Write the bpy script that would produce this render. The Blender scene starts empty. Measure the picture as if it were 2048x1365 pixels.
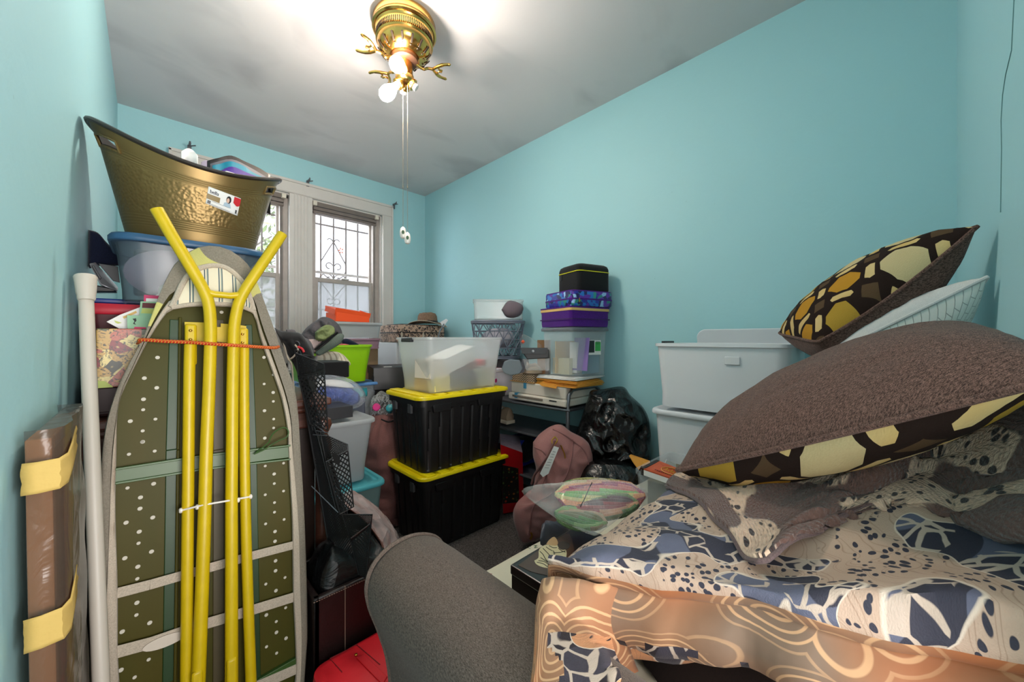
import bpy, math, random
from mathutils import Vector, Matrix, noise
from mathutils.bvhtree import BVHTree
random.seed(7)
sc = bpy.context.scene
COL = sc.collection
V = Vector

# ---------------------------------------------------------------- camera
EYE = 1.05                       # lens height above the carpet, metres
FPX, CX, CY = 746.0, 1024.0, 678.0
YAW = math.atan2(727.0, 746.0)   # turned right of the room's long axis
cam_d = bpy.data.cameras.new('camera')
cam = bpy.data.objects.new('camera', cam_d)
COL.objects.link(cam)
cam.location = (0, 0, EYE)
cam.rotation_euler = (math.pi / 2, 0, -YAW)
cam_d.sensor_width = 36.0
cam_d.lens = 36.0 * FPX / 2048.0
cam_d.shift_y = -4.5 / 2048.0
cam_d.clip_start = 0.01
sc.camera = cam

# ---------------------------------------------------------------- world, lights, exposure
sc.view_settings.view_transform = 'Standard'
sc.view_settings.look = 'None'
sc.view_settings.gamma = 1.0
sc.view_settings.use_curve_mapping = False
sc.view_settings.exposure = 1.12
w = bpy.data.worlds.new('world')
sc.world = w
w.use_nodes = True
bg = w.node_tree.nodes['Background']
bg.inputs[0].default_value = (0.86, 0.93, 1.0, 1)
bg.inputs[1].default_value = 6.5


def area_light(name, loc, rot, sx, sy, power, col):
    d = bpy.data.lights.new(name, 'AREA')
    d.shape = 'RECTANGLE'; d.size = sx; d.size_y = sy; d.energy = power; d.color = col
    o = bpy.data.objects.new(name, d); COL.objects.link(o)
    o.location = loc; o.rotation_euler = rot
    return o


# unseen fill light added behind the camera, aimed up through the doorway
FILL_LIGHT = area_light('added_fill_light', (0.35, -1.05, 1.0), (math.radians(122), 0, 0), 1.3, 0.9, 32, (1.0, 0.95, 0.92))
BULB_POWER = 11.0
BULB_COLOR = (1.0, 0.93, 0.86)

# ---------------------------------------------------------------- pixel -> room coordinates
FWD = V((math.sin(YAW), math.cos(YAW), 0)); RGT = V((math.cos(YAW), -math.sin(YAW), 0)); UP = V((0, 0, 1))
CAM = V((0, 0, EYE))


def ray(px, py):
    return FWD + RGT * ((px - CX) / FPX) + UP * ((CY - py) / FPX)


def W(px, py, t=None, x=None, y=None, z=None):
    d = ray(px, py)
    if x is not None: t = x / d.x
    elif y is not None: t = y / d.y
    elif z is not None: t = (z - EYE) / d.z
    return CAM + d * t


def WP(px, py, p0, n):
    d = ray(px, py)
    return CAM + d * ((V(p0) - CAM).dot(n) / d.dot(n))


# ---------------------------------------------------------------- materials
def lin(c):
    return tuple(((x / 255.0) / 12.92 if x / 255.0 <= 0.04045 else (((x / 255.0) + 0.055) / 1.055) ** 2.4) for x in c) + (1.0,)


class NT:
    def __init__(s, name):
        s.m = bpy.data.materials.new(name); s.m.use_nodes = True
        s.t = s.m.node_tree; s.b = s.t.nodes['Principled BSDF']; s.out = s.t.nodes['Material Output']

    def n(s, typ, ins=None, **props):
        nd = s.t.nodes.new(typ)
        for k, v in props.items(): setattr(nd, k, v)
        for k, v in (ins or {}).items(): s.put(nd.inputs[k], v)
        return nd

    def put(s, sock, v):
        if isinstance(v, bpy.types.NodeSocket): s.t.links.new(v, sock)
        elif v is not None:
            try: sock.default_value = v
            except TypeError: sock.default_value = tuple(v)[:3]

    def set(s, **k):
        names = dict(col='Base Color', rough='Roughness', metal='Metallic', normal='Normal', trans='Transmission Weight', ior='IOR', alpha='Alpha',
                     spec='Specular IOR Level', sheen='Sheen Weight', coat='Coat Weight', em='Emission Color', es='Emission Strength', sub='Subsurface Weight')
        for a, v in k.items(): s.put(s.b.inputs[names[a]], v)
        return s

    def math(s, op, a, b=None, c=None, clamp=False):
        nd = s.n('ShaderNodeMath', operation=op, use_clamp=clamp)
        s.put(nd.inputs[0], a)
        if b is not None: s.put(nd.inputs[1], b)
        if c is not None: s.put(nd.inputs[2], c)
        return nd.outputs[0]

    def mix(s, f, a, b):
        nd = s.n('ShaderNodeMix', data_type='RGBA')
        s.put(nd.inputs[0], f); s.put(nd.inputs[6], a); s.put(nd.inputs[7], b)
        return nd.outputs[2]

    def ramp(s, f, stops, const=False):
        nd = s.n('ShaderNodeValToRGB'); s.put(nd.inputs[0], f)
        cr = nd.color_ramp
        if const: cr.interpolation = 'CONSTANT'
        while len(cr.elements) > 1: cr.elements.remove(cr.elements[0])
        cr.elements[0].position = stops[0][0]; cr.elements[0].color = stops[0][1]
        for p, c in stops[1:]:
            e = cr.elements.new(p); e.color = c
        return nd.outputs[0]

    def coord(s, kind='Object'):
        return s.n('ShaderNodeTexCoord').outputs[kind]

    def mapping(s, co, scale=(1, 1, 1), rot=(0, 0, 0), loc=(0, 0, 0)):
        return s.n('ShaderNodeMapping', {0: co, 1: loc, 2: rot, 3: scale}).outputs[0]

    def noise(s, co, scale, detail=3, dist=0, rough=.5):
        nd = s.n('ShaderNodeTexNoise', {'Vector': co, 'Scale': scale, 'Detail': detail, 'Distortion': dist, 'Roughness': rough})
        return nd.outputs[0]

    def noisec(s, co, scale, detail=2):
        return s.n('ShaderNodeTexNoise', {'Vector': co, 'Scale': scale, 'Detail': detail}).outputs[1]

    def vor(s, co, scale, feature='F1', rnd=1.0, out='Distance', dist='EUCLIDEAN'):
        nd = s.n('ShaderNodeTexVoronoi', feature=feature, distance=dist)
        s.put(nd.inputs['Vector'], co); s.put(nd.inputs['Scale'], scale); s.put(nd.inputs['Randomness'], rnd)
        return nd.outputs[out]

    def bump(s, h, strength=.3, dist=.01):
        nd = s.n('ShaderNodeBump', {'Height': h, 'Strength': strength, 'Distance': dist})
        s.put(s.b.inputs['Normal'], nd.outputs[0])
        return s

    def warp(s, co, scale, amt):
        c = s.noisec(co, scale)
        v = s.n('ShaderNodeVectorMath', {0: c, 1: (.5, .5, .5)}, operation='SUBTRACT').outputs[0]
        v = s.n('ShaderNodeVectorMath', {0: v, 3: amt}, operation='SCALE')
        return s.n('ShaderNodeVectorMath', {0: co, 1: v.outputs[0]}, operation='ADD').outputs[0]

    def xyz(s, co):
        return s.n('ShaderNodeSeparateXYZ', {0: co}).outputs


def plain(name, rgb, rough=.5, metal=0, var=0, vscale=8, bump=0, bscale=60, **k):
    s = NT(name)
    c = lin(rgb)
    if var or bump: co = s.coord()
    if var:
        f = s.noise(co, vscale, 4)
        s.set(col=s.mix(f, tuple(x * (1 - var) for x in c[:3]) + (1,), tuple(min(1, x * (1 + var)) for x in c[:3]) + (1,)))
    else: s.set(col=c)
    s.set(rough=rough, metal=metal, **k)
    if bump: s.bump(s.noise(co, bscale, 3), bump, .004)
    return s.m


def fabric(name, rgb, rgb2=None, scale=250, rough=.9, bump=.25, big=0.12):
    """woven cloth: fine two-way threads over a broad tone variation"""
    s = NT(name); co = s.coord()
    a, b = lin(rgb), lin(rgb2 or tuple(x * .72 for x in rgb))
    f1 = s.noise(s.mapping(co, (1, 6, 1)), scale, 2); f2 = s.noise(s.mapping(co, (6, 1, 6)), scale * .8, 2)
    th = s.math('MULTIPLY', s.math('ADD', f1, f2), .5)
    f = s.ramp(th, [(.38, (0, 0, 0, 1)), (.62, (1, 1, 1, 1))])
    g = s.noise(co, 5, 3)
    col = s.mix(f, b, a)
    col = s.mix(s.math('MULTIPLY', g, big * 2), col, tuple(x * .6 for x in a[:3]) + (1,))
    s.set(col=col, rough=rough, sheen=.15, spec=.2)
    s.bump(th, bump, .002)
    return s.m


def clear_plastic(name, rgb, opac=.35, rough=.15, tex=True):
    """see-through plastic: mostly passes light, part scatters it"""
    s = NT(name)
    tr = s.n('ShaderNodeBsdfTransparent', {0: (1, 1, 1, 1)})
    s.set(col=lin(rgb), rough=rough, spec=.5)
    mx = s.n('ShaderNodeMixShader', {0: opac, 1: tr.outputs[0], 2: s.b.outputs[0]})
    s.t.links.new(mx.outputs[0], s.out.inputs[0])
    if tex: s.bump(s.noise(s.coord(), 25, 3), .15, .004)
    return s.m


def frosted(name, rgb, opac=.5, rough=.35, haze=.5):
    """cloudy polypropylene: blurs what is behind it and glows a little with light passing through"""
    s = NT(name)
    tl = s.n('ShaderNodeBsdfTranslucent', {0: lin(rgb)})
    df = s.n('ShaderNodeBsdfDiffuse', {0: lin(rgb)})
    a = s.n('ShaderNodeMixShader', {0: .45, 1: df.outputs[0], 2: tl.outputs[0]})
    rf = s.n('ShaderNodeBsdfRefraction', {0: (1, 1, 1, 1), 1: rough, 2: 1.02})
    tr = s.n('ShaderNodeBsdfTransparent', {0: (1, 1, 1, 1)})
    b = s.n('ShaderNodeMixShader', {0: haze, 1: tr.outputs[0], 2: rf.outputs[0]})
    c = s.n('ShaderNodeMixShader', {0: opac, 1: b.outputs[0], 2: a.outputs[0]})
    gl = s.n('ShaderNodeBsdfGlossy', {0: (1, 1, 1, 1), 1: .25})
    d = s.n('ShaderNodeMixShader', {0: .05, 1: c.outputs[0], 2: gl.outputs[0]})
    s.t.links.new(d.outputs[0], s.out.inputs[0])
    return s.m


def crumple(name, rgb, rough=.25, scale=9, strength=.9, opac=None, dist=.03):
    s = NT(name); co = s.warp(s.coord(), 4, .12)
    a = s.vor(co, scale, 'F1'); b = s.noise(co, scale * .7, 5, 1.2)
    h = s.math('ADD', a, b)
    s.set(col=lin(rgb), rough=rough, spec=.6)
    s.bump(h, strength, dist)
    if opac is not None:
        tr = s.n('ShaderNodeBsdfTransparent', {0: (1, 1, 1, 1)})
        fr = s.n('ShaderNodeLayerWeight', {0: .35}).outputs[1]
        f = s.math('ADD', s.math('MULTIPLY', fr, .5), opac, clamp=True)
        mx = s.n('ShaderNodeMixShader', {0: f, 1: tr.outputs[0], 2: s.b.outputs[0]})
        s.t.links.new(mx.outputs[0], s.out.inputs[0])
    return s.m


# ---------------------------------------------------------------- mesh building
def rr(wd, dp, r, z, seg=4, cx=0, cy=0):
    """rounded rectangle ring, counter-clockwise"""
    out = []
    r = min(r, wd / 2 - 1e-4, dp / 2 - 1e-4)
    for (sx, sy, a0) in ((1, -1, -90), (1, 1, 0), (-1, 1, 90), (-1, -1, 180)):
        for k in range(seg + 1):
            a = math.radians(a0 + 90 * k / seg)
            out.append(V((cx + sx * (wd / 2 - r) + r * math.cos(a), cy + sy * (dp / 2 - r) + r * math.sin(a), z)))
    return out


def catmull(pts, n):
    """smooth curve through points, n samples per span"""
    out = []
    P = [V(p) for p in pts]
    for i in range(len(P) - 1):
        p0 = P[i - 1] if i > 0 else P[0] * 2 - P[1]
        p1, p2 = P[i], P[i + 1]
        p3 = P[i + 2] if i + 2 < len(P) else P[-1] * 2 - P[-2]
        for k in range(n):
            t = k / n
            out.append(0.5 * ((2 * p1) + (p2 - p0) * t + (2 * p0 - 5 * p1 + 4 * p2 - p3) * t * t + (3 * p1 - p0 - 3 * p2 + p3) * t ** 3))
    out.append(P[-1])
    return out


class MB:
    def __init__(s): s.v = []; s.f = []; s.mi = []; s.uv = []

    def add(s, verts, faces, m=0, uvs=None):
        o = len(s.v)
        s.v += [V(p) for p in verts]
        s.uv += list(uvs) if uvs else [(0, 0)] * len(verts)
        for f in faces: s.f.append([o + i for i in f]); s.mi.append(m)
        return s

    def box(s, c, sz, m=0, rot=None, top=1.0):
        hx, hy, hz = sz[0] / 2, sz[1] / 2, sz[2] / 2
        vs = [V((sx * hx * (top if z > 0 else 1), sy * hy * (top if z > 0 else 1), z * hz)) for z in (-1, 1) for sx, sy in ((-1, -1), (1, -1), (1, 1), (-1, 1))]
        if rot: vs = [rot @ p for p in vs]
        vs = [p + V(c) for p in vs]
        return s.add(vs, [(0, 3, 2, 1), (4, 5, 6, 7), (0, 1, 5, 4), (1, 2, 6, 5), (2, 3, 7, 6), (3, 0, 4, 7)], m)

    def lim(s, x0, x1, y0, y1, z0, z1, m=0):
        return s.box(((x0 + x1) / 2, (y0 + y1) / 2, (z0 + z1) / 2), (abs(x1 - x0), abs(y1 - y0), abs(z1 - z0)), m)

    def rings(s, R, m=0, cap0=True, cap1=True, ms=None):
        n = len(R[0]); o = len(s.v)
        for i, r in enumerate(R):
            s.v += [V(p) for p in r]; s.uv += [(j / n, i / max(1, len(R) - 1)) for j in range(n)]
        for i in range(len(R) - 1):
            for j in range(n):
                k = (j + 1) % n
                s.f.append([o + i * n + j, o + i * n + k, o + (i + 1) * n + k, o + (i + 1) * n + j]); s.mi.append(ms[i] if ms else m)
        if cap0: s.f.append([o + j for j in range(n)][::-1]); s.mi.append(ms[0] if ms else m)
        if cap1: s.f.append([o + (len(R) - 1) * n + j for j in range(n)]); s.mi.append(ms[-1] if ms else m)
        return s

    def grid(s, rows, m=0, uvf=None, mf=None, skip=None, closeu=False):
        nr, nc = len(rows), len(rows[0]); o = len(s.v)
        for i, r in enumerate(rows):
            for j, p in enumerate(r):
                s.v.append(V(p)); s.uv.append(uvf(i, j) if uvf else (j / (nc - 1), i / (nr - 1)))
        for i in range(nr - 1):
            for j in range(nc if closeu else nc - 1):
                k = (j + 1) % nc
                if skip and skip(i, j): continue
                s.f.append([o + i * nc + j, o + i * nc + k, o + (i + 1) * nc + k, o + (i + 1) * nc + j]); s.mi.append(mf(i, j) if mf else m)
        return s

    def tube(s, path, r, n=10, m=0, closed=False, cap=True):
        P = [V(p) for p in path]; N = len(P)
        R = []; prev = None
        for i, p in enumerate(P):
            if closed: d = P[(i + 1) % N] - P[i - 1]
            else: d = P[min(i + 1, N - 1)] - P[max(i - 1, 0)]
            if d.length < 1e-9: d = V((0, 0, 1))
            d.normalize()
            if prev is None:
                a = V((0, 0, 1)) if abs(d.z) < .9 else V((1, 0, 0))
                nrm = d.cross(a).normalized()
            else:
                nrm = (prev - d * prev.dot(d))
                nrm = nrm.normalized() if nrm.length > 1e-6 else d.orthogonal().normalized()
            prev = nrm; bi = d.cross(nrm)
            rad = r[i] if isinstance(r, (list, tuple)) else r
            R.append([p + (nrm * math.cos(2 * math.pi * k / n) + bi * math.sin(2 * math.pi * k / n)) * rad for k in range(n)])
        if closed: R.append(R[0])
        return s.rings(R, m, cap and not closed, cap and not closed)

    def lathe(s, prof, c=(0, 0, 0), n=32, m=0, ms=None, axis=None, cap=True):
        c = V(c); R = []
        q = V((0, 0, 1)).rotation_difference(V(axis).normalized()) if axis else None
        for (r, z) in prof:
            ring = []
            for k in range(n):
                a = 2 * math.pi * k / n
                p = V((max(r, 1e-4) * math.cos(a), max(r, 1e-4) * math.sin(a), z))
                if q: p = q @ p
                ring.append(p + c)
            R.append(ring)
        return s.rings(R, m, cap, cap, ms)

    def poly(s, pts, thick, m=0, n=None):
        """a flat polygon given some thickness along its normal"""
        P = [V(p) for p in pts]
        if n is None:
            n = V((0, 0, 0))
            for i in range(len(P)): n += P[i].cross(P[(i + 1) % len(P)])
            n.normalize()
        n = V(n) * thick; k = len(P)
        return s.add(P + [p + n for p in P], [list(range(k))[::-1], [k + i for i in range(k)]] + [(i, (i + 1) % k, k + (i + 1) % k, k + i) for i in range(k)], m)

    def xf(s, M, start=0):
        for i in range(start, len(s.v)): s.v[i] = M @ s.v[i]
        return s

    def build(s, name, mats, parent=None, world=False, bevel=0, subd=0, smooth=True, solid=0, angle=40, segs=2, off=-1):
        me = bpy.data.meshes.new(name)
        vs = s.v
        loc = V((0, 0, 0))
        if parent is None:
            xs = [p.x for p in vs]; ys = [p.y for p in vs]; zs = [p.z for p in vs]
            loc = V(((min(xs) + max(xs)) / 2, (min(ys) + max(ys)) / 2, min(zs)))
            vs = [p - loc for p in vs]
        elif world:
            root = parent
            while root.parent: root = root.parent
            inv = (Matrix.Translation(root.location) @ root.rotation_euler.to_matrix().to_4x4()).inverted()
            vs = [inv @ p for p in vs]
        me.from_pydata([tuple(p) for p in vs], [], s.f)
        if not isinstance(mats, (list, tuple)): mats = [mats]
        for m in mats: me.materials.append(m)
        me.polygons.foreach_set('material_index', s.mi)
        ul = me.uv_layers.new(name='UVMap')
        for lp in me.loops: ul.data[lp.index].uv = s.uv[lp.vertex_index]
        me.validate(); me.update()
        o = bpy.data.objects.new(name, me); COL.objects.link(o)
        o.location = loc
        if parent: o.parent = parent; o.location = (0, 0, 0)
        if smooth:
            me.shade_smooth()
            if subd == 0: me.set_sharp_from_angle(angle=math.radians(angle))
        if solid:
            md = o.modifiers.new('thickness', 'SOLIDIFY'); md.thickness = solid; md.offset = off
        if bevel:
            md = o.modifiers.new('edges', 'BEVEL'); md.width = bevel; md.segments = segs; md.limit_method = 'ANGLE'; md.angle_limit = math.radians(35)
            md.harden_normals = False
        if subd:
            md = o.modifiers.new('smooth', 'SUBSURF'); md.levels = subd; md.render_levels = subd
        return o


def tag(o, label, cat, group=None):
    o['label'] = label; o['category'] = cat
    if group: o['group'] = group
    return o


def struct(o):
    o['kind'] = 'structure'; return o


def thing(name, label, cat, loc=(0, 0, 0), rz=0, group=None, rot=None):
    o = bpy.data.objects.new(name, None); COL.objects.link(o)
    o.empty_display_size = .05
    o.location = loc; o.rotation_euler = rot or (0, 0, rz)
    return tag(o, label, cat, group)


def dup(root, loc, rz, label, group=None):
    r = root.copy(); COL.objects.link(r); r.location = loc; r.rotation_euler = (0, 0, rz); r['label'] = label
    if group: r['group'] = group

    def rec(a, b):
        for ch in list(a.children):
            c = ch.copy(); COL.objects.link(c); c.parent = b
            rec(ch, c)
    rec(root, r)
    return r


def bvh_of(mb):
    return BVHTree.FromPolygons([tuple(p) for p in mb.v], [tuple(f) for f in mb.f])


def hit(bvh, px, py, off=.002):
    """where the sight line through a picture point meets a built surface, lifted off it a little"""
    d = ray(px, py).normalized()
    p, n, i, dist = bvh.ray_cast(CAM, d)
    if p is None: return None
    if n.dot(d) > 0: n = -n
    return p + n * off


def ridge(p, k=1.0):
    return 1 - abs(noise.noise(p * k)) * 2.2


def puff(outline, t, thick, yaw=None, lean=0, rings_n=18, seg=4, amp=.01, freq=8, fr=0.5, smooth_out=True, flat=.5, crease=0.0, cfreq=6, seed=0, back=None):
    """a stuffed closed body whose rim follows an outline standing at its own distance; front and back swell by thick/back"""
    pts = [WP(px, py, *plane_at(outline, t, yaw, lean)) for px, py in outline]
    n = plane_at(outline, t, yaw, lean)[1]
    return puff3(pts, n, thick, back if back is not None else thick, rings_n, seg, amp, freq, flat, crease, cfreq, seed)


def plane_at(outline, t, yaw, lean):
    cx = sum(p[0] for p in outline) / len(outline); cy = sum(p[1] for p in outline) / len(outline)
    c = W(cx, cy, t=t)
    if yaw is None: n = -(c - CAM); n.z = 0; n.normalize()
    else: n = V((math.cos(yaw), math.sin(yaw), 0))
    n = V((n.x * math.cos(lean), n.y * math.cos(lean), math.sin(lean)))
    return c, n


def puff3(pts, n, thick, back, rings_n=18, seg=4, amp=.01, freq=8, flat=.5, crease=0.0, cfreq=6, seed=0):
    ring = catmull(list(pts) + [pts[0]], seg)[:-1]
    c = sum(ring, V((0, 0, 0))) / len(ring)
    n = V(n).normalized()
    sd = V((seed * 3.1, seed * 1.7, seed * 2.3))
    mb = MB()

    def side(sg, T):
        rows = []
        for i in range(rings_n + 1):
            r = 1 - i / rings_n
            row = []
            hgt = T * (max(0, 1 - r ** 2.4)) ** flat
            for p in ring:
                q = c + (p - c) * r
                w_ = min(1, (1 - r) * 4)
                d = noise.noise((q + sd) * freq) * amp * w_
                if crease: d += (ridge(q + sd, cfreq) - .5) * crease * w_ + abs(noise.noise((q + sd) * cfreq * 2.3)) * crease * .5 * w_
                row.append(q + n * sg * (hgt + d))
            rows.append(row)
        return rows
    f = side(1, thick); b = side(-1, back)
    N = len(ring)
    R = b[:0:-1]
    R = [r for r in R] + f
    mb.rings(R, 0, False, False)
    return mb


def rotz(a): return Matrix.Rotation(a, 3, 'Z')
def rot3(rx=0, ry=0, rz=0): return (Matrix.Rotation(rz, 3, 'Z') @ Matrix.Rotation(ry, 3, 'Y') @ Matrix.Rotation(rx, 3, 'X'))


def text_mesh(body, size=1.0):
    cu = bpy.data.curves.new('lettering', 'FONT'); cu.body = body; cu.size = size; cu.align_x = 'CENTER'; cu.align_y = 'CENTER'
    o = bpy.data.objects.new('lettering', cu); COL.objects.link(o)
    dg = bpy.context.evaluated_depsgraph_get()
    me = bpy.data.meshes.new_from_object(o.evaluated_get(dg))
    vs = [v.co.copy() for v in me.vertices]; fs = [list(p.vertices) for p in me.polygons]
    bpy.data.objects.remove(o); bpy.data.curves.remove(cu); bpy.data.meshes.remove(me)
    return vs, fs


def text_on(mb, body, o, ux, uy, size, m=0, bold=0):
    """flat lettering laid on the surface through o spanned by ux (reading direction) and uy (up)"""
    vs, fs = text_mesh(body, size)
    mb.add([V(o) + V(ux) * p.x + V(uy) * p.y for p in vs], fs, m)
    if bold:
        mb.add([V(o) + V(ux) * (p.x + bold) + V(uy) * p.y for p in vs], fs, m)
# ---------------------------------------------------------------- shared materials
def wall_mat(name, rgb, patch=.05):
    s = NT(name); co = s.coord()
    n1 = s.noise(co, 1.1, 4); n2 = s.noise(co, 9, 5, .6); n3 = s.noise(co, 45, 3)
    c = lin(rgb); d = tuple(x * (1 - patch) for x in c[:3]) + (1,)
    col = s.mix(n1, d, c)
    spot = s.ramp(s.vor(co, 6.5), [(0.0, (1, 1, 1, 1)), (.018, (1, 1, 1, 1)), (.022, (0, 0, 0, 1))])
    col = s.mix(s.math('MULTIPLY', spot, .25), col, tuple(x * .55 for x in c[:3]) + (1,))
    s.set(col=col, rough=.55, spec=.3)
    s.bump(s.math('ADD', s.math('MULTIPLY', n2, 1.0), s.math('MULTIPLY', n3, .2)), .10, .02)
    return s.m


M = {}
M['wall'] = wall_mat('turquoise_paint', (168, 214, 221))


def ceiling_mat():
    s = NT('ceiling_paint'); co = s.coord()
    a = s.noise(s.mapping(co, (1.0, 1.6, 1)), 1.3, 3, .8)
    f = s.ramp(a, [(.5, (0, 0, 0, 1)), (.72, (1, 1, 1, 1))])
    s.set(col=s.mix(s.math('MULTIPLY', f, .55), lin((214, 209, 210)), lin((172, 167, 171))), rough=.7, spec=.2)
    s.bump(s.noise(co, 14, 4), .15, .01)
    return s.m


M['ceiling'] = ceiling_mat()


def carpet():
    s = NT('grey_carpet'); co = s.coord()
    f = s.noise(co, 260, 2); g = s.noise(co, 22, 4)
    c = s.mix(s.ramp(f, [(.35, (0, 0, 0, 1)), (.65, (1, 1, 1, 1))]), lin((58, 54, 54)), lin((122, 114, 110)))
    s.set(col=s.mix(s.math('MULTIPLY', g, .5), c, lin((60, 55, 54))), rough=1, spec=.05)
    s.bump(f, .8, .006)
    return s.m


M['carpet'] = carpet()
M['white_paint'] = plain('white_gloss_paint', (212, 205, 200), .4, var=.06, vscale=12, bump=.1, bscale=18)
M['old_paint'] = plain('aged_sash_paint', (178, 168, 162), .5, var=.2, vscale=20)
M['grey_track'] = plain('grey_track', (120, 108, 102), .5, var=.25, vscale=20)
M['glass'] = clear_plastic('window_glass', (235, 240, 245), .10, .03, tex=False)
M['haze_glass'] = frosted('hazy_glass', (165, 165, 165), .62, .2, .3)
M['iron'] = plain('brown_wrought_iron', (84, 66, 60), .6)
M['brass'] = plain('polished_brass', (226, 176, 96), .18, 1.0, bump=.05, bscale=30)
M['brass_dark'] = plain('brass_shadow_gap', (46, 34, 22), .5, .3)
M['porcelain'] = plain('porcelain', (235, 228, 220), .25)
M['green_spot'] = plain('green_glaze', (70, 96, 66), .35)
M['gold_tub'] = None


def gold_tub():
    s = NT('gold_tub_plastic'); uv = s.coord('UV'); co = s.coord()
    z = s.xyz(uv)[1]
    ham = s.vor(co, 130, 'SMOOTH_F1')
    band = s.ramp(z, [(.0, (0, 0, 0, 1)), (.24, (0, 0, 0, 1)), (.27, (1, 1, 1, 1)), (.70, (1, 1, 1, 1)), (.74, (0, 0, 0, 1))])
    g = s.math('SINE', s.math('MULTIPLY', z, 230))
    lines = s.ramp(z, [(.0, (0, 0, 0, 1)), (.12, (0, 0, 0, 1)), (.13, (1, 1, 1, 1)), (.235, (1, 1, 1, 1)), (.25, (0, 0, 0, 1)), (.735, (0, 0, 0, 1)), (.75, (1, 1, 1, 1)), (.83, (1, 1, 1, 1)), (.84, (0, 0, 0, 1))])
    h = s.math('ADD', s.math('MULTIPLY', s.math('MULTIPLY', ham, band), 1.2), s.math('MULTIPLY', s.math('MULTIPLY', g, lines), .25))
    s.set(col=s.mix(s.noise(co, 4, 2), lin((134, 110, 66)), lin((116, 94, 54))), rough=.38, metal=.6)
    s.bump(h, .35, .004)
    return s.m


M['gold_tub'] = gold_tub()
M['black_plastic'] = plain('black_plastic', (24, 23, 25), .4, bump=.05, bscale=120)
M['tote_black'] = plain('black_tote_plastic', (21, 20, 22), .42, bump=.12, bscale=90)
M['yellow_lid'] = plain('yellow_lid_plastic', (232, 208, 8), .35)
M['tab_grey'] = plain('grey_tab_plastic', (74, 74, 76), .45)
M['dark_inside'] = plain('dark_lining', (28, 24, 22), .7)
M['paper'] = plain('white_paper', (235, 233, 230), .8)
M['black_ink'] = plain('black_ink', (18, 18, 20), .6)
M['cream'] = plain('cream_plastic', (222, 212, 196), .45)
M['white_bin'] = plain('white_plastic', (214, 216, 220), .4)
M['grey_bin'] = plain('grey_tinted_plastic', (136, 138, 146), .4)
M['teal'] = plain('teal_lid_plastic', (84, 178, 190), .4)
M['teal_body'] = frosted('cloudy_teal_plastic', (170, 205, 205), .55)
M['frost'] = frosted('cloudy_clear_plastic', (255, 255, 255), .27, .10, .5)
M['frost2'] = frosted('cloudy_white_plastic', (215, 218, 220), .72, .3, .5)
M['clear'] = clear_plastic('clear_plastic', (225, 230, 232), .26, .12)
M['clear_b'] = clear_plastic('clear_bin_plastic', (215, 222, 228), .22, .15)
M['blue_lid'] = plain('slate_blue_lid', (52, 92, 128), .4)
M['blue_lid2'] = plain('sky_blue_lid', (92, 140, 196), .4)
M['frost_blue'] = frosted('cloudy_bluish_plastic', (118, 134, 148), .32, .15, .6)
M['red_lid'] = plain('crimson_lid', (176, 22, 44), .4)
M['maroon'] = plain('maroon_plastic', (74, 18, 26), .4)
M['green_bin'] = plain('lime_green_plastic', (140, 196, 10), .38)
M['orange_box'] = plain('orange_cardboard', (246, 84, 26), .6)
M['yellow_metal'] = plain('yellow_enamel', (204, 174, 8), .38, var=.12, vscale=30, bump=.05, bscale=80)
M['board_green'] = None


def board_green():
    s = NT('olive_enamel'); co = s.coord()
    x = s.xyz(co)[0]
    f = s.noise(s.mapping(co, (3, 1, .6)), 3, 3)
    s.set(col=s.mix(f, lin((80, 66, 16)), lin((52, 62, 14))), rough=.5, spec=.2)
    return s.m


M['board_green'] = board_green()
M['brace_green'] = plain('green_enamel', (52, 84, 32), .4)
M['dark_green'] = plain('dark_green_enamel', (24, 56, 16), .45)
M['hole'] = plain('padding_seen_through_holes', (206, 200, 186), .9)


def cover_cloth():
    s = NT('grey_leaf_print_cloth'); co = s.coord()
    f = s.noise(s.warp(co, 6, .12), 4.5, 1)
    f = s.noise(s.mapping(s.warp(co, 9, .04), (1, 1, .7), (0, .6, 0)), 13, 0)
    m = s.ramp(f, [(.57, (0, 0, 0, 1)), (.58, (1, 1, 1, 1))], )
    z = s.xyz(co)[2]
    up = s.math('GREATER_THAN', z, 1.08)
    t = s.noise(co, 300, 2)
    g = s.mix(t, lin((112, 104, 92)), lin((150, 142, 128)))
    s.set(col=s.mix(s.math('MULTIPLY', m, up), g, lin((196, 190, 118))), rough=.95, spec=.1)
    s.bump(s.math('ADD', t, s.noise(co, 20, 3)), .3, .004)
    return s.m


M['cover'] = cover_cloth()
M['elastic'] = fabric('cream_elastic', (204, 190, 172), (170, 158, 142), 300, .95, .3)


def stripe_cloth():
    s = NT('striped_pad_cloth'); x = s.xyz(s.coord())[0]
    p = s.math('FRACT', s.math('MULTIPLY', x, 34))
    c = s.ramp(p, [(0, lin((226, 216, 190))), (.42, lin((226, 216, 190))), (.43, lin((60, 84, 98))), (.5, lin((60, 84, 98))), (.51, lin((226, 216, 190))), (.6, lin((150, 160, 150))), (.68, lin((50, 76, 92))), (.73, lin((226, 216, 190)))], True)
    s.set(col=c, rough=.9); s.bump(s.noise(s.coord(), 200, 2), .2, .002)
    return s.m


M['stripe'] = stripe_cloth()


def bungee():
    s = NT('red_bungee_braid'); uv = s.coord('UV'); o = s.xyz(uv)
    a = s.math('SINE', s.math('ADD', s.math('MULTIPLY', o[1], 330), s.math('MULTIPLY', o[0], 12)))
    s.set(col=s.mix(s.ramp(a, [(.72, (0, 0, 0, 1)), (.8, (1, 1, 1, 1))]), lin((196, 46, 16)), lin((222, 176, 60))), rough=.8)
    s.bump(a, .4, .003)
    return s.m


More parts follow.
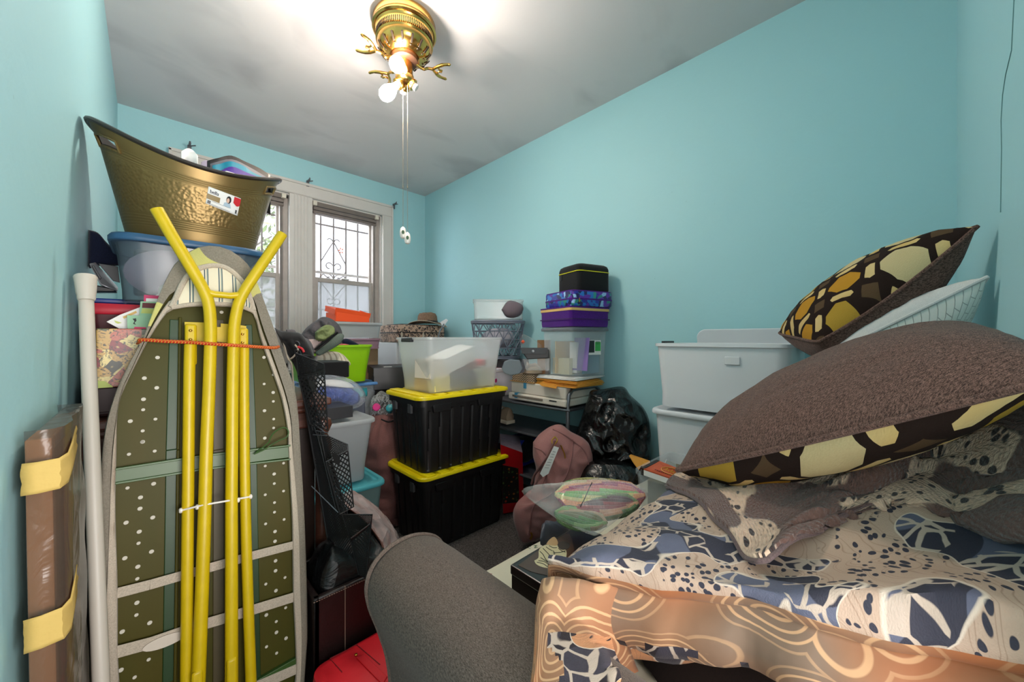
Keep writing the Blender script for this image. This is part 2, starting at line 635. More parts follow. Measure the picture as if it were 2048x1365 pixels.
M['bungee'] = bungee()
M['pole_white'] = plain('ivory_enamel', (192, 184, 172), .45)
M['board_wood'] = plain('canvas_back_cardboard', (186, 124, 74), .8, var=.15)
M['wrap'] = crumple('plastic_wrap', (74, 68, 62), .25, 7, .6, .50)
M['tape'] = plain('masking_tape', (200, 168, 92), .75, var=.1, bump=.3, bscale=50)
M['navy'] = fabric('navy_cloth', (26, 32, 58), None, 300)
M['silver'] = plain('silver_plastic', (168, 168, 172), .35, .3)
M['charcoal'] = plain('charcoal_plastic', (44, 44, 48), .4)
M['blue_folder'] = plain('royal_blue_card', (24, 52, 130), .4)


def xmas():
    s = NT('gold_and_evergreen_print'); co = s.warp(s.coord(), 9, .06)
    a = s.vor(co, 42, out='Color'); d = s.vor(co, 42)
    r = s.ramp(s.xyz(a)[0], [(0, lin((40, 44, 26))), (.18, lin((190, 150, 80))), (.42, lin((222, 200, 130))), (.58, lin((132, 36, 44))), (.72, lin((80, 84, 50))), (.86, lin((180, 92, 72)))], True)
    st = s.noise(co, 90, 4, 2)
    c = s.mix(s.ramp(st, [(.36, (0, 0, 0, 1)), (.5, (1, 1, 1, 1))]), lin((40, 34, 24)), r)
    c = s.mix(s.ramp(d, [(.0, (1, 1, 1, 1)), (.16, (0, 0, 0, 1))]), c, lin((214, 186, 120)))
    s.set(col=c, rough=.35)
    return s.m


M['xmas'] = xmas()
M['wood'] = None


def wood(name, a, b, rough=.35):
    s = NT(name); co = s.mapping(s.coord(), (1, 1, 9))
    f = s.noise(co, 7, 5, 1.5)
    s.set(col=s.mix(f, lin(a), lin(b)), rough=rough, coat=.2); return s.m


M['wood'] = wood('reddish_brown_wood', (62, 30, 22), (104, 60, 44))
M['dark_wood'] = wood('dark_chest_wood', (26, 16, 12), (44, 28, 22))


def meshmat(name, rgb, scale=110, hole=.7):
    """expanded metal mesh: solid strands, open diamonds between them"""
    s = NT(name); uv = s.coord('UV')
    o = s.xyz(s.mapping(uv, (scale, scale, 1), (0, 0, math.radians(45))))
    fx = s.math('ABSOLUTE', s.math('SUBTRACT', s.math('FRACT', o[0]), .5)); fy = s.math('ABSOLUTE', s.math('SUBTRACT', s.math('FRACT', o[1]), .5))
    m = s.math('GREATER_THAN', s.math('MAXIMUM', fx, fy), hole / 2)
    s.set(col=lin(rgb), rough=.45)
    tr = s.n('ShaderNodeBsdfTransparent')
    mx = s.n('ShaderNodeMixShader', {0: m, 1: tr.outputs[0], 2: s.b.outputs[0]})
    s.t.links.new(mx.outputs[0], s.out.inputs[0])
    return s.m


M['mesh'] = meshmat('black_wire_mesh', (16, 15, 17), 95, .62)
M['mesh_dense'] = meshmat('black_dense_mesh', (14, 13, 15), 160, .40)
M['leather'] = plain('black_brown_leatherette', (26, 15, 14), .38, bump=.25, bscale=160)
M['stitch'] = plain('tan_thread', (150, 126, 110), .8)
M['black_cloth'] = fabric('black_cloth', (24, 24, 26), None, 260, .85)
M['black_shiny'] = crumple('black_satin_bag', (14, 14, 16), .42, 12, .6)
M['trash'] = crumple('black_bin_liner', (8, 8, 10), .27, 11, .85)
M['red_cloth'] = plain('red_nylon', (214, 20, 36), .5, var=.08, bump=.15, bscale=25)
M['red_box'] = plain('red_printed_card', (176, 14, 24), .35)
M['mauve'] = fabric('mauve_cloth', (132, 90, 86), (108, 70, 68), 200, .85, .2)
M['pink_bag'] = fabric('dusty_pink_nylon', (172, 120, 116), (150, 100, 98), 260, .6, .12)
M['gold_metal'] = plain('gold_zip_metal', (196, 150, 62), .3, 1.0)
M['seam_pink'] = plain('pink_piping', (140, 92, 90), .6)


def sofa_cloth():
    s = NT('grey_brown_upholstery'); co = s.coord()
    f1 = s.noise(s.mapping(co, (1, 6, 6)), 260, 2); f2 = s.noise(s.mapping(co, (6, 1, 1)), 260, 2)
    th = s.math('MULTIPLY', s.math('ADD', f1, f2), .5)
    c = s.mix(s.ramp(th, [(.36, (0, 0, 0, 1)), (.64, (1, 1, 1, 1))]), lin((58, 49, 44)), lin((124, 108, 98)))
    s.set(col=c, rough=.95, spec=.15, sheen=.1); s.bump(th, .35, .002)
    return s.m


M['sofa'] = sofa_cloth()


def brown_pillow():
    s = NT('brown_melange_cloth'); co = s.coord()
    f1 = s.noise(s.mapping(co, (1, 5, 5)), 210, 2); f2 = s.noise(s.mapping(co, (5, 1, 1)), 210, 2)
    th = s.math('MULTIPLY', s.math('ADD', f1, f2), .5)
    c = s.mix(s.ramp(th, [(.4, (0, 0, 0, 1)), (.66, (1, 1, 1, 1))]), lin((62, 46, 42)), lin((146, 112, 101)))
    s.set(col=c, rough=.95, spec=.1, sheen=.1)
    s.bump(s.math('ADD', s.math('MULTIPLY', th, .3), s.math('MULTIPLY', s.noise(co, 9, 3, .6), 3)), .4, .010)
    return s.m


M['brown_cloth'] = brown_pillow()


def octagons(scale=3.2):
    """printed lattice of gold octagons joined by short bars, on dark brown"""
    s = NT('gold_octagon_print'); uv = s.coord('UV')
    uvw = s.warp(uv, 5, .02)
    o = s.xyz(s.mapping(uvw, (scale, scale, 1), (0, 0, math.radians(38))))
    cx = s.math('FLOOR', o[0]); cy = s.math('FLOOR', o[1])
    x = s.math('ABSOLUTE', s.math('SUBTRACT', s.math('FRACT', o[0]), .5)); y = s.math('ABSOLUTE', s.math('SUBTRACT', s.math('FRACT', o[1]), .5))
    oct_ = s.math('MAXIMUM', s.math('MAXIMUM', x, y), s.math('MULTIPLY', s.math('ADD', x, y), .76))
    inside = s.math('LESS_THAN', oct_, .325)
    mx = s.math('MAXIMUM', x, y); mn = s.math('MINIMUM', x, y)
    bar = s.math('MULTIPLY', s.math('GREATER_THAN', mx, .415), s.math('LESS_THAN', s.math('ADD', mn, s.math('MULTIPLY', s.math('SUBTRACT', .5, mx), .6)), .235))
    sq = s.math('GREATER_THAN', mn, .37)
    cell = s.n('ShaderNodeTexWhiteNoise', noise_dimensions='2D')
    cv = s.n('ShaderNodeCombineXYZ', {0: cx, 1: cy}).outputs[0]
    s.t.links.new(cv, cell.inputs['Vector'])
    gold = s.ramp(cell.outputs['Value'], [(0, lin((196, 142, 44))), (.45, lin((214, 196, 150))), (.75, lin((186, 150, 58)))], True)
    tw = s.noise(s.mapping(uv, (2, 14, 1)), 60, 2)
    gold = s.mix(s.math('MULTIPLY', tw, .35), gold, lin((120, 84, 34)))
    col = s.mix(inside, lin((40, 28, 24)), gold)
    col = s.mix(bar, col, s.mix(s.noise(uv, 6, 1), lin((206, 160, 70)), lin((220, 204, 160))))
    col = s.mix(s.math('MULTIPLY', sq, .55), col, lin((112, 88, 62)))
    s.set(col=col, rough=.9, spec=.15); s.bump(s.noise(uv, 160, 2), .25, .003)
    return s.m


M['octagon'] = octagons(3.1)
M['octagon_big'] = octagons(3.6)


def quilted():
    s = NT('white_basketweave_quilt'); uv = s.coord('UV')
    b = s.n('ShaderNodeTexBrick', {'Vector': s.mapping(uv, (1, 1, 1), (0, 0, math.radians(45))), 'Scale': 9, 'Mortar Size': .03, 'Mortar Smooth': .6, 'Brick Width': .9, 'Row Height': .45})
    s.set(col=s.mix(b.outputs['Fac'], lin((226, 228, 222)), lin((176, 180, 176))), rough=.85)
    s.bump(s.math('SUBTRACT', 1.0, b.outputs['Fac']), .6, .006)
    return s.m


M['quilted'] = quilted()
M['white_cloth'] = fabric('white_cotton', (222, 222, 220), (200, 200, 200), 300, .9)


def duvet(name, base, dark, line, orange=False):
    """paisley batik: broad slate shapes ringed with cream lines, rows of dark pebbles between"""
    s = NT(name); uv0 = s.coord('UV'); uv = s.mapping(uv0, (1.55, 1.55, 1), (0, 0, .5))
    w1 = s.warp(uv, 4.0, .16)
    big = s.noise(w1, 5.6, 1, .5)
    f = s.ramp(big, [(.513, (0, 0, 0, 1)), (.517, (1, 1, 1, 1))])
    edge = s.ramp(big, [(.504, (0, 0, 0, 1)), (.511, (1, 1, 1, 1)), (.518, (1, 1, 1, 1)), (.523, (0, 0, 0, 1))])
    w2 = s.warp(uv, 9, .05)
    peb = s.vor(s.mapping(w2, (1, 1.5, 1)), 42, 'F1', .7)
    pm = s.ramp(peb, [(.0, (1, 1, 1, 1)), (.34, (1, 1, 1, 1)), (.38, (0, 0, 0, 1))])
    zone = s.ramp(s.noise(w1, 8.5, 1), [(.44, (0, 0, 0, 1)), (.455, (1, 1, 1, 1))])
    net = s.vor(w2, 20, 'DISTANCE_TO_EDGE', .9)
    netm = s.math('MULTIPLY', s.ramp(net, [(.0, (1, 1, 1, 1)), (.05, (1, 1, 1, 1)), (.07, (0, 0, 0, 1))]), s.ramp(s.noise(w1, 9, 0), [(.5, (0, 0, 0, 1)), (.51, (1, 1, 1, 1))]))
    sw = s.n('ShaderNodeTexWave', {'Vector': w1, 'Scale': 9, 'Distortion': 9, 'Detail': 1, 'Detail Scale': 1.2}, wave_type='RINGS').outputs['Fac']
    swm = s.ramp(sw, [(.80, (0, 0, 0, 1)), (.86, (1, 1, 1, 1)), (.95, (0, 0, 0, 1))])
    tone = s.mix(s.noise(uv, 6, 2), lin(base), lin(tuple(min(255, x * 1.08 + 6) for x in base)))
    tone = s.mix(s.math('MULTIPLY', swm, .5), tone, lin((130, 98, 78)))
    c = s.mix(s.math('MULTIPLY', pm, zone), tone, lin(dark))
    slate = s.mix(s.ramp(s.noise(w1, 8, 0), [(.5, (0, 0, 0, 1)), (.51, (1, 1, 1, 1))]), lin(dark), lin(line))
    slate = s.mix(s.math('MULTIPLY', netm, .9), slate, lin((196, 178, 162)))
    c = s.mix(f, c, slate)
    c = s.mix(edge, c, lin((214, 198, 182)))
    s.set(col=c, rough=.7, spec=.2, sheen=.05)
    s.bump(s.math('ADD', s.noise(uv, 12, 3), s.math('MULTIPLY', s.noise(uv, 350, 1), .15)), .35, .012)
    return s.m


M['duvet'] = duvet('slate_and_beige_paisley', (176, 152, 134), (56, 56, 68), (96, 99, 118))
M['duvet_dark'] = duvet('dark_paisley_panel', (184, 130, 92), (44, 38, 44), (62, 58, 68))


def swirl():
    s = NT('tan_swirl_print'); uv = s.coord('UV')
    v = s.n('ShaderNodeTexVoronoi', {'Vector': s.mapping(s.warp(uv, 3, .10), (1, .8, 1)), 'Scale': 10, 'Randomness': .5}, feature='F1')
    d = v.outputs['Distance']
    r = s.math('SINE', s.math('MULTIPLY', d, 74))
    near = s.ramp(d, [(.16, (0, 0, 0, 1)), (.20, (1, 1, 1, 1)), (.55, (1, 1, 1, 1)), (.68, (0, 0, 0, 1))])
    ln = s.math('MULTIPLY', s.ramp(r, [(.45, (0, 0, 0, 1)), (.8, (1, 1, 1, 1))]), near)
    base = s.ramp(s.noise(uv, 5, 1), [(.38, lin((168, 104, 66))), (.52, lin((152, 112, 84))), (.64, lin((126, 106, 90)))])
    s.set(col=s.mix(s.math('MULTIPLY', ln, .75), base, lin((214, 172, 130))), rough=.65, spec=.25, sheen=.05)
    s.bump(s.noise(uv, 14, 3), .3, .012)
    return s.m


M['swirl'] = swirl()


def safari():
    """terry blanket: brown ground, cream spotted patches, ribbed pile"""
    s = NT('brown_spotted_terry'); uv = s.coord('UV')
    w1 = s.warp(uv, 5, .12)
    zone = s.noise(w1, 5.0, 1)
    zm = s.ramp(zone, [(.51, (0, 0, 0, 1)), (.525, (1, 1, 1, 1))])
    sp = s.vor(s.warp(uv, 20, .02), 40, 'F1', .8)
    spm = s.ramp(sp, [(.0, (1, 1, 1, 1)), (.30, (1, 1, 1, 1)), (.38, (0, 0, 0, 1))])
    strp = s.n('ShaderNodeTexWave', {'Vector': w1, 'Scale': 14, 'Distortion': 6, 'Detail': 2}).outputs['Fac']
    z2 = s.ramp(s.noise(w1, 3.2, 0), [(.58, (0, 0, 0, 1)), (.60, (1, 1, 1, 1))])
    cream = s.mix(s.noise(uv, 90, 2), lin((250, 216, 188)), lin((206, 174, 150)))
    dark = lin((62, 50, 50)); ground = s.mix(s.noise(uv, 120, 2), lin((92, 68, 62)), lin((130, 100, 92)))
    light = s.mix(spm, cream, dark)
    light2 = s.mix(s.ramp(strp, [(.45, (0, 0, 0, 1)), (.55, (1, 1, 1, 1))]), cream, dark)
    light = s.mix(z2, light, light2)
    col = s.mix(zm, ground, light)
    s.set(col=col, rough=1, spec=.05, sheen=.3)
    rib = s.n('ShaderNodeTexWave', {'Vector': uv, 'Scale': 38, 'Distortion': 1.2, 'Detail': 1}, bands_direction='DIAGONAL').outputs['Fac']
    h = s.math('ADD', s.noise(uv, 170, 3), s.math('MULTIPLY', rib, .25))
    h = s.math('ADD', h, s.math('MULTIPLY', zm, .5))
    s.bump(h, 1.0, .006)
    return s.m


M['safari'] = safari()


def floral():
    s = NT('cream_floral_quilt'); co = s.coord()
    w1 = s.warp(co, 14, .03)
    d = s.vor(w1, 11, 'F1', .9); c = s.vor(w1, 11, 'F1', .9, 'Color')
    leaf = s.ramp(s.noise(co, 90, 3), [(.5, (0, 0, 0, 1)), (.54, (1, 1, 1, 1))])
    m = s.math('MULTIPLY', s.ramp(d, [(.0, (1, 1, 1, 1)), (.2, (1, 1, 1, 1)), (.26, (0, 0, 0, 1))]), leaf)
    pc = s.ramp(s.xyz(c)[0], [(0, lin((150, 44, 66))), (.3, lin((70, 92, 66))), (.6, lin((84, 96, 140)))], True)
    s.set(col=s.mix(m, lin((214, 206, 184)), pc), rough=.95, spec=.1)
    s.bump(s.vor(co, 24, 'SMOOTH_F1'), .5, .012)
    return s.m


M['floral'] = floral()
M['brown_lacquer'] = wood('dark_lacquered_box', (22, 12, 13), (40, 24, 22), .3)


def leopard():
    s = NT('leopard_print'); co = s.warp(s.coord(), 30, .015)
    d = s.vor(co, 52, 'F1', .9)
    m = s.ramp(d, [(.0, (0, 0, 0, 1)), (.22, (0, 0, 0, 1)), (.26, (1, 1, 1, 1)), (.46, (1, 1, 1, 1)), (.5, (0, 0, 0, 1))])
    s.set(col=s.mix(m, lin((176, 146, 126)), lin((34, 24, 28))), rough=.6)
    return s.m


M['leopard'] = leopard()


def straw():
    s = NT('brown_straw_weave'); o = s.xyz(s.coord())
    a = s.math('SINE', s.math('MULTIPLY', o[2], 900)); n = s.noise(s.coord(), 120, 2)
    s.set(col=s.mix(s.math('ADD', s.math('MULTIPLY', a, .25), n), lin((92, 66, 50)), lin((168, 136, 112))), rough=.9)
    s.bump(a, .5, .003)
    return s.m


M['straw'] = straw()
M['steel'] = plain('grey_steel', (112, 114, 120), .35, .7)
M['dark_steel'] = plain('dark_grey_shelf', (70, 70, 76), .4, .3)
M['manila'] = plain('manila_envelope', (214, 146, 50), .7, var=.06)
M['manila_pale'] = plain('pale_manila', (220, 180, 110), .7)
M['purple'] = fabric('purple_cloth', (88, 28, 142), (62, 14, 104), 260, .75)
M['printer'] = plain('ivory_printer_plastic', (214, 204, 192), .45)
M['beige_case'] = plain('tan_mesh_pouch', (196, 170, 148), .7, bump=.4, bscale=150)


def peacock():
    s = NT('peacock_print'); co = s.coord()
    c = s.vor(s.warp(co, 20, .03), 46, 'F1', 1, 'Color')
    k = s.ramp(s.xyz(c)[1], [(0, lin((40, 44, 150))), (.25, lin((34, 110, 190))), (.42, lin((96, 40, 160))), (.6, lin((44, 140, 130))), (.72, lin((150, 190, 230))), (.8, lin((30, 30, 90)))], True)
    s.set(col=k, rough=.4); return s.m


M['peacock'] = peacock()


def zigzag():
    s = NT('zigzag_print'); o = s.xyz(s.coord())
    x = s.math('MULTIPLY', s.math('ADD', o[0], o[1]), 55); z = s.math('MULTIPLY', o[2], 80)
    t = s.math('ABSOLUTE', s.math('SUBTRACT', s.math('FRACT', x), .5))
    v = s.math('FRACT', s.math('ADD', z, s.math('MULTIPLY', t, 1.6)))
    s.set(col=s.mix(s.math('GREATER_THAN', v, .5), lin((206, 180, 150)), lin((50, 40, 38))), rough=.6); return s.m


M['zigzag'] = zigzag()


def butterflies():
    s = NT('butterfly_print_card'); co = s.coord()
    c = s.vor(co, 24, 'F1', .8, 'Color'); d = s.vor(s.warp(co, 40, .02), 24, 'F1', .8)
    k = s.ramp(s.xyz(c)[0], [(0, lin((190, 40, 110))), (.35, lin((220, 120, 160))), (.6, lin((90, 150, 190))), (.75, lin((226, 214, 222)))], True)
    m = s.ramp(d, [(.0, (1, 1, 1, 1)), (.30, (1, 1, 1, 1)), (.34, (0, 0, 0, 1))])
    s.set(col=s.mix(m, lin((226, 214, 222)), k), rough=.5); return s.m


M['butterfly'] = butterflies()
M['basket'] = plain('slate_grey_plastic', (112, 118, 134), .45)
M['grey_soft'] = plain('grey_foam', (112, 122, 130), .6)
M['tissue'] = plain('beige_tissue', (218, 198, 178), .9)


def yarn(name, cols):
    s = NT(name); uv = s.coord('UV'); o = s.xyz(uv)
    f = s.math('FRACT', s.math('ADD', s.math('MULTIPLY', o[0], .137), s.math('MULTIPLY', o[1], .35)))
    c = s.ramp(f, [(i / len(cols), lin(k)) for i, k in enumerate(cols)], True)
    s.set(col=c, rough=1, sheen=.3)
    s.bump(s.math('SINE', s.math('ADD', s.math('MULTIPLY', o[1], 300), s.math('MULTIPLY', o[0], 20))), .5, .002)
    return s.m


M['yarn1'] = yarn('rainbow_yarn', [(126, 176, 104), (206, 196, 130), (222, 152, 110), (150, 50, 96), (196, 110, 110)])
M['yarn2'] = yarn('green_yarn', [(96, 140, 86), (140, 172, 112), (176, 150, 120), (120, 120, 90)])
M['yarn3'] = yarn('red_yarn', [(150, 60, 70), (206, 150, 120), (110, 130, 90), (90, 60, 70)])
M['zip_bag'] = crumple('clear_zip_bag', (226, 226, 224), .15, 10, .3, .05)
M['comforter_blue'] = crumple('blue_comforter', (48, 72, 150), .8, 22, .9)
M['comforter_bag'] = crumple('clear_comforter_bag', (215, 222, 235), .15, 9, .5, .10)
M['striped_blanket'] = None


def stripes(name, a, b, f=60):
    s = NT(name); o = s.xyz(s.coord())
    v = s.math('SINE', s.math('MULTIPLY', s.math('ADD', o[0], s.math('MULTIPLY', o[1], .3)), f))
    s.set(col=s.mix(s.ramp(v, [(.5, (0, 0, 0, 1)), (.6, (1, 1, 1, 1))]), lin(a), lin(b)), rough=.9); s.bump(s.noise(s.coord(), 30, 3), .4, .006); return s.m


M['striped_blanket'] = stripes('cream_striped_blanket', (214, 204, 186), (170, 156, 136), 260)
M['grey_jacket'] = crumple('grey_jacket_cloth', (78, 72, 76), .7, 10, .6)
M['olive_jacket'] = crumple('olive_jacket_cloth', (122, 134, 84), .75, 10, .5)
M['pinkish'] = plain('pale_pink_fleece', (196, 172, 168), .9, bump=.4, bscale=30)
M['grey_green_mesh'] = plain('grey_green_netting', (96, 108, 98), .8, bump=.6, bscale=180)
M['pink_toy'] = plain('magenta_plastic', (214, 40, 130), .4)
M['teal_toy'] = plain('teal_plastic', (40, 150, 160), .4)
M['green_wire'] = plain('green_plastic_wire', (92, 150, 62), .45)
M['sneaker'] = plain('beige_suede', (170, 148, 124), .8, bump=.3, bscale=80)
M['sneaker_sole'] = plain('cream_rubber', (200, 186, 166), .6)
M['label_green'] = plain('green_label', (60, 170, 80), .5)
M['label_black'] = plain('black_label', (30, 34, 36), .5)
M['label_red'] = plain('red_label', (200, 34, 44), .5)
M['label_tan'] = plain('tan_label', (140, 116, 70), .5)
M['skin_print'] = plain('skin_tone_print', (220, 180, 160), .5)
M['black_hair'] = plain('black_print', (26, 22, 24), .5)
M['card_pink'] = plain('pink_card', (214, 60, 110), .6)
M['card_green'] = plain('mint_card', (150, 196, 160), .6)
M['card_yellow'] = plain('yellow_green_card', (190, 200, 110), .6)
M['card_maroon'] = plain('maroon_print', (96, 24, 30), .6)
M['book_orange'] = plain('burnt_orange_book', (186, 78, 40), .5)
M['gold_leaf'] = plain('gold_print', (214, 150, 60), .5)
M['tan_lavender'] = plain('pale_lavender_sheet', (186, 168, 186), .6)
M['bulb'] = None
# ---------------------------------------------------------------- room shell
XL, XR, YN, YF, ZC = -0.132, 1.945, -0.146, 3.22, 2.45
TH = 0.12
struct(MB().lim(XL - TH, XR + TH, YN - 1.4, YF + TH, -0.06, 0.0).build('floor', M['carpet'], smooth=False))
struct(MB().lim(XL - TH, XR + TH, YN - 1.4, YF + TH, ZC, ZC + 0.06).build('ceiling', M['ceiling'], smooth=False))
struct(MB().lim(XL - TH, XL, YN - TH, YF + TH, 0, ZC).build('wall_left', M['wall'], smooth=False))
struct(MB().lim(XR, XR + TH, YN - TH, YF + TH, 0, ZC).build('wall_right', M['wall'], smooth=False))
# wall behind the camera, with the doorway to the hall
nb = MB()
DW0, DW1, DH = XL, 0.62, 2.08
nb.lim(DW1, XR, YN - TH, YN, 0, ZC)
nb.lim(DW0, DW1, YN - TH, YN, DH, ZC)
struct(nb.build('wall_near', M['wall'], smooth=False))
hb = MB()
hb.lim(XL - TH, XL, YN - 1.4, YN - TH, 0, ZC); hb.lim(1.6, 1.6 + TH, YN - 1.4, YN - TH, 0, ZC); hb.lim(XL - TH, 1.6 + TH, YN - 1.4 - TH, YN - 1.4, 0, ZC)
struct(hb.build('wall_hallway', M['white_paint'], smooth=False))
# hairline crack in the plaster behind the pillows
cr = [W(px, py, y=YN) for px, py in ((2030, -40), (2029, 0), (2026, 60), (2024, 100), (2012, 150), (2006, 190), (2003, 240), (2004, 300), (2003, 360), (2002, 425))]
cr = [V((p.x, YN + .0005, p.z)) for p in cr]
struct(MB().tube(cr, 0.0008, 5).build('trim_3', plain('plaster_crack', (96, 140, 142), .9)))

# far wall with the double window
HX0, HX1, HZ0, HZ1 = .19, 1.50, .82, 2.157
fb = MB()
fb.lim(XL, HX0, YF, YF + TH, 0, ZC); fb.lim(HX1, XR, YF, YF + TH, 0, ZC)
fb.lim(HX0, HX1, YF, YF + TH, HZ1, ZC); fb.lim(HX0, HX1, YF, YF + TH, 0, HZ0)
struct(fb.build('wall_far', M['wall'], smooth=False))
# moulded casing
tb = MB()
prof = [(0, 0), (.0, .022), (.012, .028), (.03, .024), (.07, .02), (.082, .026), (.096, .02), (.10, .0)]  # across, proud


def casing(mb, p0, p1, inward):
    p0 = V(p0); p1 = V(p1); inward = V(inward)
    rws = []
    for q in (p0, p1):
        rws.append([q + inward * (a - .10) + V((0, -b, 0)) for a, b in prof])
    mb.grid(list(map(list, zip(*rws))))


tb.lim(HX0 - .10, HX1 + .10, YF - .022, YF, HZ1, HZ1 + .105)
tb.lim(HX0 - .10, HX1 + .10, YF - .032, YF - .02, HZ1 + .085, HZ1 + .105)
tb.lim(HX0 - .10, HX1 + .10, YF - .028, YF - .02, HZ1 + .004, HZ1 + .018)
for x0, sg in ((HX0, -1), (HX1, 1)):
    tb.lim(x0, x0 + sg * .10, YF - .022, YF, HZ0 - .1, HZ1)
    tb.lim(x0 + sg * .085, x0 + sg * .10, YF - .032, YF - .02, HZ0 - .1, HZ1 + .10)
    tb.lim(x0 + sg * .004, x0 + sg * .018, YF - .028, YF - .02, HZ0 - .1, HZ1)
tb.lim(HX0 - .12, HX1 + .12, YF - .06, YF + .02, HZ0 - .03, HZ0)
struct(tb.build('trim_1', M['white_paint'], bevel=.003, smooth=False))
# centre mullion with shallow reeds, and the jamb linings
mu = MB()
MX0, MX1 = .765, .925
mu.lim(MX0, MX1, YF - .02, YF + TH, HZ0, HZ1)
for k in range(5):
    mu.tube([V((MX0 + .035 + k * .0225, YF - .02, HZ0)), V((MX0 + .035 + k * .0225, YF - .02, HZ1))], .005, 6)
mu.lim(HX0, HX0 + .012, YF, YF + TH, HZ0, HZ1); mu.lim(HX1 - .012, HX1, YF, YF + TH, HZ0, HZ1); mu.lim(HX0, HX1, YF, YF + TH, HZ1 - .012, HZ1)
mu.lim(HX0, HX1, YF, YF + TH + .03, HZ0 - .01, HZ0 + .01)
struct(mu.build('trim_2', M['white_paint'], smooth=False, bevel=.002))


def sash(mb, x0, x1, z0, z1, y0, y1, st, rail_b, rail_t):
    mb.lim(x0, x0 + st, y0, y1, z0, z1); mb.lim(x1 - st, x1, y0, y1, z0, z1)
    mb.lim(x0 + st, x1 - st, y0, y1, z0, z0 + rail_b); mb.lim(x0 + st, x1 - st, y0, y1, z1 - rail_t, z1)


ZM = 1.535


def window(idx, x0, x1):
    """a double hung unit: outer frame, upper and lower sash with one pane each, a roller shade head"""
    root = bpy.data.objects.new('window_%d' % idx, None); COL.objects.link(root); root['kind'] = 'structure'
    root.location = ((x0 + x1) / 2, YF + .06, HZ0)
    f = MB()
    f.lim(x0, x0 + .03, YF + .035, YF + .115, HZ0, HZ1); f.lim(x1 - .03, x1, YF + .035, YF + .115, HZ0, HZ1)
    f.lim(x0, x1, YF + .035, YF + .115, HZ1 - .03, HZ1); f.lim(x0, x1, YF + .035, YF + .115, HZ0, HZ0 + .04)
    for k in range(3): f.lim(x1 - .036 - k * .008, x1 - .033 - k * .008, YF + .03, YF + .1, HZ0, HZ1)
    f.build('frame', M['old_paint'], root, world=True, smooth=False)
    a, b = x0 + .03, x1 - .045
    u = MB(); sash(u, a, b, ZM - .02, HZ1 - .06, YF + .08, YF + .10, .022, .035, .03)
    us = u.build('upper_sash', M['old_paint'], root, world=True, bevel=.002, smooth=False)
    g = MB(); g.lim(a + .02, b - .02, YF + .088, YF + .092, ZM + .01, HZ1 - .08); g.build('glass_pane', M['glass'], us, world=True, smooth=False)
    l = MB(); sash(l, a, b, HZ0 + .03, ZM + .015, YF + .05, YF + .072, .032, .05, .035)
    ls = l.build('lower_sash', M['old_paint'], root, world=True, bevel=.003, smooth=False)
    g = MB(); g.lim(a + .03, b - .03, YF + .058, YF + .062, HZ0 + .07, ZM - .01); g.build('glass_pane', M['haze_glass'], ls, world=True, smooth=False)
    lk = MB(); lk.box(((a + b) / 2, YF + .045, ZM + .02), (.06, .02, .01)); lk.lathe([(.01, 0), (.01, .012)], ((a + b) / 2, YF + .045, ZM + .02), 12)
    lk.build('sash_lock', M['white_paint'], ls, world=True, bevel=.002)
    # horizontal bar of the outer storm window showing through the upper pane
    s = MB(); s.lim(a, b, YF + .12, YF + .13, ZM + .06, ZM + .08); s.build('storm_bar', M['old_paint'], root, world=True, smooth=False)
    h = MB(); h.lim(x0 + .015, x1 - .03, YF - .0, YF + .03, HZ1 - .045, HZ1 - .012); h.lim(x0 + .015, x1 - .03, YF + .005, YF + .032, HZ1 - .075, HZ1 - .05)
    h.lim(x0 + .015, x1 - .03, YF + .01, YF + .035, HZ1 - .1, HZ1 - .08)
    h.build('shade_head', M['grey_track'], root, world=True, bevel=.003, smooth=False)
    for xx in (x0 + .02, x1 - .035):
        c = MB(); c.box((xx, YF - .005, HZ1 - .03), (.03, .03, .035)); c.build('shade_bracket', M['cream'], root, world=True, bevel=.003)
    return root


window(1, HX0 + .012, MX0); window(2, MX1, HX1 - .012)


# wrought iron security grilles outside the glass
def arc(cx, cz, r, a0, a1, n=14, y=0, sx=1):
    return [V((cx + sx * r * math.cos(math.radians(a0 + (a1 - a0) * k / n)), y, cz + r * math.sin(math.radians(a0 + (a1 - a0) * k / n)))) for k in range(n + 1)]


def grille(xc, label):
    y = YF + .21
    t = thing('window_grille', label, 'grille', (xc, y, HZ0 - .05), group=None)
    for k in range(-2, 4):
        b = MB(); b.box((xc + k * .105, y, 1.46), (.011, .011, 1.32)); b.build('upright_bar', M['iron'], t, world=True)
    for z in (2.03, 1.30, .92):
        b = MB(); b.box((xc + .05, y, z), (.62, .01, .012))
        if z != 1.30:
            for sx in (-.255, .355): b.box((xc + sx, y - .048, z), (.012, .10, .012))
        b.build('cross_bar', M['iron'], t, world=True)
    s = MB(); r_ = .0042
    for sx in (-1, 1):
        s.tube([V((xc, y, 1.90))] + [V((xc + sx * .10, y, 1.72)), V((xc + sx * .105, y, 1.68))], r_, 6)
        s.tube(arc(xc + sx * .03, 1.90, .022, 180 if sx > 0 else 0, 20 if sx > 0 else 160, 12, y), r_, 6)
        s.tube(arc(xc, 1.675, .105, 0, -75, 14, y, sx), r_, 6)
        s.tube(arc(xc + sx * .035, 1.685, .026, -100, 170, 16, y, sx), r_, 6)
        s.tube(arc(xc + sx * .055, 1.56, .055, 170, -30, 14, y, sx), r_, 6)
        s.tube(arc(xc + sx * .035, 1.565, .022, 100, -170, 16, y, sx), r_, 6)
        s.tube([V((xc + sx * .10, y, 1.53)), V((xc + sx * .0, y, 1.40))], r_, 6)
        s.tube(arc(xc + sx * .03, 1.375, .024, 150, -150, 14, y, sx), r_, 6)
    s.build('scrollwork', M['iron'], t, world=True)


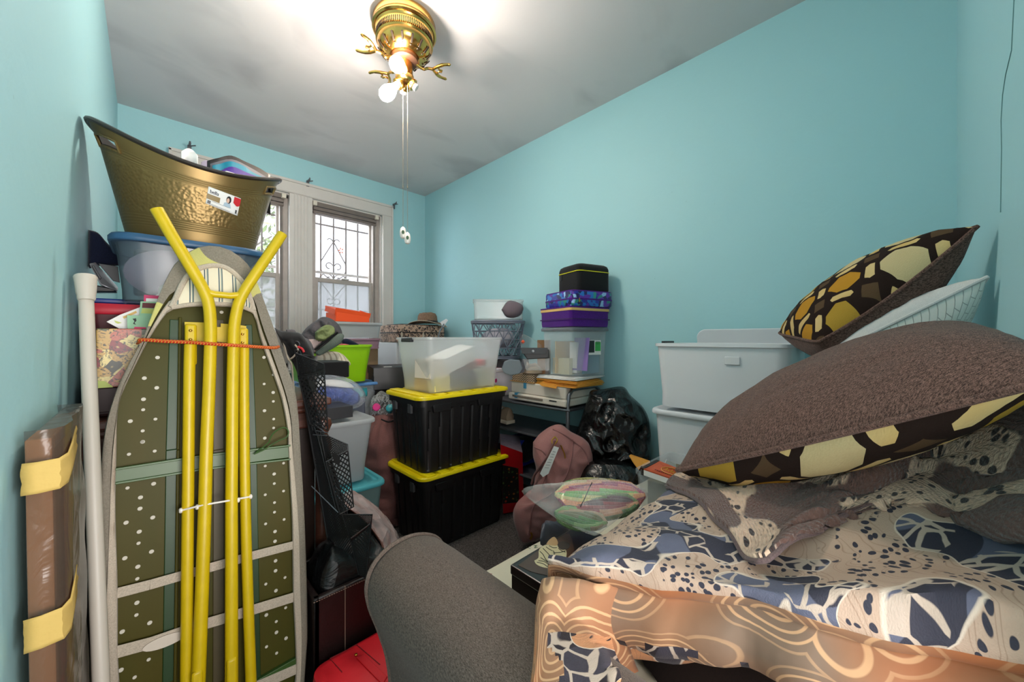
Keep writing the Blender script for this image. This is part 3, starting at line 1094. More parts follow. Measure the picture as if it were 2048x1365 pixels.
grille(1.16, 'brown wrought iron security grille outside the window beside the orange shoe box')
grille(.42, 'brown wrought iron security grille outside the window half hidden behind the gold tub')
lf = MB()
for k in range(5):
    a = k * 1.2
    lf.poly([V((1.22, YF + .198, 1.83)) + V((.02 * math.cos(a + d), .003, .025 * math.sin(a + d))) * q for d, q in ((0, .3), (.4, 1), (0.7, 1.2), (1.1, .8))], .001)
tag(lf.build('dry_leaf', plain('orange_leaf', (214, 96, 50), .8)), 'small orange dry leaf caught on the window grille scrollwork', 'leaf')

# outside: the pale neighbouring house and some trees
eb = MB(); eb.lim(1.28, 6.0, 4.55, 8.0, -3, 6.0)
tag(eb.build('neighbouring_house', plain('pale_stucco', (140, 137, 141), .9, var=.05, vscale=3, bump=.2, bscale=20), smooth=False), 'pale stuccoed side wall of the house next door beyond the window', 'building')
gb = MB(); gb.lim(-8, 8, 3.6, 16, -3.1, -3.0); struct(gb.build('ground', plain('yard_ground', (110, 112, 90), .9), smooth=False))


def tree(x, y, z0, z1, rad, label, n=2600, seed=1, col=(96, 108, 66)):
    rnd = random.Random(seed)
    t = thing('leafy_tree', label, 'tree', (x, y, -3), group='trees outside the window')
    tr = MB(); tr.tube([V((x, y, -3)), V((x + .05, y, z0)), V((x - .05, y + .05, (z0 + z1) / 2)), V((x, y, z1 - .3))], [.12, .1, .06, .02], 8)
    for k in range(14):
        a = rnd.random() * 6.28; zz = z0 + rnd.random() * (z1 - z0 - .6)
        tr.tube([V((x, y, zz)), V((x + math.cos(a) * rad * .8, y + math.sin(a) * rad * .8, zz + .5))], [.03, .008], 5)
    tr.build('trunk', plain('bark', (84, 74, 66), .9), t, world=True)
    f = MB(); zc = (z0 + z1) / 2
    for k in range(n):
        while True:
            p = V((rnd.uniform(-1, 1), rnd.uniform(-1, 1), rnd.uniform(-1, 1)))
            if .25 < p.length < 1 and noise.noise(p * 2.6 + V((seed, 0, 0))) > -.12: break
        c = V((x + p.x * rad, y + p.y * rad, zc + p.z * (z1 - z0) / 2)); s_ = rnd.uniform(.03, .065)
        u = V((rnd.gauss(0, 1), rnd.gauss(0, 1), rnd.gauss(0, 1))).normalized(); v = u.orthogonal().normalized()
        f.add([c - u * s_, c + v * s_ * .5, c + u * s_, c - v * s_ * .5], [(0, 1, 2, 3)])
    f.build('foliage', plain('pale_leaf_%d' % seed, col, .8, var=.3, vscale=3), t, world=True, smooth=False)


tree(.45, 5.4, -.4, 4.2, 0.8, 'green leafy tree beyond the grilles beside the pale house', 4200, 2)
tree(-1.6, 7.4, -.6, 4.0, 1.3, 'sparser grey-green tree behind the window beside the gold tub', 4200, 5, (104, 108, 90))


# curtain rod brackets left on the casing
def bracket(px, py, label):
    p = W(px, py, y=YF - .03)
    b = MB(); b.box((p.x, YF - .026, p.z - .004), (.02, .008, .045)); b.box((p.x, YF - .05, p.z + .014), (.012, .05, .008)); b.tube([V((p.x, YF - .072, p.z + .014)), V((p.x, YF - .078, p.z + .026))], .005, 8)
    b.tube([V((p.x - .006, YF - .03, p.z + .01)), V((p.x + .03, YF - .05, p.z + .018))], .004, 6)
    tag(b.build('curtain_bracket', M['steel'], bevel=.001), label, 'bracket', 'curtain rod brackets along the window casing')


bracket(616, 366, 'small metal curtain bracket on the casing above the middle post')
bracket(788, 412, 'small metal curtain bracket at the casing corner near the fan pull chains')
bracket(379, 296, 'small metal curtain bracket showing above the gold tub rim')

# ---------------------------------------------------------------- ceiling fixture (fan motor with its light kit, blades taken off)
FX, FY = .812, 1.513
cl = thing('ceiling_light', 'polished brass fan motor and light kit on the ceiling, blades removed', 'ceiling light', (FX, FY, ZC - .33))
C0 = V((FX, FY, 0))
c = MB(); c.lathe([(.128, ZC - .0005), (.134, ZC - .012), (.131, ZC - .03), (.135, ZC - .036), (.137, ZC - .046), (.13, ZC - .052)], C0, 56)
c.build('canopy', M['brass'], cl, world=True)
c = MB(); c.lathe([(.126, ZC - .05), (.121, ZC - .058), (.119, ZC - .062), (.119, ZC - .094), (.122, ZC - .098), (.117, ZC - .104)], C0, 56)
mb_ = c.build('motor_housing', M['brass'], cl, world=True)
c = MB()
for k in range(90):
    a = 2 * math.pi * k / 90
    for z in (ZC - .072, ZC - .084): c.box((FX + .1195 * math.cos(a), FY + .1195 * math.sin(a), z), (.002, .0035, .009), rot=rotz(a))
c.build('pierced_band', M['brass_dark'], mb_, world=True, smooth=False)
bowl = [(.116, ZC - .102), (.113, ZC - .118), (.102, ZC - .136), (.084, ZC - .150), (.064, ZC - .158), (.058, ZC - .156)]
c = MB(); c.lathe(bowl, C0, 56); bo = c.build('vent_bowl', M['brass'], cl, world=True)
c = MB()
for k in range(16):
    a = 2 * math.pi * (k + .5) / 16
    sl = (V((.060, 0, -.03))).normalized()
    for q, ln, wd in ((V((.103, 0, ZC - .138)), .034, .0095), (V((.083, 0, ZC - .1525)), .008, .006)):
        R = rotz(a) @ Matrix.Rotation(math.radians(-50 if q.x > .09 else -30), 3, 'Y')
        pos = rotz(a) @ V((q.x, 0, 0)); c.box((FX + pos.x, FY + pos.y, q.z), (ln, wd, .004), rot=R)
c.build('slot_grille', M['brass_dark'], bo, world=True, bevel=.002)
c = MB(); c.lathe([(.056, ZC - .150), (.056, ZC - .172), (.048, ZC - .178), (.03, ZC - .18)], C0, 40); c.build('flywheel', plain('dull_bronze', (96, 66, 50), .5, .6), cl, world=True)
c = MB(); c.lathe([(.03, ZC - .178), (.034, ZC - .19), (.036, ZC - .235), (.040, ZC - .24), (.040, ZC - .262), (.034, ZC - .272), (.018, ZC - .28), (.006, ZC - .29), (.001, ZC - .296)], C0, 40)
kit = c.build('light_kit', M['brass'], cl, world=True)


def emis(name, col, st):
    s = NT(name); s.set(col=(1, 1, 1, 1), em=col, es=st); return s.m


M['bulb'] = emis('lit_bulb_glass', (1.0, .90, .78, 1), 140)
for k, (ang, lit, dn_, zo) in enumerate(((-2.35, True, .35, .225), (2.9, True, .95, .262), (-.55, False, .62, .255), (1.2, False, .62, .255))):
    d = V((math.cos(ang) * .8, math.sin(ang) * .8, -dn_)).normalized()
    p0 = C0 + V((0, 0, ZC - zo)) + V((d.x, d.y, 0)) * .018
    s_ = MB(); s_.lathe([(.010, 0), (.012, .012), (.024, .020), (.025, .030), (.022, .031)], p0, 20, axis=d)
    so = s_.build('socket_cup', M['brass'], cl, world=True)
    s_ = MB(); s_.lathe([(.014, .018), (.015, .046), (.012, .047)], p0, 16, axis=d); s_.build('socket_liner', M['porcelain'], so, world=True)
    if lit:
        b_ = MB(); b_.lathe([(.013, .040), (.014, .052), (.022, .066), (.029, .084), (.031, .1), (.028, .117), (.018, .13), (.001, .136)], p0, 24, axis=d)
        b_.build('bulb', M['bulb'], cl, world=True)
# blade irons: three left in view, each a stem with a forked bracket
for ang in (2.95, -.42, 1.75):
    ca, sa = math.cos(ang), math.sin(ang)

    def L(r, s, z): return C0 + V((ca * r - sa * s, sa * r + ca * s, ZC - z))
    b_ = MB()
    b_.tube(catmull([L(.045, 0, .17), L(.08, .0, .186), L(.10, 0, .178), L(.125, 0, .176)], 6), .006, 8)
    for sg in (-1, 1):
        b_.tube(catmull([L(.122, 0, .176), L(.14, sg * .022, .176), L(.165, sg * .042, .174), L(.195, sg * .05, .172)], 6), [.006] * 6 + [.007] * 6 + [.006] * 6 + [.002], 8)
        b_.tube(catmull([L(.145, sg * .024, .176), L(.150, sg * .008, .176), L(.165, sg * .004, .176)], 5), .004, 7)
    b_.build('blade_iron', M['brass'], cl, world=True)
for k, (px, py, zb) in enumerate(((806, 465, 1.50), (815, 476, 1.485))):
    q = W(px, py, t=1.645); x, y = q.x, q.y
    c = MB(); c.tube([V((x, y, ZC - .26)), V((x, y, 1.72))], .0014, 6); c.tube([V((x, y, 1.72)), V((x, y, q.z + .01))], .001, 6)
    c.lathe([(.003, 0), (.003, .012)], (x, y, 1.715), 8)
    ch = c.build('pull_chain', plain('chain_%d' % k, (150, 140, 128), .4, .8), cl, world=True)
    c = MB(); c.lathe([(.004, .024), (.011, .016), (.014, 0), (.014, -.012), (.010, -.024), (.003, -.028)], q, 20); pe = c.build('pull_knob', M['porcelain'], ch, world=True)
    c = MB()
    fd = -(q - CAM); fd.z = 0; fd.normalize()
    ring = [q + fd * .0138 + fd.cross(UP) * .006 * math.cos(a * math.pi / 5) + V((0, 0, -.003 + .009 * math.sin(a * math.pi / 5))) for a in range(10)]
    c.poly(ring, .001, n=fd); c.build('painted_motif', M['green_spot'], pe, world=True)
# ================================================================ storage bin builder
def storage_bin(name, label, cat, loc, rz, wd, dp, h, body, lid=None, taper=.88, r=.03, lidh=.018, th=.003, open_=False, group=None, ribs=0, latch=None, band=None, lift=0.0, rim=.008, floor_m=None):
    t = thing(name, label, cat, loc, rz, group)
    b = MB(); bw, bd = wd * taper, dp * taper
    R = [rr(bw, bd, r * .8, 0), rr(bw + .004, bd + .004, r * .8, .006)]
    for k in range(1, 5): R.append(rr(bw + (wd - bw) * k / 5, bd + (dp - bd) * k / 5, r, .006 + (h - .018) * k / 5))
    R += [rr(wd, dp, r, h - .014), rr(wd + rim * 2, dp + rim * 2, r + rim, h - .012), rr(wd + rim * 2, dp + rim * 2, r + rim, h), rr(wd, dp, r, h),
          rr(wd - th * 2, dp - th * 2, r, h - .002), rr(bw - th * 2, bd - th * 2, r * .8, .006 + th)]
    b.rings(R)
    bo = b.build('bin_body', body, t, angle=50)
    if ribs:
        rb = MB()
        for sx in (-1, 1):
            for k in range(ribs):
                x = (k - (ribs - 1) / 2) * (bw * .8 / max(1, ribs - 1))
                for (s0, ax) in ((sx, 0), (sx, 1)):
                    pass
                rb.add([V((x - .012, sx * (bd / 2 + .001), .02)), V((x + .012, sx * (bd / 2 + .001), .02)), V((x + .012, sx * (dp / 2 + .001), h - .03)), V((x - .012, sx * (dp / 2 + .001), h - .03)),
                        V((x - .008, sx * (bd / 2 + .005), .02)), V((x + .008, sx * (bd / 2 + .005), .02)), V((x + .008, sx * (dp / 2 + .005), h - .03)), V((x - .008, sx * (dp / 2 + .005), h - .03))],
                       [(4, 5, 6, 7), (0, 4, 7, 3), (5, 1, 2, 6), (3, 7, 6, 2)])
        rb.build('rib', body, bo)
    if lid:
        l = MB(); lw, ld = wd + rim * 2 + .006, dp + rim * 2 + .006; z = h + lift
        l.rings([rr(lw, ld, r + rim, z - lidh * .6), rr(lw + .004, ld + .004, r + rim, z - lidh * .5), rr(lw + .004, ld + .004, r + rim, z + .002), rr(lw - .004, ld - .004, r + rim, z + lidh * .4),
                 rr(lw - .035, ld - .035, r, z + lidh * .4), rr(lw - .045, ld - .045, r, z + .001), rr(lw - .12, ld - .12, r * .8, z + .001), rr(lw - .13, ld - .13, r * .8, z + .004)])
        l.build('lid', lid, t, angle=50)
    if latch:
        for sx in (-1, 1):
            l = MB(); l.box((sx * (wd / 2 + rim + .006), 0, h - .006), (.012, min(.11, dp * .4), .03)); l.box((sx * (wd / 2 + rim + .012), 0, h - .02), (.006, min(.08, dp * .3), .014))
            l.build('latch', latch, t, bevel=.002)
    return t


# ================================================================ the ironing board
BP0 = V((0, 1.085, 0)); BANG = math.atan2(.19, 1.31)
BN = V((0, -math.cos(BANG), math.sin(BANG)))      # normal towards the room's door


def B(px, py, off=0.0): return WP(px, py, BP0 + BN * off, BN)


board = thing('ironing_board', 'folded ironing board with yellow tube legs and green perforated top standing on end', 'ironing board', (.12, 1.09, 0))
outer_l = [(185, 1272), (190, 1132), (199, 1020), (205, 914), (214, 845), (236, 775), (260, 725), (284, 682), (300, 640), (319, 589), (342, 541), (361, 518), (393, 497), (432, 493)]
outer_r = [(467, 505), (500, 534), (517, 573), (535, 621), (551, 666), (571, 727), (587, 770), (595, 815), (601, 900), (607, 1000), (611, 1110), (614, 1260)]
inner_l = [(237, 1365), (234, 1290), (234, 1175), (230, 1022), (232, 915), (236, 815), (252, 770), (274, 724), (293, 686), (318, 645), (342, 617), (380, 611), (426, 609), (474, 613), (506, 624)]
inner_r = [(522, 679), (542, 734), (564, 798), (576, 863), (577, 901), (582, 987), (585, 1050), (587, 1189), (590, 1250), (592, 1310), (592, 1350)]


def down(p, q, zt):
    """carry a board edge on down to height zt below the frame"""
    d = q - p; k = (zt - p.z) / d.z
    return p + d * k


OL = [B(*p) for p in outer_l]; OR = [B(*p) for p in outer_r]
bl = V((OL[0].x + .01, 0, 0)); OL = [V((OL[0].x + .018, BP0.y + .012, .06)), V((OL[0].x + .004, BP0.y + .03, .2))] + OL
OR = OR + [V((OR[-1].x - .004, BP0.y + .03, .2)), V((OR[-1].x - .018, BP0.y + .012, .06))]
out_ring = catmull(OL + OR, 3)
IL = [B(*p) for p in inner_l]; IR = [B(*p) for p in inner_r]
in_ring = catmull([V((IL[0].x + .01, BP0.y + .018, .09))] + IL + IR + [V((IR[-1].x - .01, BP0.y + .018, .09))], 3)


def resample(P, n):
    L_ = [0]
    for a, b in zip(P, P[1:]): L_.append(L_[-1] + (b - a).length)
    out = []; j = 0
    for i in range(n):
        s_ = L_[-1] * i / (n - 1)
        while j < len(P) - 2 and L_[j + 1] < s_: j += 1
        k = (s_ - L_[j]) / max(1e-9, L_[j + 1] - L_[j]); out.append(P[j].lerp(P[j + 1], min(1, max(0, k))))
    return out


NB = 110
Or, Ir = resample(out_ring, NB), resample(in_ring, NB)
# metal top (seen from beneath)
m = MB()
ctr = [V(((Ir[i].x + Ir[NB - 1 - i].x) / 2, 0, 0)) for i in range(NB)]
inset = [Ir[i].lerp(Or[i], .45) for i in range(NB)]
m.poly([p - BN * .012 for p in inset][::-1], .010, n=-BN)
mp = m.build('metal_top', M['board_green'], board, world=True, smooth=False)
holes3 = [(357, 793), (275, 921), (352, 981), (270, 1052), (268, 1117), (188, 1188), (344, 1175), (265, 1248), (262, 1316), (754, 512), (752, 568), (750, 737), (751, 850), (751, 908), (750, 1026), (750, 1085), (748, 1205), (748, 1265), (1017, 792), (1018, 957), (1075, 900), (1074, 1010), (1075, 1065), (1020, 1123), (1077, 1175), (1077, 1230), (1022, 1293)]
holes4 = [(163, 82), (155, 272), (147, 467), (140, 667), (125, 1081), (118, 1297), (240, 12), (228, 325), (225, 388), (221, 518), (217, 583), (213, 715), (210, 783), (208, 918), (205, 987), (195, 1338), (308, 64), (302, 248), (297, 438), (290, 630), (280, 1031), (274, 1238), (930, 148), (930, 310), (932, 474), (933, 813), (936, 987), (937, 1166), (980, 193), (981, 247), (982, 354), (982, 408), (985, 517), (985, 572), (988, 682), (988, 738), (990, 850), (992, 1024), (993, 1085), (994, 1202), (1033, 132), (1033, 289), (1036, 449), (1041, 776), (1045, 946), (1047, 1118), (676, 245), (676, 302), (676, 478), (676, 597)]
h = MB()
for (a, b) in [(200 + x / 3.102, 460 + y / 3.102) for x, y in holes3] + [(200 + x / 2.815, 880 + y / 2.815) for x, y in holes4]:
    q = B(a, b, -.0115)
    big = ((a * 7.3) % 1) < .5
    r_ = .0042 if big else .0034
    h.poly([q + V((math.cos(k * math.pi / 6) * r_, 0, 0)) + V((0, BN.z, -BN.y)) * math.sin(k * math.pi / 6) * r_ for k in range(12)], .0012, n=BN)
h.build('vent_hole_pattern', M['hole'], mp, world=True, smooth=False)


def bstrip(mb, pts, wd, off, th, m=0):
    """a flat strip on the board along pixel points, wd = width in metres"""
    P = [B(a, b, off) for a, b in pts]
    for p, q in zip(P, P[1:]):
        d = (q - p).normalized(); s_ = BN.cross(d) * wd / 2
        mb.poly([p - s_, q - s_, q + s_, p + s_], th, m, n=BN)


def chan(pxs, name, mat, wd, th=.006):
    q = MB(); bstrip(q, pxs, wd, -.012, th); q.build(name, mat, mp, world=True, bevel=.002, smooth=False)


chan([(351, 640), (344, 900), (338, 1365)], 'pressed_channel', M['dark_green'], .022, .003)
chan([(497, 650), (506, 900), (514, 1365)], 'pressed_channel', M['dark_green'], .016, .003)
chan([(360, 636), (356, 900), (350, 1365)], 'pressed_ridge', M['board_green'], .006, .010)
chan([(437, 640), (437, 900), (437, 1365)], 'pressed_channel', plain('dull_brown_enamel', (72, 62, 34), .5), .022, .003)
br = MB(); bstrip(br, [(231, 951), (405, 925), (578, 904)], .030, -.012, .012); bstrip(br, [(231, 938), (405, 911), (578, 891)], .005, -.012, .018); bstrip(br, [(231, 966), (405, 938), (578, 918)], .005, -.012, .018)
br.build('cross_brace', M['brace_green'], board, world=True, bevel=.001, smooth=False)
br = MB(); bstrip(br, [(480, 1390), (592, 1325)], .032, -.012, .012)
br.build('cross_brace', M['brace_green'], board, world=True, bevel=.001, smooth=False)
# padded cover wrapping round the edge, with the gathered elastic hem
cv = MB(); rows = []
for i in range(NB):
    a = i / (NB - 1); o_, n_ = Or[i], Ir[i]
    d = (o_ - n_); dn = d.normalized() if d.length > 1e-6 else V((1, 0, 0))
    wv = noise.noise(V((a * 30, 1, 2))) * .003
    mid = n_.lerp(o_, .5)
    rows.append([o_ - BN * .034, o_ + dn * .002 - BN * .022, o_ + dn * .004 - BN * .008, o_ - dn * .002 + BN * .003, n_.lerp(o_, .62) + BN * (.004 + wv), n_.lerp(o_, .35) + BN * .003])
cv.grid(rows)
cap = [r[0] for r in rows]
cv.poly([p for p in cap], .0015, n=-BN)
cv.build('padded_cover', M['cover'], board, world=True, angle=70, solid=0)
el = MB(); rows = []
for i in range(NB):
    a = i / (NB - 1); wv = noise.noise(V((a * 44, 5, 2))) * .0025
    o_, n_ = Or[i], Ir[i]; ww = min(.46, .019 / max(.001, (o_ - n_).length))
    rows.append([n_.lerp(o_, ww + .05) + BN * .002, n_.lerp(o_, ww) + BN * (.007 + wv), n_.lerp(o_, ww * .45) + BN * (.003 - wv), n_.lerp(o_, .0) + BN * (.006 + wv), n_.lerp(o_, -.03) - BN * .002])
el.grid(rows); el.build('elastic_hem', M['elastic'], board, world=True, angle=80)
# striped nose pocket
arch = [(342, 616), (351, 600), (362, 575), (376, 553), (400, 538), (432, 533), (458, 541), (484, 566), (498, 595), (506, 622)]
bot = [(342, 617), (380, 611), (426, 609), (474, 613), (506, 624)]
A_ = resample(catmull([B(*p, .0) for p in arch], 4), 30); D_ = resample(catmull([B(*p, .0) for p in bot], 6), 30)
s_ = MB(); rows = []
for j in range(9):
    k = j / 8; rows.append([A_[i].lerp(D_[i], k) + BN * (.006 + .006 * math.sin(math.pi * k)) for i in range(30)])
s_.grid(rows); ps = s_.build('striped_nose_pocket', M['stripe'], board, world=True)
s_ = MB(); s_.tube([p + BN * .008 for p in A_], .0065, 8); s_.tube([p + BN * .008 for p in D_], .0055, 8)
s_.build('pocket_piping', M['elastic'], ps, world=True)
# cream straps across
for pts, wd in ((([(234, 1187), (300, 1170), (405, 1140), (500, 1113), (586, 1091)]), .021), (([(229, 1306), (300, 1287), (405, 1250), (500, 1222), (587, 1195)]), .024), (([(470, 1392), (540, 1362), (594, 1338)]), .024)):
    s_ = MB(); bstrip(s_, pts, wd, .000, .002); s_.build('cover_strap', M['elastic'], board, world=True, bevel=.0008, smooth=False)
s_ = MB(); q = B(330, 1283, .003); ax = (B(360, 1272, .003) - B(300, 1294, .003)).normalized(); up_ = BN.cross(ax)
s_.poly([q + ax * .036 * math.cos(a * math.pi / 10) + up_ * (-.012) * math.sin(a * math.pi / 10) for a in range(20)], .002, n=BN)
s_.build('strap_tab', plain('white_velcro_tab', (208, 196, 182), .9), board, world=True)


# yellow tube legs
def leg(pts, r, off, name='leg', n=14):
    P = catmull([B(a, b, off if len(q) == 0 else q[0]) for a, b, *q in pts], 6)
    lo = P[-1]; d = (P[-1] - P[-8]).normalized(); k = (lo.z - .08) / -d.z
    P.append(lo + d * k)
    t_ = MB(); t_.tube(P, r, n); return t_.build(name, M['yellow_metal'], board, world=True)


leg([(380, 690), (379, 731), (378, 800), (377, 900), (375, 1100), (373, 1365)], .0115, .024)
leg([(488, 690), (488, 760), (489, 900), (491, 1022), (495, 1164), (502, 1365)], .0115, .024)
leg([(313, 418, .075), (345, 474, .07), (380, 532, .063), (408, 582, .056), (418, 612, .052), (421, 650, .048), (421, 690, .046), (418, 780, .045), (413, 900, .045), (411, 969, .045), (406, 1129, .045), (397, 1365, .045)], .0128, .045)
leg([(565, 468, .075), (540, 506, .07), (510, 550, .063), (487, 586, .056), (476, 612, .052), (469, 650, .048), (467, 690, .046), (465, 780, .045), (464, 900, .045), (463, 1000, .045), (463, 1129, .045), (463, 1365, .045)], .0128, .045)
c = MB(); c.tube([B(404, 583, .056), B(430, 589, .057), B(460, 592, .057), B(492, 589, .056)], .0082, 12); c.build('leg_crossbar', M['yellow_metal'], board, world=True)
# bracket plate, with its riveted leg sockets
c = MB(); P = [(369, 645), (409, 646), (432, 648), (432, 655), (441, 655), (441, 648), (470, 650), (492, 653), (493, 690), (430, 684), (369, 682)]
c.poly([B(a, b, .001) for a, b in P], .004, n=BN); pl = c.build('leg_plate', M['yellow_metal'], board, world=True, smooth=False)
for (x, y0, y1) in ((381, 650, 732), (485, 658, 735)):
    c = MB(); bstrip(c, [(x, y0), (x, y1)], .023, .006, .016); c.build('leg_socket', M['yellow_metal'], board, world=True, bevel=.006, segs=3)
    c = MB()
    for k in (.14, .36, .6):
        q = B(x, y0 + (y1 - y0) * k, .023); c.lathe([(.0035, 0), (.0035, .0015), (.002, .003), (.0005, .0032)], q, 10, axis=BN)
    c.build('rivet', M['gold_metal'], pl, world=True)
for (x, y0, y1) in ((463, 1315, 1400), (394, 1340, 1420)):
    c = MB(); bstrip(c, [(x, y0), (x, y1)], .02, .05, .010); c.build('leg_socket', M['gold_metal'] if 0 else M['yellow_metal'], board, world=True, bevel=.005)
# pivot pin
c = MB(); c.tube([B(361, 1022, .028), B(405, 1011, .055), B(463, 1001, .055), B(501, 994, .03)], .0022, 8)
for a, b, o_ in ((361, 1022, .028), (394, 1015, .045), (476, 1001, .045), (501, 994, .03)): c.lathe([(.004, -.003), (.006, -.001), (.006, .002), (.003, .004)], B(a, b, o_), 10, axis=(1, .1, 0))
c.build('pivot_rod', M['porcelain'], board, world=True)
# locking wire
wp = [(508, 909), (528, 900), (545, 889), (560, 881), (573, 875), (577, 865), (572, 857), (562, 857), (548, 866), (540, 878), (537, 886), (512, 906)]
c = MB(); c.tube(catmull([B(a, b, .012) for a, b in wp], 5), .0018, 7); c.build('locking_wire', M['brace_green'], board, world=True)
# the stretched bungee cord
c = MB(); P = [B(279, 684, .002), B(284, 680, .018), B(330, 683, .035), (B(378, 685, .047)), B(420, 688, .062), B(466, 691, .062), B(510, 694, .042), B(548, 696, .022), B(557, 694, .004)]
P = resample(catmull(P, 6), 120)
c.tube(P, .0042, 8)
c.tube([P[0], P[0] - BN * .03 + V((-.004, 0, 0))], .003, 6); c.tube([P[-1], P[-1] - BN * .03 + V((.004, 0, 0))], .003, 6)
tag(c.build('bungee_cord', M['bungee']), 'red and yellow elastic cord stretched across the ironing board legs', 'cord')

# ================================================================ gold tub and the pile beneath it
TCX, TCY = .108, 1.555
TZ0, TZ1 = 1.334, 1.655


def tub_pt(th, f, grow=0.0):
    """th: angle round, f: 0 bottom .. 1 rim"""
    ca, sa = math.cos(th), math.sin(th)
    a = .152 + .064 * f + grow; b = .132 + .056 * f + grow
    e = 2.08
    rr_ = (abs(ca) ** e + abs(sa) ** e) ** (-1 / e)
    rim = TZ0 + .226 + .076 * ca * ca
    flare = .008 * max(0, f - .8) / .2 if abs(ca) > .5 else .006 * max(0, f - .9) / .1
    return V((TCX + (a + flare) * ca * rr_ * (1 + .015 * f), TCY + b * sa * rr_, TZ0 + (rim - TZ0) * f + .14 * b * sa * rr_ * f - .08 * a * ca * rr_ * f))


NTH, NH = 120, 36
def tub_skip(i, j):
    f = i / NH; th = 2 * math.pi * j / NTH
    for c0 in (math.pi + .42, -.42 + 0):
        d = abs((th - c0 + math.pi) % (2 * math.pi) - math.pi)
        if d < .24 and .79 < f < .88: return True
    return False


tub = thing('party_tub', 'hammered gold oval tub with a dark rim, heaped with folders', 'tub', (TCX, TCY, TZ0))
m = MB(); m.grid([[tub_pt(2 * math.pi * j / NTH, i / NH) for j in range(NTH)] for i in range(NH + 1)], closeu=True, skip=tub_skip, uvf=lambda i, j: (j / NTH, i / NH))
m.f.append([j for j in range(NTH)][::-1]); m.mi.append(0)
BVT = bvh_of(m)
m.build('tub_body', M['gold_tub'], tub, world=True, angle=60)
m = MB(); m.grid([[tub_pt(2 * math.pi * j / NTH, i / NH, -.0035) + V((0, 0, .002)) for j in range(NTH)] for i in range(NH + 1)], closeu=True, skip=tub_skip)
m.f.append([j for j in range(NTH)]); m.mi.append(0)
m.build('tub_lining', M['dark_inside'], tub, world=True, angle=60)
m = MB(); m.tube([tub_pt(2 * math.pi * j / 90, 1.0, .002) for j in range(90)], .0062, 8, closed=True)
m.build('rolled_rim', plain('dark_brown_rim', (40, 30, 24), .4), tub, world=True)
for c0 in (math.pi + .42, -.42):
    m = MB(); P = [tub_pt(c0 - .25 + .5 * k / 12, .885) for k in range(13)] + [tub_pt(c0 + .25, .84)] + [tub_pt(c0 + .25 - .5 * k / 12, .785) for k in range(13)] + [tub_pt(c0 - .25, .84)]
    m.tube(P, .0035, 6, closed=True); m.build('grip_edge', M['gold_tub'], tub, world=True)
# label, wrapped on the tub wall
TL, TR, BR, BL = (417, 373), (481, 397), (474, 432), (411, 407)


def lp(u, v, off=.0018):
    px = (1 - v) * ((1 - u) * TL[0] + u * TR[0]) + v * ((1 - u) * BL[0] + u * BR[0]); py = (1 - v) * ((1 - u) * TL[1] + u * TR[1]) + v * ((1 - u) * BL[1] + u * BR[1])
    return hit(BVT, px, py, off) or W(px, py, t=1.2)


def decal(mb, pts, off, m=0): mb.add([lp(u, v, off) for u, v in pts], [list(range(len(pts)))], m)


m = MB(); m.grid([[lp(i / 10, j / 6) for i in range(11)] for j in range(7)]); lb = m.build('paper_label', M['paper'], tub, world=True, solid=.0006, off=1)
m = MB()
m.grid([[lp(.0 + .40 * i / 5, .40 + .30 * j / 3, .0030) for i in range(6)] for j in range(4)], m=0)
m.grid([[lp(.80 + .2 * i / 4, .04 + .50 * j / 4 * (1 - abs(i / 4 - .6) * .5), .0030) for i in range(5)] for j in range(5)], m=1)
m.grid([[lp(.04 + .10 * i / 3, .76 + .18 * j / 2, .0030) for i in range(4)] for j in range(3)], m=2)
m.grid([[lp(.17 + .58 * i / 4, .74 + .015 * j, .0030) for i in range(5)] for j in range(2)], m=2)
m.grid([[lp(.17 + .58 * i / 4, .93 + .015 * j, .0030) for i in range(5)] for j in range(2)], m=2)
m.grid([[lp(.90 + .05 * i, .72 + .2 * j, .0030) for i in range(2)] for j in range(2)], m=2)
ell = lambda cx, cy, rx, ry, n=14: [(cx + rx * math.cos(2 * math.pi * k / n), cy + ry * math.sin(2 * math.pi * k / n)) for k in range(n)]
decal(m, [(.52, .75), (.54, .55), (.62, .50), (.72, .52), (.76, .75)], .0031, 4)
decal(m, ell(.655, .33, .075, .21), .0033, 3)
decal(m, ell(.635, .38, .042, .14), .0036, 5)
vs, fs = text_mesh('bella', .36)
m.add([lp(.20 + p.x * .42, .24 - p.y * .78, .0032) for p in vs], fs, 6)
m.add([lp(.205 + p.x * .42, .24 - p.y * .78, .0032) for p in vs], fs, 6)
m.build('label_print', [M['label_tan'], M['label_red'], M['tab_grey'], M['black_hair'], plain('pale_blue_print', (170, 190, 205), .6), M['skin_print'], plain('navy_print', (24, 30, 60), .6)], lb, world=True, smooth=False)


# folders and papers standing in the tub
def bent_sheet(name, label, cat, top, drop, mat, th=.003, group=None):
    P = [W(px, py, t=t) for px, py, t in top]
    P = catmull(P, 4); m = MB()
    m.grid([[p - V((0, 0, drop * k / 2)) for p in P] for k in range(3)])
    return tag(m.build(name, mat, solid=th), label, cat, group)


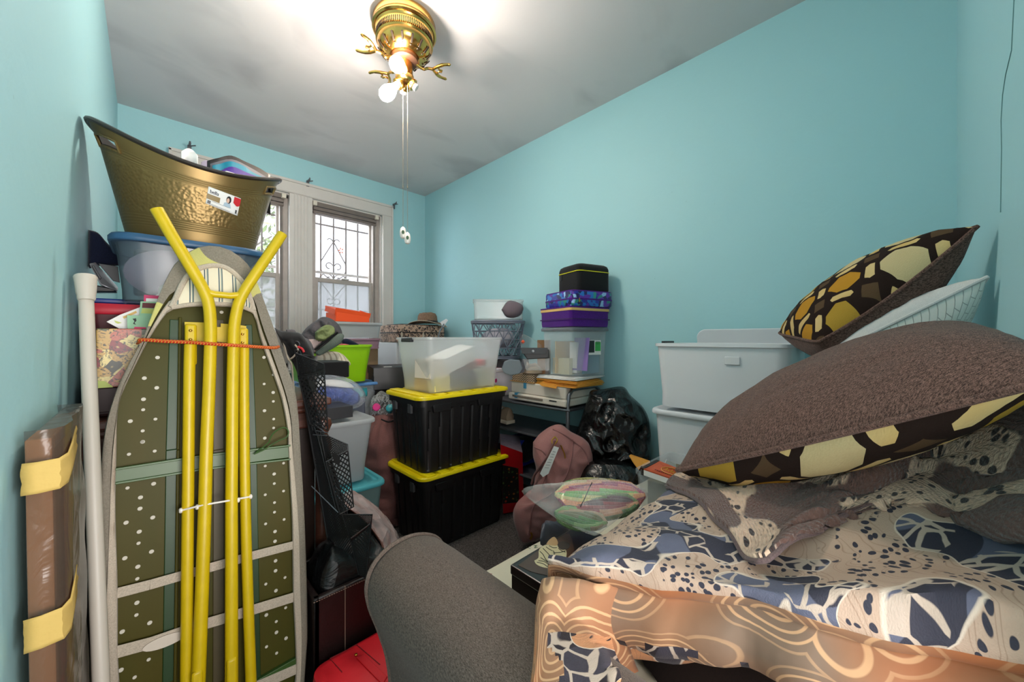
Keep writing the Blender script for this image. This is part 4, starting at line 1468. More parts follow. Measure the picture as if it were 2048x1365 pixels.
bent_sheet('black_folder', 'black folder standing behind the teal one in the gold tub', 'folder', [(414, 322, 1.17), (437, 316, 1.20), (460, 312, 1.24), (490, 325, 1.28), (518, 338, 1.32), (540, 352, 1.345)], .14, M['black_plastic'], .007)
bent_sheet('grey_folder', 'slim grey folder between the black and teal folders in the gold tub', 'folder', [(420, 328, 1.17), (462, 319, 1.22), (500, 336, 1.275), (534, 356, 1.33)], .12, plain('grey_card', (110, 108, 116), .6), .003)
bent_sheet('teal_folder', 'shiny teal plastic folder inside the gold tub', 'folder', [(424, 331, 1.16), (444, 327, 1.19), (463, 324, 1.21), (488, 334, 1.25), (505, 346, 1.27), (530, 358, 1.31)], .11, plain('teal_folder_plastic', (20, 130, 156), .3), .006)
bent_sheet('purple_folder', 'purple folder in front of the teal one in the gold tub', 'folder', [(440, 342, 1.15), (462, 334, 1.18), (492, 346, 1.22), (530, 361, 1.28)], .10, plain('purple_folder_plastic', (70, 34, 140), .35), .006)
bent_sheet('paper_sheaf', 'white papers standing at the front of the gold tub', 'papers', [(450, 342, 1.15), (470, 348, 1.19), (495, 355, 1.23), (518, 362, 1.27)], .03, M['paper'], .005)
bent_sheet('paper_sheaf', 'crumpled pale sheet poking up beside the black folder in the tub', 'papers', [(402, 325, 1.16), (412, 321, 1.17), (420, 328, 1.18), (426, 336, 1.18)], .05, M['tan_lavender'], .003)
bent_sheet('paper_sheaf', 'white sheet rising above the tub rim under the curtain bracket', 'papers', [(362, 303, 1.22), (374, 297, 1.24), (386, 301, 1.25), (396, 312, 1.25)], .05, M['paper'], .002)

# clear bin with a slate lid under the tub
bb = storage_bin('storage_bin', 'cloudy storage bin with a slate blue lid directly beneath the gold tub', 'storage bin', (.098, 1.545, 1.146), 0, .325, .30, .174, M['frost_blue'], M['blue_lid'], .90, .05, .02)
p = puff3([V((-.05 + .10 * math.cos(a) + .1, 1.46, 1.235 + .07 * math.sin(a))) for a in [k * math.pi / 6 for k in range(12)]], V((0, -1, 0)), .02, .05, 8, 2, .004, 20)
tag(p.build('pale_cloth', M['tan_lavender']), 'pale lavender cloth showing through the slate-lidded bin', 'cloth')
p = MB(); p.lim(-.03, .055, 1.47, 1.50, 1.17, 1.30); tag(p.build('navy_case', M['charcoal'], bevel=.008), 'dark case showing through the slate-lidded bin', 'case')
p = MB(); p.box((.02, 1.455, 1.24), (.008, .006, .09), rot=rot3(0, .5, 0)); tag(p.build('white_stick', M['paper'], bevel=.002), 'slim white stick behind the wall of the slate-lidded bin', 'stick')
# crimson-lidded bin
storage_bin('storage_bin', 'dark red storage bin with a crimson lid below the slate-lidded bin', 'storage bin', (.062, 1.64, 1.015), 0, .35, .43, .115, M['maroon'], M['red_lid'], .94, .02, .028, rim=.004)
# printed card box
x = MB(); x.lim(-.118, .33, 1.33, 1.80, .915, 1.012)
P0 = W(192, 657, y=1.33); P1 = W(192, 777, y=1.33)
x = MB(); x.lim(P0.x, .23, 1.33, 1.40, P1.z, P0.z); x.lim(P0.x, .24, 1.40, 1.84, P1.z, 1.012)
tag(x.build('gift_box', M['xmas'], smooth=False, bevel=.002), 'card box printed with gold flowers and evergreens under the crimson-lidded bin', 'box')
x = MB(); x.poly([P1 + V((.0, -.001, 0)), P1 + V((.0, -.001, .018)), P1 + V((.014, -.001, .016)), P1 + V((.026, -.001, .004)), P1 + V((.028, -.001, 0))], .001, n=(0, -1, 0)); x.build('corner_sticker', M['card_yellow'], smooth=False).parent = bpy.data.objects['gift_box']
o = bpy.data.objects['corner_sticker']; o.location = o.location - bpy.data.objects['gift_box'].location
x = MB(); x.lim(-.112, .26, 1.36, 1.84, .858, P1.z - .002)
x.lim(-.112, .26, 1.355, 1.362, .862, .87)
tag(x.build('flat_dark_box', plain('dark_maroon_box', (46, 16, 18), .5), bevel=.004, smooth=False), 'flat dark box between the printed gift box and the wooden chest', 'box')


# cards tucked at the printed box
def card(name, label, px4, yy, mat, th=.0015, cat='card', extra=None, rest=1.035):
    m = MB(); P = [W(a, b, y=yy) for a, b in px4]
    m.poly(P, th, n=(0, 1, 0)); o = m.build(name, mat, smooth=False); tag(o, label, cat)
    if extra:
        for nm, q4, mt in extra:
            m = MB(); m.poly([W(a, b, y=yy - .0006) for a, b in q4], .0004, n=(0, 1, 0)); e = m.build(nm, mt, smooth=False)
            e.parent = o; e.location = e.location - o.location
    return o


PZ = 660
card('envelope', 'white envelope lying open behind the mint card on the printed box', [(213, 644), (240, 630), (285, 613), (292, 660), (243, 660)], 1.372, M['paper'], cat='envelope', extra=[('leaf_print', [(228, 641), (244, 646), (236, 648), (231, 646)], M['card_yellow']), ('stamp_print', [(245, 634), (272, 622), (274, 626), (248, 638)], M['manila_pale'])])
card('greeting_card', 'pink card standing tallest among the cards by the ironing board', [(288, 590), (320, 592), (322, 660), (286, 660)], 1.366, M['card_pink'], extra=[('card_text', [(292, 597), (318, 598), (318, 606), (292, 605)], M['paper'])])
card('greeting_card', 'pale green card with a maroon and yellow print before the pink card', [(281, 603), (314, 604), (316, 660), (276, 660)], 1.358, M['card_green'], extra=[('maroon_print', [(285, 606), (312, 607), (311, 617), (284, 616)], M['card_maroon']), ('yellow_print', [(284, 617), (311, 618), (310, 628), (282, 627)], M['card_yellow'])])
card('business_card', 'mint green card with a small black emblem in front of the other cards', [(254, 631), (300, 632), (298, 662), (255, 662)], 1.350, M['card_green'], extra=[('emblem', [(265, 638), (272, 637), (273, 642), (269, 646), (272, 650), (266, 648), (269, 643)], M['black_ink']), ('salmon_print', [(269, 654), (292, 655), (292, 660), (267, 660)], M['card_pink'])])
card('paper_scrap', 'torn white paper rising beside the slate-lidded bin behind the ironing board nose', [(300, 598), (316, 588), (318, 574), (328, 569), (334, 562), (340, 600), (330, 650), (300, 650)], 1.376, M['paper'], cat='paper')

# navy cushion, silver laptop and blue folder squeezed behind
n_ = puff([(177, 460), (196, 466), (214, 486), (238, 505), (262, 512), (262, 530), (200, 532), (176, 532)], 1.17, .022, yaw=-math.pi / 2 + .1, amp=.004, rings_n=10)
tag(n_.build('navy_cushion', M['navy'], angle=80), 'navy blue cushion squeezed between the turquoise wall and slate-lidded bin', 'cushion')
lap = thing('laptop', 'silver and black laptop standing slanted beneath the navy cushion', 'laptop', W(205, 575, y=1.66))
m = MB(); m.poly([W(178, 527, y=1.62), W(190, 524, y=1.66), W(236, 575, y=1.66), W(234, 582, y=1.62), W(200, 570, y=1.62)], .03, n=(0, 1, 0)); m.build('case', M['silver'], lap, world=True, bevel=.003)
m = MB(); m.poly([W(196, 527, y=1.615), W(236, 533, y=1.615), W(240, 566, y=1.615), W(226, 562, y=1.615)], .004, n=(0, 1, 0)); m.build('screen', M['charcoal'], lap, world=True, bevel=.001)
m = MB(); m.poly([W(183, 532, y=1.616), W(188, 531, y=1.616), W(203, 556, y=1.616), W(200, 560, y=1.616)], .003, n=(0, 1, 0)); m.build('port_strip', M['charcoal'], lap, world=True, bevel=.001)
m = MB(); m.poly([W(200, 572, y=1.64), W(228, 578, y=1.64), W(234, 584, y=1.64), W(180, 584, y=1.64), W(180, 568, y=1.64)], .05, n=(0, 1, 0)); m.build('laptop_bag', M['black_plastic'], lap, world=True, bevel=.003)
zt = 1.0 + .138 + .012
m = MB(); m.lim(-.118, -.01, 1.50, 1.80, 1.146, 1.160); tag(m.build('blue_folder', M['blue_folder'], bevel=.004), 'royal blue folder lying on the crimson lid beneath the laptop', 'folder')

# wooden chest behind the board
ch = thing('wooden_chest', 'dark wooden chest with a moulded reddish top showing past the board edge', 'chest', (.15, 1.6, 0))
m = MB(); m.lim(-.115, .395, 1.34, 1.86, 0, .76); m.build('chest_body', M['dark_wood'], ch, world=True, bevel=.004, smooth=False)
m = MB(); m.lim(-.118, .435, 1.30, 1.88, .832, .856); m.lim(-.118, .425, 1.31, 1.87, .815, .832); m.lim(-.116, .405, 1.33, 1.86, .76, .815); m.build('moulded_top', M['wood'], ch, world=True, bevel=.006, smooth=False)
m = MB(); m.lathe([(.012, .79), (.026, .783), (.030, .765), (.022, .745), (.016, .735), (.024, .72), (.03, .69), (.022, .66), (.014, .64), (.02, .62), (.02, .1)], (.412, 1.325, 0), 20); m.build('turned_post', M['wood'], ch, world=True)

# ================================================================ curtain pole and wrapped canvas by the left wall
pt = W(171, 552, y=1.27); pb = W(196, 1200, y=1.10)
d = (pb - pt).normalized(); pb2 = pt + d * ((pt.z - .0) / -d.z)
cp = thing('curtain_pole', 'ivory curtain pole with a capped end leaning in the corner by the board', 'pole', (pb2.x, pb2.y, 0))
m = MB(); m.tube([pt - V((0, 0, .02)), pb2], .0122, 16); m.build('pole_tube', M['pole_white'], cp, world=True)
m = MB(); m.lathe([(.013, .058), (.0145, .054), (.0145, .047), (.0155, .043), (.018, .01), (.019, .004), (.017, 0), (.001, -.002)], pt, 20, axis=d); m.build('end_cap', M['pole_white'], cp, world=True)

cvs = thing('wrapped_canvas', 'framed canvas wrapped in clear plastic and masking tape against the turquoise wall', 'canvas', (-.09, 1.02, 0))
# face plane leans out: top near the wall, foot further out
F0, F1 = W(52, 872, y=.84), W(150, 803, y=1.22)
zt_ = .918


def cf(yf, z, off):
    """point on the canvas face: off is distance out from the back edge"""
    x = -.124 + off + (zt_ - z) * .012
    return V((x, yf, z))


def slab(mb, y0, y1, z0, z1, o0, o1, m=0):
    vs = [cf(y, z, o) for z in (z0, z1) for y, o in ((y0, o0), (y0, o1), (y1, o1), (y1, o0))]
    mb.add(vs, [(0, 3, 2, 1), (4, 5, 6, 7), (0, 1, 5, 4), (1, 2, 6, 5), (2, 3, 7, 6), (3, 0, 4, 7)], m)


m = MB(); slab(m, .835, 1.085, .02, .905, .004, .010); m.build('backing', M['board_wood'], cvs, world=True, smooth=False)
m = MB(); slab(m, .832, .852, .01, .91, .002, .026); slab(m, 1.07, 1.09, .01, .91, .002, .026); slab(m, .852, 1.07, .89, .91, .002, .026); slab(m, .852, 1.07, .01, .03, .002, .026); m.build('stretcher_bars', plain('pale_pine', (196, 132, 84), .7, var=.1), cvs, world=True, smooth=False, bevel=.002)
m = MB(); rows = []
for k in range(60):
    z = .0 + .925 * k / 59; row = []
    for (y, o_) in ((1.10, .002), (1.10, .032), (1.06, .036), (1.02, .034), (.98, .036), (.93, .034), (.88, .038), (.83, .038), (.818, .03), (.815, .018), (.818, .004)):
        wv = noise.noise(V((y * 14, z * 9, o_ * 60))) * .007
        row.append(cf(y + wv * (1 if y < .84 else 0), z, o_ + wv * (0 if y < .84 else 1)))
    rows.append(row)
top_ = [cf(y, .93 - .005, o_ * .3 + .004) for (y, o_) in ((1.10, .002), (1.10, .032), (1.06, .036), (1.02, .034), (.98, .036), (.93, .034), (.88, .038), (.83, .038), (.818, .03), (.815, .018), (.818, .004))]
rows.append(top_)
m.grid(rows); m.build('plastic_wrap', M['wrap'], cvs, world=True, angle=60)


def tape(z0, z1, oo, seed):
    m = MB(); rows = []
    prof_ = [(.812, .001), (.811, .015), (.814, .034), (.828, .041), (.862, .041), (.90 + .02 * (seed % 2), .040)]
    for k in range(9):
        z = z0 + (z1 - z0) * k / 8
        e = noise.noise(V((k * 1.3, seed, 0))) * .012
        rows.append([cf(y + (e if i == 5 else 0) + noise.noise(V((i, k, seed))) * .001, z + (y - .82) * .25, o_ + abs(noise.noise(V((i * .7, k * .8, seed)))) * .003) for i, (y, o_) in enumerate(prof_)])
    m.grid(rows); m.build('masking_tape', M['tape'], cvs, world=True, solid=.001)


tape(.842, .885, 0, 1); tape(.63, .675, 0, 4)
# ================================================================ black mesh wall file standing askew
Z8 = lambda x, y: (560 + x / 3.103, 760 + y / 3.103)
org = thing('mesh_file_rack', 'black wire mesh hanging file rack with three pockets tipped over beside the board', 'file rack', (.52, 1.2, .3))


def tt(py): return 1.18 - .06 * (py - 700) / 450.0


def Q(px, py, dt=0): return W(px, py, t=tt(py) + dt)


def panel(name, pts, mat, parent=org, wire=True, dt=0, th=0, uvs=None, r=.0022):
    P = [Q(a, b, dt) for a, b in pts]
    m = MB(); n = 8
    if len(P) == 4:
        rows = [[P[0].lerp(P[1], i / n).lerp(P[3].lerp(P[2], i / n), j / n) for i in range(n + 1)] for j in range(n + 1)]
        w_ = (P[1] - P[0]).length; h_ = (P[3] - P[0]).length
        m.grid(rows, uvf=lambda i, j: (j / n * w_, i / n * h_))
    else:
        c0 = P[0]; ux = (P[1] - P[0]).normalized(); uy = ux.cross((P[-1] - P[0]).normalized().cross(ux) * -1)
        m.add(P, [list(range(len(P)))], 0, [((p - c0).dot(ux), (p - c0).dot((P[-1] - P[0]).normalized())) for p in P])
    o = m.build(name, mat, parent, world=True, smooth=False)
    if wire:
        m = MB(); m.tube(P, r, 6, closed=True); m.build('wire_rim', M['black_plastic'], o, world=True)
    return o


panel('back_panel', [(592, 706), (634, 866), (731, 1160), (690, 1160), (650, 1060), (602, 870)][0:1] + [(636, 866), (735, 1165), (655, 1075)], M['mesh_dense'])
panel('back_panel', [(590, 700), (600, 703), (734, 1165), (655, 1079)], M['mesh_dense'], dt=.03)
# upper pocket
panel('pocket_back', [(592, 707), (648, 729), (650, 745), (597, 752)], M['mesh_dense'], dt=-.01)
panel('pocket_front', [(597, 756), (648, 738), (656, 862), (620, 850)], M['mesh'], dt=-.03)
panel('pocket_side', [(592, 707), (597, 756), (634, 870), (626, 862)], M['mesh_dense'], dt=.0)
m = MB()
for a, b in (((624, 838), (652, 858)), ((627, 848), (651, 866)), ((632, 862), (656, 866)), ((626, 870), (654, 872))): m.tube([Q(*a, -.02), Q(*b, -.03)], .0015, 6)
m.build('pocket_base_wires', M['steel'], org, world=True)
# middle pocket
panel('pocket_back', [(641, 866), (695, 890), (696, 903), (652, 925)], M['mesh_dense'], dt=-.01)
panel('pocket_front', [(652, 926), (696, 904), (707, 1014), (680, 1027)], M['mesh'], dt=-.04)
panel('pocket_side', [(634, 866), (652, 926), (680, 1030), (672, 1020)], M['mesh_dense'], dt=-.01)
m = MB(); m.tube([Q(*Z8(285, 510), -.04), Q(*Z8(415, 440), -.04)], .0018, 6); m.tube([Q(*Z8(375, 832), -.04), Q(*Z8(455, 790), -.04)], .0018, 6)
for a, b in (((345, 665), (440, 775)), ((330, 680), (415, 800)), ((370, 755), (415, 735)), ((195, 660), (360, 825))): m.tube([Q(*Z8(*a), -.03), Q(*Z8(*b), -.035)], .0014, 6)
m.build('pocket_base_wires', M['steel'], org, world=True)
# lowest pocket
panel('pocket_back', [(684, 1030), (745, 1030), (742, 1048), (702, 1082)], M['mesh_dense'], dt=-.01)
panel('pocket_front', [(702, 1084), (742, 1049), (733, 1158), (718, 1150)], M['mesh_dense'], dt=-.04)
m = MB(); m.tube([Q(*Z8(440, 985), -.04), Q(*Z8(560, 895), -.04)], .0018, 6); m.build('pocket_base_wires', M['steel'], org, world=True)
for pts in ([Z8(175, 5), Z8(215, 15), Z8(218, 75), Z8(195, 55), Z8(183, 40)], [Z8(318, 450), Z8(345, 455), Z8(372, 480), Z8(368, 545), Z8(335, 505)]):
    m = MB(); m.poly([Q(a, b, -.05) for a, b in pts], .002); m.build('hanging_tab', M['black_plastic'], org, world=True, smooth=False)

# ================================================================ picture frames bundled in clear wrap, leaning behind the rack
bun = thing('wrapped_picture_frames', 'pinkish picture frames bundled in clear film leaning behind the mesh file rack', 'picture frames', (.55, 1.15, 0))
for k in range(3):
    o0 = k * .026
    P = [(705, 985), (750, 1018), (776, 1050), (788, 1075), (798, 1150), (760, 1175), (700, 1010)]
    T = [1.40, 1.38, 1.36, 1.34, 1.27, 1.27, 1.40]
    A_ = [W(a, b, t=t_) for (a, b), t_ in zip(P[:5], T[:5])]
    A_ = [V((p.x - o0, p.y - o0 * .6, p.z - .004 * k)) for p in A_]
    A_.append(V((A_[-1].x, A_[-1].y, .03)))
    m = MB(); m.tube(catmull(A_, 4), .007, 6)
    m.build('frame_edge', plain('rosy_wood_%d' % k, (176, 118, 104), .6), bun, world=True)
rows = []
for k in range(7):
    o_ = -.004 + k * .008
    P = [(702, 980), (728, 996), (752, 1014), (778, 1045), (792, 1072), (800, 1120), (802, 1160)]
    T = [1.40, 1.39, 1.38, 1.36, 1.34, 1.29, 1.27]
    Wd = .054
    A_ = [W(a, b, t=t_) for (a, b), t_ in zip(P, T)]
    A_.append(V((A_[-1].x + .01, A_[-1].y, .02)))
    A_ = catmull([V((p.x - .0125 * k + .008, p.y - .009 * k, p.z + (.006 if 0 < k < 6 else -.006))) for p in A_], 5)
    rows.append([p + V((noise.noise(p * 40), noise.noise(p * 50 + V((3, 0, 0))), noise.noise(p * 45 + V((0, 5, 0))))) * .004 for p in A_])
m = MB(); m.grid(rows); m.build('clear_film', crumple('pinkish_clear_film', (190, 172, 170), .25, 16, .7, .42), bun, world=True, angle=80)
m = MB(); A2 = [W(700, 1005, t=1.40), W(735, 1012, t=1.38), W(770, 1062, t=1.35), W(780, 1150, t=1.28)]
q0 = [V((p.x - .02, p.y - .03, p.z - .01)) for p in A2]
m.poly([q0[0], q0[1], q0[2], V((q0[3].x, q0[3].y, .03)), V((q0[0].x, q0[0].y, .03))], .006); m.build('picture_back', M['black_plastic'], bun, world=True, smooth=False)

# ================================================================ leatherette storage bench, black bag inside, red case in front
ot = thing('storage_bench', 'open black-brown leatherette storage bench with tan stitching', 'storage bench', (.45, 1.25, 0))
ZO = .337
xa, xb, ya, yb = .322, .575, 1.105, 1.06
m = MB()
m.lim(xa, xb, ya, ya + .018, .03, ZO); m.lim(xa, xa + .018, ya, 1.33, .03, ZO); m.lim(xb - .018, xb, ya, 1.33, .03, ZO); m.lim(xa, xb, 1.315, 1.33, .03, ZO); m.lim(xa, xb, ya, 1.33, .03, .05)
m.build('bench_body', M['leather'], ot, world=True, bevel=.004)
m = MB(); cxs = W(690, 1180, y=ya).x
m.lim(cxs - .0008, cxs + .0008, ya - .0015, ya + .002, .04, ZO); k = xa
while k < xb:
    m.lim(k, k + .004, ya - .0012, ya + .002, ZO - .008, ZO - .0065); k += .0065
m.build('stitching', M['stitch'], ot, world=True, smooth=False)
for x_ in (xa + .03, xb - .03):
    for y_ in (ya + .03, 1.29):
        m = MB(); m.lathe([(.015, 0), (.018, .03)], (x_, y_, 0), 12); m.build('leg', M['black_plastic'], ot, world=True)
bg_ = puff3([V((.345, 1.20, .335)), V((.36, 1.13, .345)), V((.45, 1.125, .345)), V((.54, 1.13, .34)), V((.555, 1.20, .335)), V((.54, 1.28, .335)), V((.45, 1.30, .34)), V((.36, 1.28, .335))], V((0, 0, 1)), .085, .2, 22, 5, .02, 12, .6, .024, 15)
tag(bg_.build('black_satin_bag', M['black_shiny'], angle=80), 'crumpled black satiny bag heaped in the open leatherette bench', 'bag')
rc = thing('red_case', 'bright red nylon case lying in front of the leatherette bench', 'case', (.45, .95, 0))
m = MB(); top = .178
rows = [rr(w_, d_, r_, z_, 5, .505, .945) for w_, d_, r_, z_ in ((.38, .26, .03, .004), (.395, .275, .035, .02), (.40, .28, .035, top - .03), (.395, .275, .035, top - .008), (.36, .24, .03, top))]
m.rings(rows); m.build('case_body', M['red_cloth'], rc, world=True)
m = MB(); q0 = W(715, 1310, z=top + .001); q1 = W(760, 1360, z=top + .001)
m.poly([W(712, 1318, z=top), W(728, 1312, z=top), W(775, 1356, z=top), W(765, 1372, z=top)], .004, n=(0, 0, 1)); m.build('handle_loop', M['red_cloth'], rc, world=True, bevel=.0015)
m = MB(); m.tube([W(684, 1345, z=top + .001), W(660, 1318, z=top + .001), W(713, 1290, z=top + .001), W(760, 1330, z=top + .001)], .0012, 5); m.build('seam', plain('dark_red_seam', (120, 8, 20), .6), rc, world=True)
m = MB(); q = W(712, 1311, z=top + .001); m.lathe([(.004, 0), (.004, .002), (.002, .003)], q, 12); m.build('snap', M['gold_metal'], rc, world=True)

# ================================================================ things on the chest beside the board: drawstring backpack
bp = thing('drawstring_backpack', 'black mesh backpack with pale cords slumped on the chest beside the board', 'backpack', W(610, 760, t=1.42))
m = puff([(548, 655), (562, 662), (585, 664), (604, 670), (622, 695), (630, 722), (634, 770), (636, 830), (618, 850), (606, 790), (592, 740), (570, 700)], 1.42, .06, back=.06, amp=.016, freq=10, crease=.016, cfreq=17, rings_n=30, seg=6)
m.build('bag_body', M['black_cloth'], bp, world=True, angle=80)
m = MB(); m.tube(catmull([W(566, 680, t=1.36), W(572, 705, t=1.35), W(576, 718, t=1.34), W(583, 730, t=1.34), (W(586, 760, t=1.33)), W(590, 800, t=1.32), W(594, 825, t=1.31)], 5), .003, 7)
m.tube(catmull([W(590, 690, t=1.36), W(596, 700, t=1.36), W(586, 715, t=1.35), W(576, 720, t=1.35)], 5), .003, 7); m.build('draw_cord', M['elastic'], bp, world=True)
m = MB(); m.tube([W(593 + 6 * math.cos(a * .5), 690 + 7 * math.sin(a * .5), t=1.37) for a in range(13)], .002, 6, closed=True); m.build('key_ring', M['steel'], bp, world=True)
m = MB(); m.tube(catmull([W(596, 694, t=1.36), W(604, 698, t=1.36), W(608, 705, t=1.36)], 4), .004, 6); m.build('red_tag', M['label_red'], bp, world=True)
m = puff([(572, 660), (588, 660), (598, 672), (618, 680), (628, 700), (624, 712), (606, 702), (588, 700), (576, 685)], 1.48, .05, amp=.012, crease=.014, cfreq=18, rings_n=28, seg=6)
tag(m.build('grey_hood', M['grey_jacket'], angle=80), 'crumpled grey hooded garment on top of the black mesh backpack', 'garment')
m = MB(); m.grid([[W(585 + 45 * i / 6, 705 + 8 * i / 6 + 20 * j / 4, t=1.38 + .03 * math.sin(i)) for i in range(7)] for j in range(5)])
tag(m.build('knit_beanie', M['black_cloth'], solid=.01), 'small black knitted beanie hooked at the top of the mesh file rack', 'cap')

# ================================================================ bins on the floor between board and totes
storage_bin('storage_bin', 'cloudy storage bin with a teal lid on the carpet behind the mesh rack', 'storage bin', (.60, 1.84, 0), 0, .37, .36, .385, M['teal_body'], M['teal'], .86, .035, .022)
m = MB(); m.lim(.47, .60, 1.70, 1.80, .02, .22); tag(m.build('grey_notebook_stack', plain('grey_books', (90, 96, 104), .7), bevel=.004), 'grey pile showing through the wall of the teal-lidded bin', 'books')
wb = storage_bin('storage_bin', 'cloudy white lidded bin standing on the teal-lidded bin', 'storage bin', (.585, 1.835, .402), 0, .325, .31, .275, M['frost2'], M['frost2'], .82, .035, .02)
# slim black box on it
m = MB(); m.lim(W(600, 830, y=1.70).x, W(706, 830, y=1.70).x, 1.70, 1.9, .698, W(680, 815, y=1.70).z)
bx = m.build('black_box', M['charcoal'], bevel=.002, smooth=False); tag(bx, 'shallow black box with a small stud on the white lidded bin', 'box')
# blue comforter in its zip bag
cf_ = thing('bagged_comforter', 'blue comforter folded in a clear zip bag above the shallow black box', 'bedding', W(670, 815, t=1.85))
ol = [(598, 760), (625, 750), (655, 748), (690, 755), (715, 768), (730, 786), (731, 802), (718, 814), (690, 820), (650, 822), (600, 822)]
m = puff(ol, 1.86, .11, back=.12, amp=.01, freq=9, crease=.012, cfreq=9)
m.build('clear_bag', M['comforter_bag'], cf_, world=True, angle=80)
ol2 = [(600, 775), (625, 770), (655, 768), (690, 770), (708, 780), (720, 792), (716, 806), (690, 814), (650, 817), (600, 817)]
m = puff(ol2, 1.87, .085, back=.09, amp=.014, freq=10, crease=.014, cfreq=17, rings_n=28, seg=6, seed=3); m.build('comforter', M['comforter_blue'], cf_, world=True, angle=80)
m = puff([(600, 762), (650, 756), (690, 762), (708, 775), (690, 774), (640, 772), (600, 776)], 1.86, .07, back=.08, amp=.008, crease=.01, seed=5); m.build('white_lining', M['white_cloth'], cf_, world=True, angle=80)
# black fabric bin with striped blanket
pA, pB = W(640, 728, y=1.93), W(699, 755, y=1.93)
fb_ = thing('fabric_bin', 'black fabric cube bin holding a striped blanket behind the bagged comforter', 'fabric bin', (pA.x, 2.0, .85))
m = MB(); m.lim(.55, pB.x, 1.93, 2.14, .855, .935); m.build('bin_body', M['black_cloth'], fb_, world=True, bevel=.006)
m = puff([(628, 708), (650, 702), (680, 706), (698, 722), (698, 732), (660, 730), (630, 730)], 2.06, .06, back=.08, amp=.006, crease=.008)
tag(m.build('striped_blanket', M['striped_blanket'], angle=80), 'folded cream striped blanket in the black fabric bin', 'blanket')
# lime green open tote with its contents
gx0, gx1 = W(642, 740, y=2.15).x, W(751, 700, y=2.15).x
gt = storage_bin('storage_tote', 'open lime green plastic tote under the window', 'storage tote', ((gx0 + gx1) / 2 - .04, 2.36, .80), 0, (gx1 - gx0) + .06, .40, .215, M['green_bin'], None, .86, .04)
m = MB(); m.lim(gx0 + .02, gx1 - .05, 2.165, 2.17, .99, .997); gh = m.build('grip_ledge', M['green_bin'], gt, world=True, bevel=.002)
bl_ = storage_bin('storage_bin', 'cloudy bin with a sky blue lid under the lime green tote', 'storage bin', (.80, 2.42, .42), 0, .42, .40, .36, M['clear_b'], M['blue_lid2'], .88, .03)
m = MB(); m.lim(.84, .95, 2.22, 2.3, .70, .76); tag(m.build('teal_container', M['teal_toy'], bevel=.01), 'teal container showing through the sky-blue-lidded bin', 'container')
m = MB(); m.lim(.70, .94, 2.22, 2.4, .45, .69); tag(m.build('grey_packet', plain('blue_grey_cloth', (92, 98, 112), .9), bevel=.02), 'blue grey contents low in the sky-blue-lidded bin', 'packet')
m = MB(); m.lim(.62, .99, 2.26, 2.6, 0, .418); tag(m.build('cardboard_box', plain('plain_cardboard', (150, 120, 88), .8), bevel=.004, smooth=False), 'plain cardboard box on the carpet carrying the sky-blue-lidded bin', 'box')
# jackets and toys heaped in the tote
m = puff([(600, 672), (614, 655), (634, 640), (648, 634), (666, 640), (680, 654), (684, 674), (668, 694), (645, 708), (620, 710), (606, 692)], 2.05, .09, back=.12, amp=.02, freq=9, crease=.018, cfreq=18, rings_n=30, seg=7)
tag(m.build('grey_jacket', M['grey_jacket'], angle=80), 'crumpled dark grey jacket heaped over the lime green tote', 'jacket')
m = puff([(630, 665), (642, 655), (655, 650), (668, 655), (668, 670), (650, 682), (632, 680)], 1.96, .03, amp=.01, crease=.012, cfreq=20, rings_n=24, seg=6)
tag(m.build('olive_jacket', M['olive_jacket'], angle=80), 'olive green sleeve folded on the dark grey jacket', 'jacket')
m = puff([(608, 680), (630, 678), (650, 680), (640, 695), (625, 708), (612, 700)], 1.98, .04, amp=.008, crease=.01)
tag(m.build('pink_fleece', M['pinkish'], angle=80), 'pale pink fleece below the olive sleeve', 'garment')
m = puff([(630, 705), (650, 690), (676, 668), (688, 672), (680, 688), (658, 702), (638, 712)], 1.97, .02, amp=.004)
n1 = m.build('net_pocket', M['grey_green_mesh'], angle=80); tag(n1, 'grey green netting pocket along the front of the jacket heap', 'bag')
m = MB(); m.tube(catmull([W(630, 700, t=1.93), W(650, 684, t=1.93), W(676, 665, t=1.94)], 5), .006, 7); e = m.build('net_binding', M['black_cloth']); e.parent = n1; e.location = e.location - n1.location
m = puff([(672, 692), (684, 688), (698, 690), (706, 697), (700, 702), (676, 701)], 2.2, .03, amp=.004)
tag(m.build('pink_hat', plain('coral_knit', (214, 96, 108), .9), angle=80), 'coral pink knitted thing on the lip of the lime green tote', 'hat')
m = puff([(682, 680), (696, 678), (716, 688), (724, 696), (716, 700), (696, 698), (686, 690)], 2.35, .04, amp=.01, crease=.01)
tag(m.build('navy_scarf', M['navy'], angle=80), 'navy scarf tucked between the green tote and the pink box', 'scarf')
# clear box, pinkish box and orange shoe box against the window
storage_bin('shoe_bin', 'pale pink lidded box under the clear box beside the window', 'box', (1.03, 2.66, .98), .06, .28, .25, .072, plain('dusty_pink_plastic', (150, 116, 130), .4), None, .96, .02)
cb = storage_bin('clear_box', 'clear lidded shoe box under the orange box in front of the window', 'box', (1.005, 2.66, 1.055), .06, .34, .26, .10, M['frost2'], M['frost2'], .93, .02)
ox = thing('shoe_box', 'bright orange shoe box tipped open on the clear box by the window', 'shoe box', (.985, 2.63, 1.165), .10)
m = MB(); m.rings([rr(.235, .15, .004, 0, 1), rr(.235, .15, .004, .062, 1), rr(.229, .144, .004, .062, 1), rr(.229, .144, .004, .004, 1)]); m.build('box_base', M['orange_box'], ox, angle=30)
R = rot3(.22, .1, .0)
m = MB(); m.box((0, 0, .076), (.245, .158, .010), rot=R); m.box((0, -.076, .060), (.245, .003, .03), rot=R); m.box((-.121, 0, .072), (.003, .158, .03), rot=R); m.box((.121, 0, .060), (.003, .158, .03), rot=R)
m.build('box_lid', M['orange_box'], ox, smooth=False)
